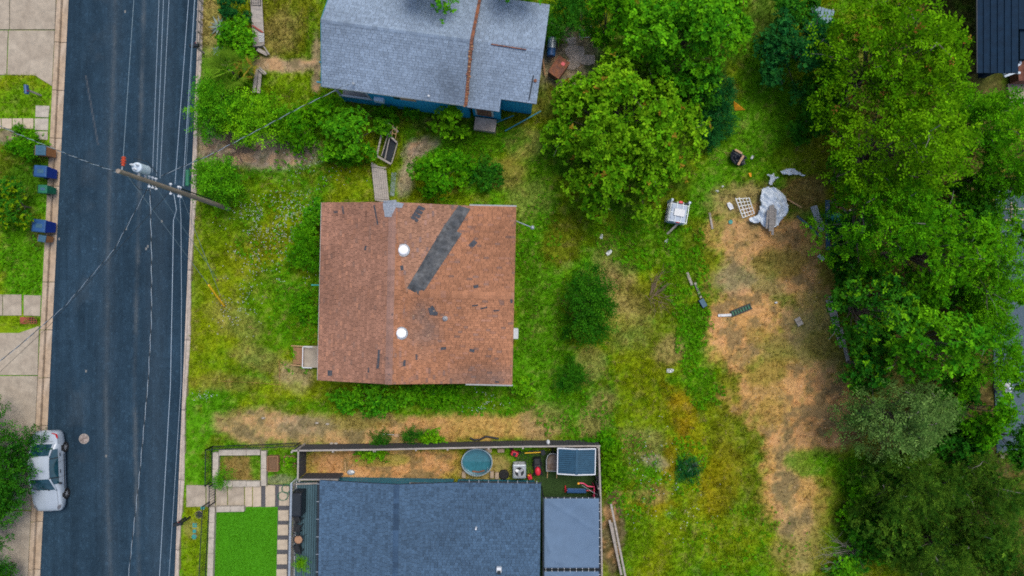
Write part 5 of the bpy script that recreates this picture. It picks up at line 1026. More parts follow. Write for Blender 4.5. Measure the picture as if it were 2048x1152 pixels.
def redtoy(r_):
    mb = MB(); mb.box(0, 0, .25, .35, .5, .3, taper=.8); mb.build('housing', M['red_plastic'], r_, bevel=.06); mb = MB(); mb.lathe([(.1, .4), (.1, .46), (.001, .47)], n=14); mb.build('cap', M['dark_metal'], r_)
    for y in (-.25, .25): mb = MB(); mb.lathe([(.02, -.04), (.12, -.04), (.12, .04), (.02, .04)], (.18, y, .12), 14, rot=Matrix.Rotation(R(90), 3, 'Y')); mb.build('wheel', M['rubber'], r_)
oblong('pressure_washer', 'red machine with black cap against the long fence', 'machine', 1029, 905, 0, R(70), redtoy)
def tools(r_):
    mb = MB(); mb.beam((-.5, -.03, .3), (.45, .05, .34), .05, .04); mb.build('handle', M['yellow_plastic'], r_); mb = MB(); mb.beam((-.3, .08, .28), (.6, .12, .3), .04, .04); mb.build('handle', M['dark_metal'], r_); mb = MB(); mb.box(.6, .02, .28, .25, .3, .05, rz=.3); mb.build('blade', M['dark_metal'], r_)
oblong('garden_tools', 'yellow-handled garden tools lying by the fence', 'tools', 1066, 903, 0, R(-1), tools)
def barrow(r_):
    mb = MB(); prof = []; pts = [(-.36, -.5), (.36, -.5), (.38, .15), (.30, .42), (.15, .55), (-.15, .55), (-.30, .42), (-.38, .15)]
    n = len(pts); top = [(x, y, .68) for x, y in pts]; lo = [(x * .7, y * .7, .42) for x, y in pts]; mb.add(top + lo, [(k, n + k, n + (k + 1) % n, (k + 1) % n) for k in range(n)] + [tuple(range(n, 2 * n))]); t_ = mb.build('tray', M['barrow_tray'], r_)
    mb = MB(); mb.tube([Vector(q) for q in top], .022, 6, closed=True); mb.build('tray_rim', M['grey_metal'], t_)
    for x in (-.28, .28): mb = MB(); mb.tube([(x, .3, .4), (x, -.5, .45), (x, -.95, .55)], .02, 6); mb.build('handle', M['new_wood'], r_); mb = MB(); mb.tube([(x, -.35, .42), (x, -.4, 0)], .018, 6); mb.build('leg', M['dark_metal'], r_)
    mb = MB(); mb.lathe([(.03, -.05), (.18, -.05), (.18, .05), (.03, .05)], (0, .6, .18), 16, rot=Matrix.Rotation(R(90), 3, 'Y')); mb.build('wheel', M['rubber'], r_)
oblong('wheelbarrow', 'rust-stained grey wheelbarrow left of the ribbed blue shed', 'wheelbarrow', 1104, 920, 0, R(-2), barrow)
# ribbed shed
c = px2(1153, 923, 2.0); sd = thing('garden_shed', 'small shed with ribbed blue roof and white edges', 'shed', (c[0], c[1], 0), R(-1)); wx, wy_ = 2.14, 1.42
mb = MB(); mb.box(0, 0, .92, wx - .2, wy_ - .16, 1.84); mb.prism([(-wx / 2, -wy_ / 2), (0, -wy_ / 2), (0, wy_ / 2), (-wx / 2, wy_ / 2)], [1.90, 2.07, 2.07, 1.90], [1.92, 2.09, 2.09, 1.92]); mb.prism([(0, -wy_ / 2), (wx / 2, -wy_ / 2), (wx / 2, wy_ / 2), (0, wy_ / 2)], [2.07, 1.90, 1.90, 2.07], [2.09, 1.92, 1.92, 2.09]); mb.build('wall', M['panel_blue'], sd)
for sgn in (-1, 1):
    for k in range(12):
        y = -wy_ / 2 + (k + .5) * wy_ / 12; mb = MB(); mb.beam((sgn * .02, y, 2.12), (sgn * wx / 2, y, 1.95), wy_ / 12 * .72, .045); mb.build('roof_rib', M['panel_blue'], sd)
    mb = MB(); mb.beam((sgn * .0, -wy_ / 2 - .03, 2.12), (sgn * wx / 2, -wy_ / 2 - .03, 1.95), .06, .07); mb.build('roof_edge', M['white_paint'], sd); mb = MB(); mb.beam((0, wy_ / 2 + .03, 2.12), (sgn * wx / 2, wy_ / 2 + .03, 1.95), .06, .07); mb.build('roof_edge', M['white_paint'], sd)
    mb = MB(); mb.box(sgn * (wx / 2 + .02), 0, 1.95, .05, wy_ + .1, .07); mb.build('roof_edge', M['white_paint'], sd)
mb = MB(); mb.box(0, 0, 2.145, .14, wy_ + .04, .03); mb.build('ridge_cap', M['panel_blue'], sd)
for x in (-.3, .3): mb = MB(); mb.box(x, -wy_ / 2 + .06, .9, .56, .04, 1.6); d_ = mb.build('door', M['panel_blue'], sd); mb = MB(); mb.box(x * .25, -wy_ / 2 + .03, .9, .03, .03, .2); mb.build('handle', M['grey_metal'], d_)
# weight bench
def bench(r_):
    mb = MB(); mb.box(-.25, 0, .45, 1.15, .28, .09); mb.build('seat', M['blue_lid'], r_, bevel=.03)
    mb = MB(); mb.tube([(-.9, -.2, .12), (-.9, .2, .12)], .035, 8); mb.tube([(-.85, 0, .12), (-.85, 0, .45), (.4, 0, .4), (.75, 0, .4)], .03, 8); mb.build('frame', M['red_plastic'], r_)
    mb = MB(); mb.tube([(-.15, .62, 1.0), (.1, .60, 1.0), (.35, .42, .95), (.75, .38, .9), (.75, -.4, .9), (.45, -.42, .85)], .04, 8); mb.tube([(.75, .36, .9), (.75, .36, .03)], .035, 8); mb.tube([(.75, -.38, .9), (.75, -.38, .03)], .035, 8); mb.build('rack', M['pink_paint'], r_)
    mb = MB(); mb.tube([(.0, .5, 1.02), (1.0, -.1, 1.05)], .018, 6); mb.build('bar', M['galvanised'], r_); mb = MB(); mb.lathe([(.001, -.05), (.06, -.05), (.06, .05), (.001, .05)], (-.2, .6, 1.0), 12); mb.build('weight', M['orange_plastic'], r_)
oblong('weight_bench', 'pink-framed weight bench with dark pad between shed and canopy', 'bench', 1160, 977, 0, R(-1), bench)
# shade canopy: stretched cloth with wrinkles over a frame
def canopy(label, x0, y0, x1, y1, seed):
    z = 2.3; A, B = P(x0, y0, z), P(x1, y1, z); c = ((A[0] + B[0]) / 2, (A[1] + B[1]) / 2, 0); w_, d = B[0] - A[0], A[1] - B[1]; root = thing('shade_canopy', label, 'canopy', c); nx_, ny_ = 40, 50
    u, v = np.meshgrid(np.linspace(0, 1, nx_), np.linspace(0, 1, ny_)); uu, vv = u.ravel(), v.ravel(); x = (uu - .5) * w_; y = (.5 - vv) * d
    zz = z - .10 * np.sin(np.pi * uu) * np.sin(np.pi * vv)
    def crease(p, q, amp, wid):
        (a, b), (e, f) = p, q; L_ = math.hypot(e - a, f - b); t_ = ((uu - a) * (e - a) + (vv - b) * (f - b)) / L_ ** 2; dd = ((uu - a) * (f - b) - (vv - b) * (e - a)) / L_
        return amp * np.exp(-(dd / wid) ** 2) * sstep(-.05, .1, t_) * sstep(1.05, .9, t_)
    zz += crease((.05, .02), (1, .5), .03, .03) + crease((.02, .5), (.12, .78), .05, .025) + crease((.1, .32), (.25, .08), .035, .03) + crease((.75, .35), (.95, .05), .025, .03) + crease((.2, .95), (.95, .6), .025, .03) + crease((.1, .85), (.5, 1), .02, .03) - crease((.5, .1), (.5, .9), .03, .2)
    inx = lambda i, j: i * nx_ + j; F = [(inx(i + 1, j), inx(i + 1, j + 1), inx(i, j + 1), inx(i, j)) for i in range(ny_ - 1) for j in range(nx_ - 1)]
    o = link('cloth', np_mesh('cloth', np.stack([x, y, zz], 1), F, None, M['canopy_cloth'], True), root); so_ = o.modifiers.new('solid', 'SOLIDIFY'); so_.thickness = .01
    for X in (-w_ / 2 - .05, w_ / 2 + .05):
        for Y_ in (-d / 2 - .05, d / 2 + .05): mb = MB(); mb.box(X, Y_, 1.15, .07, .07, 2.36); mb.build('post', M['dark_metal'], root)
    for a, b in (((-w_ / 2 - .05, -d / 2 - .05), (w_ / 2 + .05, -d / 2 - .05)), ((-w_ / 2 - .05, d / 2 + .05), (w_ / 2 + .05, d / 2 + .05)), ((-w_ / 2 - .05, -d / 2), (-w_ / 2 - .05, d / 2)), ((w_ / 2 + .05, -d / 2), (w_ / 2 + .05, d / 2))):
        mb = MB(); mb.beam((*a, z - .03), (*b, z - .03), .05, .05); mb.build('frame', M['dark_metal'], root)
    for k in range(9):
        for Y_, s_ in ((d / 2, 1), (-d / 2, -1)): mb = MB(); mb.box(-w_ / 2 + (k + .3) * w_ / 9, Y_ + s_ * .03, z, .02, .09, .015); mb.build('lashing', M['white_paint'], root)
    for k in range(8):
        mb = MB(); mb.box(w_ / 2 + .03, -d / 2 + (k + .5) * d / 8, z, .09, .02, .015); mb.build('lashing', M['white_paint'], root)
canopy('large blue-grey shade cloth canopy beside the slate roof', 1088, 997, 1198, 1136, 1); canopy('second blue-grey shade cloth at the bottom edge below the large one', 1088, 1143, 1198, 1240, 2)
for lab, pts in (('black corrugated pipe lying above the long fence', [(940, 876), (948, 880), (960, 879), (972, 873), (985, 875), (999, 878)]),):
    r0 = thing('drain_pipe', lab, 'pipe', px2(*pts[0], 0)); mb = MB(r0.location); pp = []
    for a, b in zip(pts, pts[1:]): pp += [Vector(px2(a[0] + (b[0] - a[0]) * i / 8, a[1] + (b[1] - a[1]) * i / 8, .07)) for i in range(8)]
    mb.tube(pp, [.055 + .012 * (i % 2) for i in range(len(pp))], 8); mb.build('pipe', M['black_plastic'], r0)
sv = thing('shovel', 'white-handled shovel lying above the long fence', 'shovel', px2(785, 869, .05)); mb = MB(); mb.tube([(-.6, .02, .03), (.1, -.01, .04)], .022, 6); mb.build('handle', M['white_paint'], sv); mb = MB(); mb.box(.27, -.05, .03, .32, .2, .03, rz=-.05); mb.build('blade', M['cardboard'], sv, bevel=.01)
for i, (x, y) in enumerate(((655, 848), (663, 887), (672, 887), (703, 890), (527, 836), (634, 846))):
    r0 = thing('stone', ['pale stone in the middle of the bare strip', 'pale stone beside the fence, left of a pair', 'pale stone beside the fence, right of a pair', 'small pale stone by the fence right of the pair', 'pale stone at the left of the bare strip', 'small white stone near the middle of the strip'][i], 'stone', px2(x, y, 0)); mb = MB(); mb.lathe([(.001, -.03), (.12, -.02), (.11, .04), (.06, .08), (.001, .085)], n=7, sx=1.1, sy=.6); mb.build('stone', M['limestone'], r0)
for lab, x, y, rz in (('weathered stake with grey rags in the side yard mulch', 692, 938, .3),):
    r0 = thing('rag_stake', lab, 'stake', px2(x, y, 0)); mb = MB(); mb.beam((-.05, .45, .05), (0, -.2, .06), .06, .05); mb.build('stake', M['new_wood'], r0); mb = MB(); mb.lathe([(.001, 0), (.22, .01), (.18, .08), (.06, .13), (.001, .12)], (.3, -.2, 0), 9, sx=1.2, sy=.8); mb.build('rag', M['grey_metal'], r0)
r0 = thing('small_sign', 'crumpled white bag caught on the long fence', 'bag', px2(1096, 884, 1.0)); mb = MB(); mb.lathe([(.001, -.1), (.12, -.05), (.16, .1), (.08, .22), (.001, .25)], n=8, sx=.7); mb.build('bag', M['white_paint'], r0)
# ================================================================ BACK LOT DEBRIS
def sheet(name, label, cat, outline, z, m, seed, amp=.12, res=.06, part='sheet', top=None):
    """crumpled sheet with real folds, cut to an outline on the plan"""
    pts = [P(x, y, z)[:2] for x, y in outline]; xs_ = [p[0] for p in pts]; ys_ = [p[1] for p in pts]; c = (sum(xs_) / len(xs_), sum(ys_) / len(ys_), 0)
    gx_, gy_ = np.meshgrid(np.arange(min(xs_), max(xs_), res), np.arange(min(ys_), max(ys_), res)); ins = inpoly(gx_, gy_, pts)
    zz = z + amp * (np.abs(fbm(gx_, gy_, 1.5, seed, 3) - .5) * 3.0 + np.abs(fbm(gx_ + gy_ * .6, gy_ * .35 - gx_ * .2, 3.2, seed + 4, 3) - .5) * 3.2)
    if top: 
        cx, cy, _ = P(top[0], top[1], z); zz += top[2] * np.exp(-(((gx_ - cx) / top[3]) ** 2 + ((gy_ - cy) / top[4]) ** 2))
    idx = -np.ones(gx_.shape, int); idx[ins] = np.arange(ins.sum()); V_ = np.stack([gx_[ins] - c[0], gy_[ins] - c[1], zz[ins]], 1)
    q = np.stack([idx[:-1, :-1], idx[:-1, 1:], idx[1:, 1:], idx[1:, :-1]], -1).reshape(-1, 4); q = q[(q >= 0).all(1)]
    root = thing(name, label, cat, c); o = link(part, np_mesh(part, V_, q, None, M[m], True), root); s_ = o.modifiers.new('solid', 'SOLIDIFY'); s_.thickness = .012; return root
sheet('white_tarp', 'large crumpled white tarp over a pile of boards on the back lot', 'tarp', [(1520, 378), (1532, 374), (1550, 380), (1566, 394), (1574, 410), (1572, 428), (1562, 440), (1556, 452), (1540, 458), (1528, 457), (1518, 446), (1508, 448), (1496, 444), (1494, 436), (1512, 430), (1516, 410), (1517, 392)], .15, 'tarp_white', 4, .22, .05, top=(1545, 402, .55, .8, .9))
sheet('white_tarp', 'torn strip of white plastic draped above the tarp pile', 'tarp', [(1552, 340), (1560, 343), (1572, 337), (1590, 338), (1600, 346), (1612, 352), (1606, 354), (1592, 350), (1575, 352), (1564, 350)], .05, 'tarp_white', 9, .2, .04)
sheet('white_tarp', 'small torn white plastic scrap left of the draped strip', 'tarp', [(1528, 348), (1540, 350), (1548, 345), (1550, 354), (1558, 356), (1548, 361), (1542, 372), (1536, 370), (1538, 356)], .05, 'tarp_white', 12, .2, .04)
sheet('black_bag', 'black plastic sheet on the narrow lawn held down by wood', 'bag', [(1455, 312), (1462, 300), (1472, 298), (1484, 306), (1496, 318), (1489, 320), (1490, 331), (1478, 333), (1466, 330), (1456, 322)], .06, 'tarp_black', 15, .3, .05)
boards('wood_offcut', 'short tan boards on top of the black plastic sheet', 'board', [((1470, 299, .35), (1484, 307, .3), .12, .06), ((1487, 311, .35), (1476, 330, .3), .13, .06)], 'cardboard', 'board')
boards('board_pile', 'weathered boards poking out of the white tarp', 'boards', [((1541, 412, .80), (1540, 462, .42), .16, .05), ((1546, 410, .82), (1545, 470, .36), .14, .05), ((1536, 420, .74), (1533, 457, .42), .12, .05), ((1551, 418, .74), (1549, 452, .44), .12, .05)])
r0 = thing('shelf_rack', 'white wire shelving rack lying left of the tarp', 'rack', P(1490, 412, 0)); o = r0.location
for k in range(5):
    mb = MB(o); x = 1471 + k * 6.8; mb.beam(P(x, 396 - (k % 2) * 1, .30), P(x + 15 - k * 1.2, 436 - k * 2.2, .26), .05 if k in (0, 1, 4) else .03, .04); mb.build('upright', M['white_paint'], r0)
for k in range(6):
    mb = MB(o); t_ = k / 5; mb.beam(P(1472 + 14.5 * t_, 398 + 37 * t_, .28), P(1499 + 9 * t_, 396 + 31 * t_, .26), .03, .03); mb.build('rung', M['galvanised'], r0)
boards('tan_stick', 'tan timber batten right of the white tarp', 'batten', [((1574, 398, .08), (1603, 415, .08), .10, .06)], 'new_wood', 'batten')
boards('plastic_strip', 'dark teal plastic strip lying near the trees, leftmost', 'strip', [((1594, 432, .05), (1622, 455, .05), .14, .03), ((1622, 455, .05), (1642, 475, .05), .16, .03)], 'slate_lid', 'strip')
boards('plastic_strip', 'long dark teal plastic strip against the trees', 'strip', [((1655, 400, .10), (1656, 500, .08), .26, .04)], 'slate_lid', 'strip')
boards('plastic_strip', 'short dark teal plastic strip at the foot of the trees', 'strip', [((1668, 460, .08), (1680, 506, .06), .16, .04)], 'slate_lid', 'strip')
boards('plastic_strip', 'grey weathered sheet between the teal strips', 'strip', [((1627, 412, .05), (1645, 462, .05), .40, .03)], 'grey_metal', 'strip')
r0 = thing('green_tarp', 'small teal plastic lump at the foot of the trees', 'tarp', P(1672, 436, 0)); mb = MB(); mb.lathe([(.001, 0), (.42, .02), (.36, .2), (.15, .33), (.001, .35)], n=10, sx=1, sy=.8); mb.build('lump', M['teal_plastic'], r0, smooth=True)
r0 = thing('brick_heap', 'small heap of red brick rubble beside the teal strip', 'rubble', P(1672, 412, 0))
for k in range(26): mb = MB(); mb.box(rr.gauss(0, .25), rr.gauss(0, .2), .06 + rr.random() * .08, .16, .1, .07, rz=rr.random() * 3, rx=rr.uniform(-.4, .4)); mb.build('brick', M['brick_red' if k % 3 else 'limestone'], r0)
r0 = thing('teal_lid', 'small round teal lid on the dirt left of the shelving rack', 'lid', P(1461, 444, .02)); mb = MB(); mb.lathe([(.13, 0), (.13, .04), (.11, .05), (.001, .04)], n=18); mb.build('lid', M['teal_plastic'], r0)
# water tote
c = P(1357, 425, .95); tt = thing('water_tote', 'white caged water tote standing in the grass below the spreading tree', 'tank', (c[0], c[1], 0), R(-10)); 
mb = MB(); mb.box(0, -.05, .58, .98, 1.12, .92); mb.build('tank', M['tote_plastic'], tt, bevel=.08, seg=3)
for k in range(3): mb = MB(); mb.box(0, -.55 + k * .5, 1.06, 1.08, .02, .025); mb.build('cage_bar', M['galvanised'], tt)
for k in range(4): mb = MB(); mb.box(-.52 + k * .347, .0, 1.083, .02, 1.24, .02); mb.build('cage_bar', M['galvanised'], tt)
for s_ in (-1, 1):
    for k in range(4): mb = MB(); mb.box(s_ * .545, -.5 + k * .36, .58, .025, .03, .95); mb.build('cage_bar', M['galvanised'], tt)
    for z in (.25, .6, .95): mb = MB(); mb.box(s_ * .56, .0, z, .022, 1.2, .03); mb.build('cage_bar', M['galvanised'], tt)
    mb = MB(); mb.box(s_ * .52, .66, .62, .14, .14, 1.1); mb.build('corner_post', M['transformer_paint'], tt, bevel=.03)
mb = MB(); mb.box(0, .62, .08, 1.1, .2, .14); mb.build('pallet_board', M['dark_metal'], tt); mb = MB(); mb.box(0, -.4, .08, 1.1, .2, .14); mb.build('pallet_board', M['dark_metal'], tt)
mb = MB(); mb.box(0.02, -.02, 1.115, .62, .42, .03, rz=-.03); mb.build('top_plate', M['white_paint'], tt, bevel=.01)
mb = MB(); mb.box(.0, .60, 1.10, .22, .14, .08); mb.build('red_cap', M['red_plastic'], tt, bevel=.02); mb = MB(); mb.box(.05, -.56, .98, .2, .12, .1); mb.build('red_valve', M['red_plastic'], tt, bevel=.02)
boards('wood_post', 'grey wooden post leaning on the water tote', 'post', [((1356, 447, .5), (1334, 468, .06), .12, .08)])
# other debris
r0 = thing('orange_slide', 'orange folded plastic tent-shaped sign on the narrow lawn', 'sign', P(1476, 213, 0), R(0)); mb = MB(); q = [P(1467, 201, .05), P(1491, 220, .05), P(1469, 221, .05), P(1478, 212, .35)]; q = [(a[0] - r0.location.x, a[1] - r0.location.y, a[2]) for a in q]; mb.add(q, [(0, 3, 1), (1, 3, 2), (2, 3, 0), (0, 1, 2)]); mb.build('panel', M['orange_plastic'], r0)
boards('lumber_stack', 'long weathered boards stacked at the edge of the belt trees', 'lumber', [((1654, 600, .08), (1682, 695, .08), .16, .07), ((1660, 592, .16), (1674, 650, .14), .17, .06), ((1666, 594, .22), (1677, 655, .2), .16, .06), ((1681, 655, .1), (1696, 722, .1), .20, .07), ((1662, 598, .24), (1668, 614, .24), .12, .05)], 'weathered_wood')
boards('short_board', 'short grey board in the grass at the foot of the bottom thicket', 'board', [((1707, 989, .1), (1734, 989, .1), .16, .05)])
for lab, q in (('narrow weathered board at the left edge of the dirt by the rack', [((1419, 425, .05), (1425, 458, .05), .12, .04)]), ('weathered board in the grass, upper of two left of the dirt', [((1374, 545, .1), (1384, 570, .1), .16, .05)]), ('weathered board in the grass, lower of two left of the dirt', [((1390, 565, .1), (1402, 596, .1), .14, .05)])): boards('weathered_board', lab, 'board', q)
r0 = thing('black_crate', 'dark grid-like plastic grate lying on the dirt', 'grate', P(1482, 620, .05), R(22)); mb = MB(); 
for y in (-.16, .16): mb.box(0, y, .05, 1.3, .06, .1)
mb.build('rail', M['black_plastic'], r0)
for k in range(8): mb = MB(); mb.box(-.6 + k * .17, 0, .05, .04, .3, .06); mb.build('bar', M['black_plastic'], r0)
mb = MB(); mb.box(0, 0, .01, 1.3, .34, .02); mb.build('base', M['dark_green_bin'], r0)
boards('pale_board', 'pale board touching the left end of the black grate', 'board', [((1436, 631, .05), (1463, 630, .06), .16, .04)], 'grey_metal')
r0 = thing('black_case', 'black plastic case half hidden at the edge of the grass', 'case', P(1404, 606, .05), R(30)); mb = MB(); mb.box(0, 0, .12, .34, .55, .22); mb.build('case', M['black_plastic'], r0, bevel=.03); mb = MB(); mb.box(0, 0, .25, .3, .5, .03); mb.build('lid', M['slate_lid'], r0, bevel=.01)
r0 = thing('cinder_block', 'grey paving slab piece on the open dirt', 'slab', P(1597, 643, .02), R(28)); mb = MB(); mb.box(0, 0, .05, .36, .5, .1); b = mb.build('block', M['limestone'], r0, bevel=.01); mb = MB(); mb.box(0, .02, .105, .2, .06, .02); mb.build('slot', M['concrete'], b)
for i, (x, y, s_, lab) in enumerate(((1340, 741, .22, 'white paper scrap in the grass below the juniper row'), (1218, 505, .2, 'short white strip right of the small juniper path'), (1203, 473, .14, 'small pale chip in the worn path'), (1460, 412, .24, 'white plastic scrap left of the shelving rack'), (1434, 382, .10, 'tiny white scrap at the lawn edge'), (1445, 373, .08, 'tiny white scrap right of the first at the lawn edge'), (1504, 315, .12, 'small pale stone right of the black sheet'), (1500, 350, .13, 'small orange clay shard on the lawn edge'), (1642, 515, .22, 'crumpled grey rag on the dirt by the trees'), (1552, 605, .09, 'tiny white chip in the open dirt'), (1333, 482, .14, 'white strip hanging in the weeds below the water tote'))):
    r0 = thing('litter_scrap', lab, 'litter', P(x, y, .04), R(40 * i)); mb = MB(); mb.add([(-s_, -s_ * .5, .03), (0, -s_ * .6, .07), (s_ * .9, -s_ * .4, .02), (s_, s_ * .4, .06), (.1 * s_, s_ * .55, .02), (-s_ * .9, s_ * .5, .07)], [(0, 1, 4, 5), (1, 2, 3, 4)]); o = mb.build('scrap', M['orange_plastic' if 'orange' in lab else 'white_paint'], r0); q = o.modifiers.new('s', 'SOLIDIFY'); q.thickness = .015
boards('pergola', 'pale timber frame at the right edge among the trees', 'pergola', [((2010, 418, .9), (2080, 418, .9), .08, .1), ((2010, 440, .9), (2080, 440, .9), .08, .1), ((2022, 405, .95), (2022, 440, .95), .06, .1), ((2030, 408, .95), (2030, 438, .95), .06, .1), ((2012, 418, 0), (2012, 418, .9), .08, .08), ((2012, 440, 0), (2012, 440, .9), .08, .08)], 'paver', 'rail')
r0 = thing('white_drum', 'white rounded tank beside the parking yard under the trees', 'tank', P(1996, 772, 0)); mb = MB(); mb.lathe([(.30, 0), (.33, .1), (.33, .75), (.28, .88), (.12, .95), (.12, 1.0), (.001, 1.0)], n=20); mb.build('drum', M['white_paint'], r0, smooth=True); mb = MB(); mb.lathe([(.10, 1.0), (.10, 1.05), (.001, 1.06)], n=12); mb.build('lid', M['transformer_paint'], r0)
boards('kerb_beam', 'grey timber beam at the lower end of the parking yard', 'beam', [((2000, 912, .1), (2090, 910, .1), .25, .15)], 'concrete', 'beam')
boards('rope', 'rust-orange rope stretched across the lower front yard', 'rope', [((440, 762, .12), (520, 766, .12), .015, .015), ((520, 766, .12), (562, 770, .12), .015, .015), ((558, 720, .16), (560, 770, .14), .02, .02)], 'brown_bin', 'strand')
mat('pale_roof', (.13, .20, .25), .7, .2, 5)
r0 = thing('corrugated_sheet', 'pale corrugated sheets showing through the dark tree by the narrow lawn', 'sheet', P(1632, 45, 0), R(-15))
for k in range(7): mb = MB(); mb.box(-.6 + k * .2, 0, .6, .17, 1.3, .04 + .02 * (k % 2)); mb.build('rib', M['pale_roof'], r0)
for x in (-.6, .6):
    for y in (-.9, .9): mb = MB(); mb.box(x, y * .8, .29, .08, .08, .58); mb.build('post', M['weathered_wood'], r0)
# ================================================================ TREES AND SHRUBS
def _frame(n):
    n = n / np.linalg.norm(n, axis=1, keepdims=True)
    a = np.where(np.abs(n[:, 2:3]) < .95, np.array([[0, 0, 1.0]]), np.array([[1.0, 0, 0]]))
    u = np.cross(n, a); u /= np.linalg.norm(u, axis=1, keepdims=True); return n, u, np.cross(n, u)
def leaves(rng, base, d, nrm, L, W, col):
    """one folded diamond per leaf"""
    d = d / np.linalg.norm(d, axis=1, keepdims=True); s = np.cross(d, nrm); s /= np.maximum(np.linalg.norm(s, axis=1, keepdims=True), 1e-6); up = np.cross(s, d)
    n = len(base); L = (L * rng.uniform(.65, 1.25, n))[:, None]; W = (W * rng.uniform(.7, 1.25, n))[:, None]
    V = np.empty((n, 4, 3)); V[:, 0] = base; V[:, 1] = base + d * L * .5 + s * W * .5 + up * W * .18; V[:, 2] = base + d * L - up * L * .10; V[:, 3] = base + d * L * .5 - s * W * .5 + up * W * .18
    return V.reshape(-1, 3), np.arange(n * 4).reshape(-1, 4), col
def rosettes(rng, ctr, axis, L, W, k, col, lift=.3):
    n = len(ctr); ax, u, v = _frame(axis); ph = np.repeat(rng.uniform(0, 6.28, n), k) + np.tile(np.arange(k) * 2 * np.pi / k, n) + rng.normal(0, .25, n * k)
    ax_, u_, v_ = (np.repeat(q, k, 0) for q in (ax, u, v))
    el = rng.normal(lift, .35, n * k)[:, None]; rad = u_ * np.cos(ph)[:, None] + v_ * np.sin(ph)[:, None]
    d = rad * np.cos(el) + ax_ * np.sin(el); nr = ax_ * np.cos(el) - rad * np.sin(el)
    return leaves(rng, np.repeat(ctr, k, 0) + rng.normal(0, L * .12, (n * k, 3)), d, nr, L, W, np.repeat(col, k, 0) * rng.uniform(.75, 1.3, (n * k, 1)))
def sprays(rng, ctr, axis, T, L, W, k, col):
    n = len(ctr); ax, u, v = _frame(axis); tt = np.tile((np.arange(k) + .5) / k, n); ax_, u_, v_ = (np.repeat(q, k, 0) for q in (ax, u, v))
    sd = np.tile(np.where(np.arange(k) % 2 == 0, 1., -1.), n)[:, None]
    up = np.array([[0, 0, 1.0]]); side = np.cross(ax_, up); side /= np.maximum(np.linalg.norm(side, axis=1, keepdims=True), 1e-6)
    d = ax_ * .55 + side * sd * .8 + rng.normal(0, .28, (n * k, 3)); nr = up - ax_ * (ax_ * up).sum(1, keepdims=True) + rng.normal(0, .35, (n * k, 3))
    b = np.repeat(ctr, k, 0) + ax_ * (tt * T)[:, None] - np.array([[0, 0, 1.0]]) * (tt ** 2 * T * .25)[:, None]
    return leaves(rng, b, d, nr, L, W, np.repeat(col, k, 0) * rng.uniform(.75, 1.3, (n * k, 1)))
PAL = dict(big=((.036, .145, .003), (.155, .320, .008)), bright=((.022, .135, .005), (.105, .310, .006)), mid=((.024, .130, .003), (.090, .265, .004)), deep=((.010, .075, .006), (.042, .165, .007)),
           blueish=((.006, .062, .016), (.022, .125, .018)), olive=((.036, .125, .002), (.112, .262, .004)), greyg=((.040, .100, .018), (.125, .215, .050)), duskg=((.012, .055, .005), (.078, .155, .012)), lime=((.042, .170, .004), (.155, .36, .006)), jun=((.010, .075, .004), (.038, .145, .005)))
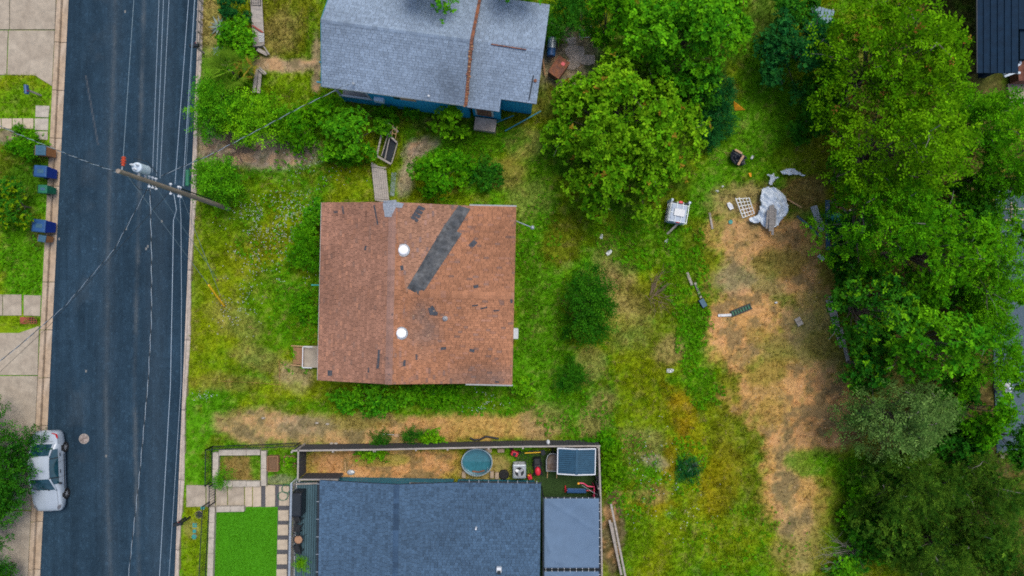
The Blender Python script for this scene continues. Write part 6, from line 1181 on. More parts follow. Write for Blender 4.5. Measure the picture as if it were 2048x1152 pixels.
def tree(name, label, cat, px, py, rx, ry, top, style='rosette', pal='mid', L=.16, W=.08, k=6, dens=1.0, seed=1, base=.25, lobes=None, gap=.30, group=None, accent=None, twigs=.012, flat=.9, ground=0.0, lr=(.24, .42), mid=None, lm=1.0, tuft=1.0):
    rng = np.random.default_rng(seed); zc = top * (.62 if mid is None else mid)
    cx, cy, _ = P(px, py, zc); kk = (H - zc) / H / S; rx *= kk; ry *= kk; RR_ = (rx + ry) / 2
    root = thing(name, label, cat, (cx, cy, ground), group=group)
    nl = int((lobes or max(5, int(6 + RR_ * RR_ * 1.2))) * lm)
    # lobes: branch ends spread over the crown's plan, higher in the middle
    LC = []; LR = []
    for i in range(nl):
        r = math.sqrt((i + .5) / nl) * .86; a = i * 2.39996 + rng.uniform(-.5, .5); r = r * rng.uniform(.8, 1.15)
        lr_ = RR_ * rng.uniform(*lr) * (1.1 - .3 * r); hz = base * top + (top - base * top) * (1 - .78 * r * r) * rng.uniform(.55, 1.0) - lr_ * flat
        LC.append((rx * r * math.cos(a), ry * r * math.sin(a), max(hz, lr_ * .55))); LR.append(lr_)
    LC = np.array(LC); LR = np.array(LR)
    A = math.pi * rx * ry; unit = .5 * L * W * k
    n = int(A * 4.4 * dens / unit); wts = LR ** 2 / (LR ** 2).sum(); li = rng.choice(nl, n, p=wts)
    # tufts: leafy twig ends on each lobe, with dark air between them
    nt_ = max(8, int(n * k * L * W * .5 / (.07 * tuft))); ti = rng.choice(nl, nt_, p=wts)
    tu = rng.normal(0, 1, (nt_, 3)); tu[:, 2] = np.abs(tu[:, 2]) * 1.15 - .25; tu /= np.linalg.norm(tu, axis=1, keepdims=True)
    tr_ = np.where(rng.random(nt_) < .38, rng.uniform(.15, .7, nt_), rng.uniform(.85, 1.10, nt_))
    tp = LC[ti] + tu * (LR[ti] * tr_)[:, None] * np.array([[rx / RR_, ry / RR_, flat]])
    pk = rng.integers(0, nt_, n); li = ti[pk]; u = tu[pk]; sg = (.13 * tuft ** .5 * rng.uniform(.6, 1.3, nt_))[pk][:, None]
    pos = tp[pk] + rng.normal(0, 1, (n, 3)) * sg * np.array([[1, 1, .45]])
    # ragged gaps between leaf clumps
    f = 1.9 / max(.35, RR_ * .30); g = (vnoise(pos[:, 0] + pos[:, 2], pos[:, 1], f, seed) + vnoise(pos[:, 0], pos[:, 1] - pos[:, 2], f * 2.3, seed + 3)) * .5
    kp = (g > gap + rng.normal(0, .05, n)) & (pos[:, 2] > .03)
    for _ in range(int(nl * .30)):          # openings where one looks down into the crown
        hx, hy, hr = rng.uniform(-.85, .85) * rx, rng.uniform(-.85, .85) * ry, RR_ * rng.uniform(.06, .13); kp &= ~((np.hypot((pos[:, 0] - hx) * rng.uniform(.7, 1.4), pos[:, 1] - hy) < hr * rng.uniform(.6, 1.2, n)) & (rng.random(n) < .9))
    kp &= True; pos, u, li, g = pos[kp], u[kp], li[kp], g[kp]; n = len(pos)
    p0, p1 = (np.array(q) * 1.16 for q in PAL[pal]); lt = rng.uniform(0, 1, nl); tt_ = rng.uniform(0, 1, nt_)
    t_ = np.clip(lt[li] * .45 + tt_[pk[kp]] * .4 + rng.normal(.1, .2, n), 0, 1)[:, None] ** 1.5; col = (p0 * (1 - t_) + p1 * t_) * (.65 + .6 * rng.random((n, 1)))
    if accent is not None:
        q = rng.random(n) < accent[1]; col[q] = np.array(accent[0]) * rng.uniform(.7, 1.3, (q.sum(), 1))
    ax = u * .55 + np.array([[0, 0, .75]]) + rng.normal(0, .25, (n, 3))
    if style == 'rosette': V, F, cc = rosettes(rng, pos, ax, L, W, k, col)
    else:
        hx = u.copy(); hx[:, 2] = hx[:, 2] * .5 + .12; hx += rng.normal(0, .35, (n, 3)); V, F, cc = sprays(rng, pos, hx, L * k * .38, L, W, k, col)
    V[:, 2] = np.maximum(V[:, 2], .02)
    link('crown', np_mesh('crown', V, F, cc, M['leaf']), root)
    # trunk, limbs to every lobe, some twigs
    mb = MB(); r0 = max(.03, top * .020); th = max(.15, base * top + .12 * top)
    mb.tube([(0, 0, -.1), (rng.normal(0, .03) * top * .3, rng.normal(0, .03) * top * .3, th * .5), (0, 0, th)], [r0 * 1.35, r0, r0 * .8], 8)
    for i in range(nl):
        e = Vector(LC[i]) * .95; s0 = Vector((0, 0, th * rng.uniform(.55, .98))); md = s0.lerp(e, .5) + Vector((0, 0, .06 * top * rng.uniform(-.5, 1)))
        mb.tube([s0, md, e], [r0 * .38, r0 * .22, r0 * .08], 5)
    for j in rng.choice(n, int(n * twigs), replace=False) if n and twigs else []:
        mb.tube([Vector(LC[li[j]]), Vector(pos[j])], [r0 * .12, .008], 3)
    mb.build('trunk', M['bark'], root)
    if RR_ > 2.2:
        mb = MB()
        for j in rng.choice(n, min(n, int(4 + RR_ * 3)), replace=False):
            a = Vector(pos[j]); c_ = Vector(LC[li[j]]); d = (a - c_); d.z = abs(d.z) * .4 + .15; q = a + d * .35; mb.tube([c_, c_.lerp(q, .5) + Vector((0, 0, .15)), q], [.028, .018, .007], 4)
        tag(mb.build('branch', M['dead_twig'], root), kind='stuff')
    return root
mat('dead_twig', (.17, .155, .14), .9, .25, 6); mat('brown_twig', (.16, .11, .08), .9, .3, 6)
T = tree
# -------- behind the brown house and along the top
T('broadleaf_tree', 'large spreading yellow-green broadleaf tree between the two yards', 'tree', 1258, 252, 178, 192, 7.5, 'rosette', 'big', .21, .13, 5, 1.5, 2, .08, 40, .30, accent=((.20, .13, .015), .02), lr=(.13, .24), lm=2.0)
T('broadleaf_tree', 'tall deep green broadleaf tree at the top edge beside the narrow lawn', 'tree', 1375, 60, 135, 120, 8.5, 'rosette', 'bright', .21, .13, 5, 1.3, 3, .1, 30, .30, lr=(.15, .26), lm=1.8)
T('evergreen_tree', 'dark bushy evergreen beside the corner of the grey roof', 'tree', 1150, 18, 62, 48, 4.5, 'spray', 'deep', .12, .05, 8, .9, 4, .1)
T('shrub', 'blue-green shrub under the right side of the spreading tree', 'shrub', 1436, 215, 42, 66, 2.6, 'spray', 'blueish', .12, .05, 8, .9, 5, .05)
T('broadleaf_tree', 'dark green tree on the right side of the narrow lawn', 'tree', 1596, 90, 72, 100, 4.8, 'rosette', 'blueish', .17, .09, 6, .9, 6, .1)
T('understorey_bush', 'dark green bush over the pale corrugated sheets', 'bush', 1650, 70, 40, 60, 4.2, 'rosette', 'deep', .17, .09, 6, .8, 160, .1)
T('shrub', 'dark shaded shrub at the lawn edge below the dark green tree', 'shrub', 1632, 232, 56, 44, 2.8, 'rosette', 'deep', .15, .08, 6, .9, 7, .05)
T('broadleaf_tree', 'dense dark green tree at the top edge above the white metal stand', 'tree', 1225, 22, 62, 60, 6.5, 'rosette', 'mid', .18, .10, 6, 1.1, 201, .08, gap=.28)
T('understorey_bush', 'dark bush filling the gap below the tall tree at the top edge', 'bush', 1400, 165, 60, 50, 4.2, 'rosette', 'deep', .17, .09, 6, 1.0, 202, .08, gap=.28)
T('broadleaf_tree', 'green tree at the top edge left of the narrow lawn', 'tree', 1462, 40, 46, 66, 6, 'rosette', 'bright', .20, .12, 5, 1.1, 203, .08, gap=.28)
T('understorey_bush', 'dark bush at the right side of the narrow lawn above the debris', 'bush', 1660, 160, 48, 70, 4.5, 'rosette', 'deep', .17, .09, 6, 1.0, 204, .08, gap=.28)
T('understorey_bush', 'dark bush at the top edge right of the narrow lawn', 'bush', 1600, 10, 56, 40, 4.5, 'rosette', 'deep', .17, .09, 6, 1.0, 205, .08, gap=.28)
# -------- the belt on the right
T('belt_tree', 'large yellow-green tree in the top right belt against the navy house', 'tree', 1802, 115, 165, 160, 10, 'spray', 'olive', .21, .105, 8, .95, 8, .2, 30, .36, accent=((.20, .10, .02), .008), lr=(.13, .24), lm=2.0)
T('belt_tree', 'wide olive green tree in the middle of the upper belt', 'tree', 1810, 300, 140, 130, 10.5, 'spray', 'olive', .20, .10, 8, .95, 9, .2, 26, .37, lr=(.13, .24), lm=2.0)
T('belt_tree', 'green tree beneath the white porch of the navy house', 'tree', 1960, 250, 88, 84, 8, 'spray', 'mid', .16, .08, 8, .9, 10, .2, 18, .33, lr=(.15, .27), lm=2.0)
T('belt_tree', 'dark green tree at the right edge above the timber frame', 'tree', 2025, 340, 60, 95, 8, 'spray', 'mid', .15, .07, 8, .9, 11, .2, 16, .35, lr=(.15, .27), lm=2.0)
T('belt_tree', 'ragged mid-green tree right of the white tarp and its debris', 'tree', 1775, 440, 108, 100, 9, 'spray', 'mid', .15, .075, 8, .9, 12, .2, 20, .36, lr=(.15, .27), lm=2.0)
T('belt_tree', 'glossy green tree in the centre of the right belt', 'tree', 1890, 500, 108, 110, 9.5, 'rosette', 'mid', .15, .08, 6, .9, 13, .2, 22, .36, lr=(.15, .27), lm=2.0)
T('belt_tree', 'thin lacy tree leaning over the grey parking yard', 'tree', 1985, 545, 66, 110, 7.5, 'spray', 'mid', .15, .07, 8, .8, 14, .2, 16, .42, twigs=.06)
T('belt_tree', 'dark broadleaf tree beside the long stacked boards', 'tree', 1765, 620, 90, 110, 7.5, 'rosette', 'deep', .19, .10, 5, .95, 15, .15, 18, .35, lr=(.15, .27), lm=2.0, accent=((.10, .27, .006), .2))
T('belt_tree', 'bright broadleaf tree in the lower middle of the belt', 'tree', 1880, 690, 98, 86, 9, 'rosette', 'bright', .22, .13, 5, .9, 16, .2, 18, .35, lr=(.15, .27), lm=2.0)
T('belt_tree', 'slender green tree growing along the edge of the parking yard', 'tree', 1985, 690, 50, 92, 7, 'spray', 'mid', .15, .07, 8, .8, 17, .2, 12, .40)
T('belt_tree', 'dark lower tree at the end of the long stacked boards', 'tree', 1750, 735, 62, 60, 5, 'rosette', 'deep', .18, .10, 5, .95, 18, .1, None, .33, accent=((.10, .27, .006), .14))
T('belt_tree', 'grey-green fine-leaved tree beside the bare dirt path', 'tree', 1812, 842, 118, 98, 7, 'spray', 'greyg', .19, .065, 8, .8, 19, .15, 26, .42, lr=(.13, .24), lm=2.0)
T('belt_tree', 'yellow-green tree standing by the corner of the parking yard', 'tree', 1975, 830, 64, 92, 6.5, 'rosette', 'mid', .16, .09, 6, .9, 20, .15, None, .36)
T('thicket_tree', 'dusky twiggy tree in the shaded bottom right corner', 'tree', 1990, 1010, 92, 120, 6.5, 'spray', 'duskg', .11, .04, 9, .8, 21, .1, 24, .36, twigs=.012, lr=(.12, .22), lm=2.0, flat=1.25)
T('thicket_tree', 'dusky green tree right of the small board in the grass', 'tree', 1840, 985, 110, 92, 5.5, 'spray', 'duskg', .11, .04, 9, .8, 22, .1, 24, .36, twigs=.012, lr=(.12, .22), lm=2.0, flat=1.25)
T('thicket_tree', 'dark tangled tree at the bottom edge near the dead brush', 'tree', 1890, 1110, 110, 76, 5.5, 'spray', 'duskg', .11, .04, 9, .8, 23, .1, 22, .36, twigs=.012, lr=(.12, .22), lm=2.0, flat=1.25)
T('shrub', 'low green shrub behind the dead grey brush', 'shrub', 1755, 1085, 62, 66, 2.4, 'rosette', 'deep', .12, .06, 6, .9, 24, .05, accent=((.06, .2, .006), .2))
T('shrub', 'leafy green shrub at the bottom edge beside the dead brush', 'shrub', 1690, 1140, 32, 26, 1.4, 'rosette', 'bright', .12, .07, 6, .9, 25, .05)
T('thicket_tree', 'dark green tree in the bottom right corner of the picture', 'tree', 2035, 1125, 60, 60, 5, 'spray', 'duskg', .12, .045, 9, .8, 26, .1)
for i_, (x_, y_, a_, b_, t_, pl_, lab_) in enumerate(((1700, 560, 36, 60, 2.4, 'deep', 'dark undergrowth bush right of the open dirt above the stacked boards'), (1945, 430, 60, 70, 5.5, 'deep', 'dark understorey tree left of the timber pergola'), (1930, 600, 60, 60, 5, 'deep', 'dark understorey tree in the middle of the right belt'), (1930, 775, 66, 52, 4.5, 'deep', 'dark understorey tree left of the white drum'), (1915, 900, 80, 60, 4, 'deep', 'shaded bush at the lower corner of the parking yard'), (1800, 945, 70, 34, 3, 'deep', 'very dark bush under the grey-green tree'), (1830, 590, 60, 60, 6, 'mid', 'green understorey tree above the bright broadleaf tree'), (1700, 470, 40, 50, 3, 'blueish', 'blue-green bush right of the long teal strip'), (1725, 1010, 50, 50, 1.8, 'mid', 'green bush around the short grey board'), (1960, 1100, 80, 60, 4.5, 'duskg', 'dusky bush at the bottom edge left of the corner tree'), (1800, 1060, 80, 70, 4.2, 'duskg', 'dusky bush above the forked grey branch'), (1700, 350, 40, 60, 4, 'mid', 'ragged green bush above the teal strips'), (2030, 470, 40, 60, 5, 'mid', 'green bush at the right edge below the pergola'), (2040, 880, 40, 60, 4, 'deep', 'dark bush at the lower right edge of the parking yard'), (1975, 640, 40, 60, 4, 'deep', 'dark bush along the left edge of the parking yard'), (1985, 380, 50, 40, 4.5, 'mid', 'green bush above the timber pergola'), (2032, 590, 44, 60, 5.5, 'mid', 'loose green tree over the middle of the parking yard'), (2036, 740, 34, 50, 5, 'mid', 'loose green tree at the right edge beyond the white drum'), (1955, 960, 70, 50, 4, 'duskg', 'dusky bush under the lower end of the parking yard'))):
    T('understorey_bush', lab_, 'bush', x_, y_, a_, b_, t_, 'rosette', pl_, .16, .09, 6, .95, 120 + i_, .08, gap=.33)
# -------- west side of the road
T('street_tree', 'round green tree behind the row of wheeled bins', 'tree', 18, 408, 56, 50, 2.8, 'rosette', 'deep', .13, .065, 6, .95, 30, .15, None, .33, accent=((.15, .24, .004), .25))
T('shrub', 'green shrub on the verge beside the slate-lidded brown bin', 'shrub', 44, 290, 40, 40, 1.3, 'rosette', 'mid', .10, .05, 6, .95, 31, .05)
T('street_tree', 'large dark green tree overhanging the silver car', 'tree', -98, 955, 108, 150, 5.5, 'spray', 'deep', .14, .07, 8, 2.0, 32, .15, 24, .33)
T('street_tree', 'dark green tree at the bottom left corner', 'tree', -22, 1150, 44, 50, 3, 'spray', 'deep', .12, .05, 8, .95, 33, .05)
# -------- front garden of the blue house
T('shrub', 'large bright shrub beside the weathered boardwalk', 'shrub', 468, 72, 44, 60, 2.6, 'rosette', 'bright', .12, .07, 6, .95, 40, .05)
T('shrub', 'dark shrub at the top edge left of the boardwalk', 'shrub', 462, 10, 34, 24, 1.8, 'rosette', 'blueish', .12, .06, 6, .95, 41, .05)
T('shrub', 'feathery green shrub overhanging the east kerb', 'shrub', 432, 208, 50, 56, 3.0, 'spray', 'bright', .18, .06, 10, 1.0, 42, .05)
T('shrub', 'yellow-green feathery shrub above the pile of cut branches', 'shrub', 510, 232, 64, 52, 3.2, 'spray', 'lime', .20, .07, 10, .95, 43, .05)
T('shrub', 'dark shrub between the feathery shrubs and the blue house', 'shrub', 592, 250, 50, 44, 2.6, 'rosette', 'mid', .11, .06, 6, .9, 44, .05)
T('shrub', 'loose green shrub in front of the open porch', 'shrub', 645, 222, 42, 38, 2.6, 'rosette', 'mid', .13, .07, 6, .9, 45, .05)
T('shrub', 'large bright green shrub left of the broken gate', 'shrub', 697, 265, 72, 60, 4.0, 'rosette', 'bright', .15, .09, 6, .95, 46, .05)
T('shrub', 'dark low shrub below the bright one left of the gate', 'shrub', 690, 315, 46, 18, 1.0, 'rosette', 'mid', .11, .06, 6, .9, 47, .05)
T('shrub', 'small shrub against the blue wall left of the bright sapling', 'shrub', 775, 224, 28, 16, 1.2, 'rosette', 'mid', .11, .06, 6, .9, 48, .05)
T('shrub', 'low weeds shrub at the foot of the blue wall', 'shrub', 820, 226, 18, 14, .9, 'rosette', 'bright', .10, .06, 6, .9, 49, .05)
T('shrub', 'bright lime sapling in front of the blue wall', 'shrub', 894, 238, 40, 36, 3.2, 'rosette', 'lime', .15, .10, 6, .95, 50, .1)
T('shrub', 'rounded leafy shrub above the brown roof', 'shrub', 878, 342, 64, 58, 3.6, 'rosette', 'mid', .15, .09, 6, .95, 51, .05)
T('shrub', 'dark shrub right of the rounded one above the brown roof', 'shrub', 974, 345, 36, 34, 1.6, 'rosette', 'deep', .12, .07, 6, .95, 52, .05)
T('shrub', 'feathery green shrub at the foot of the utility pole', 'shrub', 434, 362, 54, 40, 2.4, 'spray', 'bright', .19, .065, 10, 1.0, 53, .05)
T('shrub', 'small bush hanging over the rusty box', 'shrub', 1108, 68, 18, 18, 1.1, 'rosette', 'olive', .10, .06, 6, .9, 54, .05)
# -------- round the brown house
T('shrub', 'bright weedy shrub at the top left corner of the brown house', 'shrub', 628, 440, 32, 40, 2.0, 'rosette', 'bright', .12, .07, 6, .9, 55, .05)
T('shrub', 'dark feathery shrub along the left wall of the brown house', 'shrub', 612, 508, 38, 48, 2.0, 'spray', 'mid', .12, .05, 9, .9, 56, .05)
T('shrub', 'low spreading shrub halfway down the left wall of the brown house', 'shrub', 608, 620, 34, 34, .9, 'rosette', 'mid', .10, .06, 6, .7, 57, .05)
T('shrub', 'tall leafy shrub under the lower eave of the brown house', 'shrub', 738, 800, 84, 44, 2.5, 'rosette', 'bright', .14, .09, 6, .95, 58, .05)
T('shrub', 'low green shrub under the middle of the lower eave', 'shrub', 860, 784, 70, 24, 1.6, 'rosette', 'mid', .11, .06, 6, .9, 59, .05)
T('shrub', 'bright leafy shrub at the lower right corner of the brown house', 'shrub', 1046, 772, 26, 24, 1.4, 'rosette', 'lime', .13, .09, 6, .9, 60, .05)
T('juniper', 'dark green upright juniper standing alone in the back yard', 'tree', 1178, 612, 44, 74, 3.6, 'spray', 'jun', .19, .06, 9, 1.1, 61, .02, 26, .34, lr=(.20, .36), mid=.5)
T('juniper', 'small dark juniper at the lower end of the back yard', 'tree', 1146, 755, 28, 30, 1.3, 'spray', 'jun', .16, .055, 8, 1.0, 62, .02, 10, .32)
T('shrub', 'dark spindly bush left of the white-handled shovel', 'shrub', 760, 878, 20, 17, .8, 'spray', 'deep', .09, .035, 8, .7, 63, .05)
T('shrub', 'dark spindly bush right of the white-handled shovel', 'shrub', 826, 872, 18, 17, .9, 'spray', 'deep', .09, .035, 8, .7, 64, .05)
T('shrub', 'round bright bush against the long timber fence', 'shrub', 864, 876, 23, 18, 1.0, 'rosette', 'lime', .10, .06, 6, .9, 65, .05)
T('shrub', 'leafy creeper growing over the inner side of the timber fence', 'shrub', 738, 910, 36, 12, 1.5, 'rosette', 'lime', .11, .08, 6, .8, 66, .05)
T('shrub', 'yellow-green shrub outside the corner of the fence by the blue shed', 'shrub', 1222, 940, 32, 54, 1.5, 'rosette', 'olive', .11, .06, 6, .95, 67, .05)
T('shrub', 'dark green shrub at the top of the fence corner', 'shrub', 1205, 885, 34, 20, 1.1, 'rosette', 'mid', .10, .06, 6, .9, 68, .05)
T('shrub', 'dark thorny weed in the middle of the yellow grass', 'shrub', 1378, 938, 26, 26, .6, 'spray', 'blueish', .12, .04, 8, .5, 69, .05)
T('shrub', 'round potted shrub on the blue deck', 'shrub', 603, 1124, 9, 9, .55, 'spray', 'lime', .09, .03, 8, 1.2, 70, .05, 6, ground=.94, mid=1.9)
T('shrub', 'spiky green ornamental grass in the limestone planter', 'shrub', 440, 958, 17, 14, .7, 'spray', 'bright', .14, .03, 7, .8, 71, .05)
T('shrub', 'leafy herb filling the square raised bed', 'shrub', 580, 922, 13, 11, .6, 'rosette', 'lime', .09, .06, 6, .9, 72, .05, ground=.2)
T('shrub', 'green bush along the far corner of the boardwalk', 'shrub', 498, 108, 14, 10, .7, 'rosette', 'bright', .09, .06, 6, .9, 73, .05)
T('broadleaf_tree', 'tree behind the blue house whose branch tips hang over the grey roof', 'tree', 866, -104, 62, 140, 9.5, 'rosette', 'bright', .17, .11, 6, .8, 74, .45, 16, .3)
T('broadleaf_tree', 'tree behind the blue house touching the top right roof corner', 'tree', 1048, -104, 66, 125, 9, 'rosette', 'bright', .17, .11, 6, .8, 75, .45, 14, .3)
# -------- spiky fan palm in the front garden
def fan_plant(name, label, px, py, n, Lf, seed, col, cat='palm', w_=.03, top=.8):
    rng = np.random.default_rng(seed); cx, cy, _ = P(px, py, .4); root = thing(name, label, cat, (cx, cy, 0)); VV = []; FF = []; CC = []
    for i in range(n):
        a = i * 2.39996 + rng.uniform(-.3, .3); el = .15 + 1.3 * ((i + .5) / n) ** .8 if cat == 'palm' else rng.uniform(.25, 1.2); L_ = Lf * rng.uniform(.7, 1.1); base_ = np.array([0, 0, top * rng.uniform(.6, 1)]); m = 14
        d = np.array([math.cos(a) * math.cos(el), math.sin(a) * math.cos(el), math.sin(el)]); tip = base_ + d * L_ * .55; fr, fu, fv = _frame(d[None])
        ph = np.linspace(-1.2, 1.2, m); sd = np.array([-math.sin(a), math.cos(a), 0]); dd = np.cos(ph)[:, None] * d[None] + np.sin(ph)[:, None] * sd[None]
        V, F, c = leaves(rng, np.tile(tip, (m, 1)), dd, np.tile(np.array([[0, 0, 1.0]]), (m, 1)), L_ * .5, w_ * 2, np.tile(np.array(col) * rng.uniform(.7, 1.4), (m, 1)))
        FF.append(F + sum(len(q) for q in VV)); VV.append(V); CC.append(c)
    link('crown', np_mesh('crown', np.concatenate(VV), np.concatenate(FF), np.concatenate(CC), M['leaf']), root)
    mb = MB(); mb.tube([(0, 0, -.05), (0, 0, top)], [.09, .06], 7); mb.build('trunk', M['bark'], root); return root
fan_plant('fan_palm', 'spiky fan palm standing above the front path of the blue house', 474, 152, 34, 1.7, 5, (.10, .20, .012), w_=.022, top=1.5)
fan_plant('fan_palm', 'dry yellow fan palm at the end of the front path', 500, 146, 10, .9, 6, (.30, .22, .03), w_=.02, top=1.2)
def agave(label, px, py, L_, col, seed):
    rng = np.random.default_rng(seed); c = P(px, py, .1); root = thing('agave', label, 'agave', (c[0], c[1], 0)); VV = []; FF = []; CC = []; n0 = 0
    for lift, k_, l_ in ((.35, 11, 1.0), (.75, 8, .85), (1.15, 5, .65)):
        V, F, cc = rosettes(rng, np.array([[0, 0, .08]]), np.array([[0, 0, 1.0]]), L_ * l_, L_ * .17, k_, np.array([col]), lift); VV.append(V); FF.append(F + n0); CC.append(cc); n0 += len(V)
    link('leaf', np_mesh('leaf', np.concatenate(VV), np.concatenate(FF), np.concatenate(CC), M['leaf']), root); mb = MB(); mb.lathe([(.08, -.03), (.10, .06), (.001, .12)], n=8); mb.build('heart', M['bark'], root)
agave('pale blue agave beside the bright roadside shrub', 441, 55, .75, (.22, .28, .25), 7)
agave('small blue-grey agave beneath the bright roadside shrub', 438, 103, .5, (.20, .28, .28), 8)
agave('dark agave in the yellow grass left of the dirt path', 1385, 930, .7, (.07, .13, .08), 9)
# -------- dead brush
def brush(name, label, px, py, ang, n, L_, seed, m='wire_grey', fan=.9, lift=.3, cat='brush'):
    rng = random.Random(seed); c = P(px, py); root = thing(name, label, cat, c); mb = MB()
    def grow(p, d, l, r, dep):
        e = p + d * l; e.z = max(e.z, .05); md = p.lerp(e, .5) + Vector((rng.gauss(0, .05), rng.gauss(0, .05), rng.gauss(0, .04))) * l
        mb.tube([p, md, e], [r, r * .8, r * .55], 4)
        if dep:
            for _ in range(3): grow(p.lerp(e, rng.uniform(.4, 1)), (d + Vector((rng.gauss(0, .45), rng.gauss(0, .45), rng.gauss(0, .2)))).normalized(), l * rng.uniform(.45, .75), r * .6, dep - 1)
    for i in range(n):
        a = R(ang) + rng.uniform(-fan, fan); grow(Vector((rng.gauss(0, .1), rng.gauss(0, .1), .1)), Vector((math.cos(a), math.sin(a), lift * rng.random())).normalized(), L_ * rng.uniform(.5, 1), .022, 2)
    mb.build('branch', M[m], root); return root
brush('dead_brush', 'fan of bare grey dead branches at the foot of the bottom thicket', 1720, 1098, 185, 9, 1.9, 1, 'dead_twig', .5)
brush('dead_brush', 'bare forked grey branch sticking out of the bottom thicket', 1885, 1135, 70, 3, 1.6, 2, 'dead_twig', .4, 2.2)
brush('branch_pile', 'heap of cut brown branches on the bare mulch by the kerb', 480, 300, 0, 16, 1.0, 3, 'brown_twig', 3.1, .15)
brush('branch_pile', 'small heap of dead stems right of the cut branch heap', 590, 290, 0, 10, .8, 4, 'brown_twig', 3.1, .2)
brush('dead_brush', 'dry dead stems lying left of the dirt path', 1300, 592, 20, 10, 1.2, 5, 'brown_twig', 1.5, .15)
# ================================================================ GRASS, WEEDS, LITTER (uncountable cover)
EXC = [[(RL(-100) - 25, -100), (KR(-100) + 1, -100), (KR(1260) + 1, 1260), (RL(1260) - 25, 1260)], [(-200, -150), (113, -150), (105, 172), (70, 150), (-200, 150)], [(-200, 660), (78, 652), (60, 1200), (-200, 1200)], [(-60, 588), (82, 588), (80, 633), (-60, 633)],
       [(70, 210), (98, 210), (96, 281), (70, 278)], [(-20, 236), (68, 236), (68, 258), (-20, 258)],
       [(651, 414), (1022, 414), (1020, 757), (638, 757)], [(690, 30), (1090, 20), (1050, 200), (985, 225), (935, 228), (672, 200)],
       [(600, 962), (1078, 962), (1085, 1250), (590, 1250)], [(1078, 899), (1196, 896), (1203, 1250), (1080, 1250)], [(372, 968), (560, 968), (585, 972), (585, 1250), (412, 1250), (415, 1016), (372, 1014)],
       [(1985, 380), (2300, 380), (2300, 905), (1985, 905)], [(1950, -100), (2300, -100), (2300, 200), (1950, 200)], [(590, 962), (640, 962), (640, 1200), (580, 1200)], [(533, 911), (558, 911), (558, 944), (533, 944)], [(566, 911), (592, 911), (592, 934), (566, 934)]]
def excluded(px, py):
    e = np.zeros(px.shape, bool)
    for q in EXC: e |= inpoly(px, py, q)
    return e
def blades(rng, px, py, z0, hgt, spread, col, nb, wd):
    n = len(px); bx = np.repeat((px - 1024) / S, nb); by = np.repeat((576 - py) / S, nb); bz = np.repeat(z0, nb)
    h = np.repeat(hgt, nb) * rng.uniform(.5, 1.15, n * nb); az = rng.uniform(0, 2 * np.pi, n * nb); sp = np.repeat(spread, nb) * rng.uniform(.3, 1.2, n * nb)
    bx = bx + rng.normal(0, .025, n * nb); by = by + rng.normal(0, .025, n * nb)
    dx, dy = np.cos(az), np.sin(az); w_ = wd * rng.uniform(.6, 1.3, n * nb)
    V = np.empty((n * nb, 3, 3)); V[:, 0] = np.stack([bx - dy * w_, by + dx * w_, bz - .02], 1); V[:, 1] = np.stack([bx + dy * w_, by - dx * w_, bz - .02], 1)
    V[:, 2] = np.stack([bx + dx * sp, by + dy * sp, bz + h], 1)
    c = np.repeat(col, nb, 0) * rng.uniform(.7, 1.35, (n * nb, 1))
    return V.reshape(-1, 3), np.arange(n * nb * 3).reshape(-1, 3), c
rng = np.random.default_rng(11)
NG = 200000
px = rng.uniform(-30, 2080, NG); py = rng.uniform(-40, 1190, NG)
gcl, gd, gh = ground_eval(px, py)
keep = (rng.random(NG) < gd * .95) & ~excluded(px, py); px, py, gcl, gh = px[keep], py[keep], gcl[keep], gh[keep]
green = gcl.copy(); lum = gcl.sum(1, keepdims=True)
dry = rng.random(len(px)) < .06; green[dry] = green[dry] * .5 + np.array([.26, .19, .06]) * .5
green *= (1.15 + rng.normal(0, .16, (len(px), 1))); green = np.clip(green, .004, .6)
tall = vnoise(px, py, 1 / 35, 77)
hh = (.10 + .14 * gh) * (.55 + .9 * tall)
V, F, cc = blades(rng, px, py, gheight(px, py), hh, .05 + hh * .55, green, 4, .017)
tag(link('grass', np_mesh('grass', V, F, cc, M['grass'])), 'long rough grass and weeds growing over the yards and verges', 'grass', kind='stuff')
# taller clumps, bleached or fresh, standing out of the lawn
rng = np.random.default_rng(12); N2 = 26000; px = rng.uniform(385, 1720, N2); py = rng.uniform(-20, 1170, N2); gcl, gd, gh = ground_eval(px, py)
kp = (rng.random(N2) < gd * gh * .9 * (vnoise(px, py, 1 / 18, 33) > .5)) & ~excluded(px, py) & (gh > .55); px, py, gcl = px[kp], py[kp], gcl[kp]
gcl = np.clip(gcl * rng.uniform(.75, 1.6, (len(px), 1)), .003, .5); q = rng.random(len(px)) < .10; gcl[q] = np.array([.32, .25, .09])
V, F, cc = blades(rng, px, py, gheight(px, py), rng.uniform(.2, .42, len(px)), rng.uniform(.12, .3, len(px)), gcl, 8, .014)
tag(link('tall_grass', np_mesh('tall_grass', V, F, cc, M['grass'])), 'taller tufts of fresh and bleached grass standing in the lots', 'grass', kind='stuff')
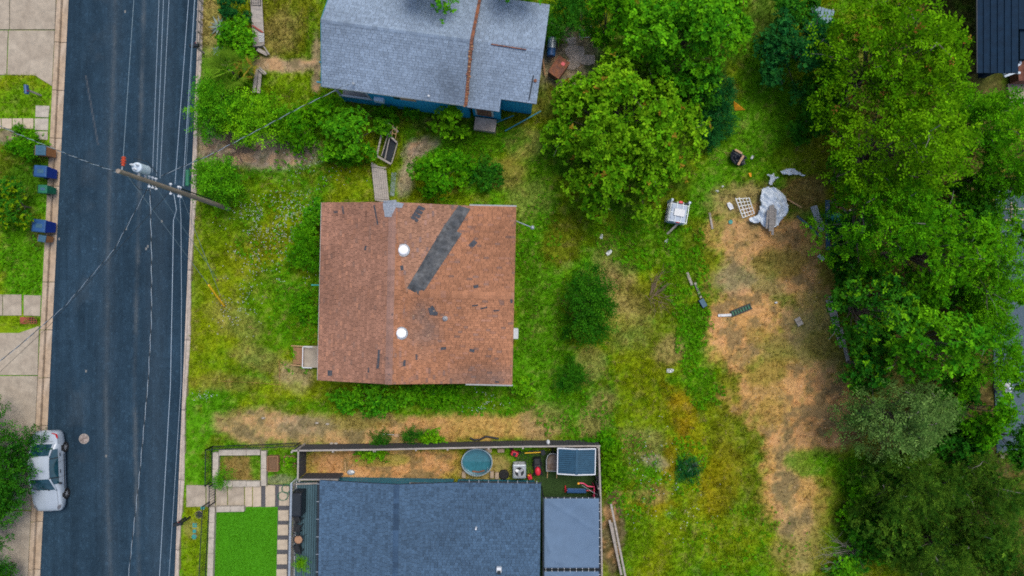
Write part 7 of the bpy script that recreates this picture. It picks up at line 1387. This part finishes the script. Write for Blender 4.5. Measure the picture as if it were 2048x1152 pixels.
# broad-leaved weeds in drifts
def weeds(name, label, N_, regs, size, colr, seed, hz=.12, k=6):
    rng = np.random.default_rng(seed); PX = []; PY = []
    for cx, cy, rx, ry, wt in regs:
        m = int(N_ * wt); r = np.sqrt(rng.random(m)); a = rng.uniform(0, 2 * np.pi, m); PX.append(cx + rx * r * np.cos(a)); PY.append(cy + ry * r * np.sin(a))
    px = np.concatenate(PX); py = np.concatenate(PY); kp = ~excluded(px, py) & (vnoise(px, py, 1 / 16, seed) > .38); px, py = px[kp], py[kp]; n = len(px)
    ctr = np.stack([(px - 1024) / S, (576 - py) / S, gheight(px, py) + rng.uniform(.04, hz * 2, n)], 1)
    cl = np.array(colr)[None] * rng.uniform(.65, 1.4, (n, 1)) * (1 + rng.normal(0, .12, (n, 3)))
    V, F, cc = rosettes(rng, ctr, np.tile(np.array([0, 0, 1.0]), (n, 1)), size, size * .5, k, cl, .35)
    tag(link(name, np_mesh(name, V, F, cc, M['leaf'])), label, 'weeds', kind='stuff')
weeds('weeds', 'bright green broad-leaved weeds in drifts across the lots', 5200, [(1300, 480, 110, 60, .16), (1370, 560, 50, 80, .10), (1390, 680, 40, 80, .12), (1410, 780, 40, 40, .05), (600, 640, 60, 110, .10), (560, 470, 90, 90, .08), (1150, 830, 80, 60, .10), (1260, 950, 60, 90, .10), (1370, 930, 50, 60, .06), (1080, 560, 50, 180, .08), (960, 810, 120, 20, .08), (1710, 600, 30, 120, .06), (1720, 960, 40, 50, .06), (1500, 1080, 120, 70, .05), (50, 500, 50, 90, .06), (960, 270, 80, 40, .05), (640, 330, 120, 40, .05)], .10, (.065, .215, .004), 91)
# small white wild flowers in the front yard
rng = np.random.default_rng(17); m = 1300
cl = [(520, 440, 60, 40), (590, 430, 50, 50), (540, 520, 70, 60), (480, 610, 40, 60), (412, 790, 20, 10), (960, 800, 40, 18), (1350, 1010, 60, 60), (640, 340, 60, 25), (1300, 920, 60, 60)]
pk = rng.choice(len(cl), m, p=[.22, .2, .2, .1, .03, .06, .06, .07, .06]); c_ = np.array(cl)[pk]; px = c_[:, 0] + rng.normal(0, .6, m) * c_[:, 2]; py = c_[:, 1] + rng.normal(0, .6, m) * c_[:, 3]
kp = ~excluded(px, py) & (vnoise(px, py, 1 / 22, 5) > .42); px, py = px[kp], py[kp]; n = len(px)
ctr = np.stack([(px - 1024) / S, (576 - py) / S, gheight(px, py) + rng.uniform(.16, .34, n)], 1)
V, F, cc = rosettes(rng, ctr, np.tile(np.array([0, 0, 1.0]), (n, 1)), .035, .03, 3, np.tile(np.array([.52, .55, .60]), (n, 1)) * rng.uniform(.6, 1.1, (n, 1)), .1)
tag(link('wildflowers', np_mesh('wildflowers', V, F, cc, M['grass'])), 'tiny white wildflowers scattered through the long front grass', 'flowers', kind='stuff')
# wood chips and pebbles on the bare ground
rng = np.random.default_rng(23); m = 26000
px = rng.uniform(380, 1760, m); py = rng.uniform(260, 1160, m); _, gd, _ = ground_eval(px, py); kp = (gd < .32) & ~excluded(px, py); px, py = px[kp], py[kp]; n = len(px)
s_ = rng.uniform(.015, .05, n) * np.where(rng.random(n) < .04, 1.8, 1); az = rng.uniform(0, 6.28, n); x = (px - 1024) / S; y = (576 - py) / S; z = gheight(px, py) + .005
ca, sa = np.cos(az), np.sin(az); V = np.empty((n, 5, 3)); el = rng.uniform(.35, 1, n)
for i, (u, v) in enumerate(((-1, -1), (1, -1), (1, 1), (-1, 1))): V[:, i] = np.stack([x + (u * ca - v * el * sa) * s_ * .5, y + (u * sa + v * el * ca) * s_ * .5, z - .01], 1)
V[:, 4] = np.stack([x, y, z + s_ * .5], 1)
b = np.arange(n)[:, None] * 5; F = np.concatenate([b + np.array([[0, 1, 4]]), b + np.array([[1, 2, 4]]), b + np.array([[2, 3, 4]]), b + np.array([[3, 0, 4]])], 0)
cb = np.array([.30, .23, .15])[None] * rng.uniform(.4, 1.6, (n, 1)); tag(link('gravel', np_mesh('gravel', V.reshape(-1, 3), F, np.tile(cb, (4, 1)), M['attr'])), 'pale wood chips and pebbles strewn over the bare dirt', 'gravel', kind='stuff')
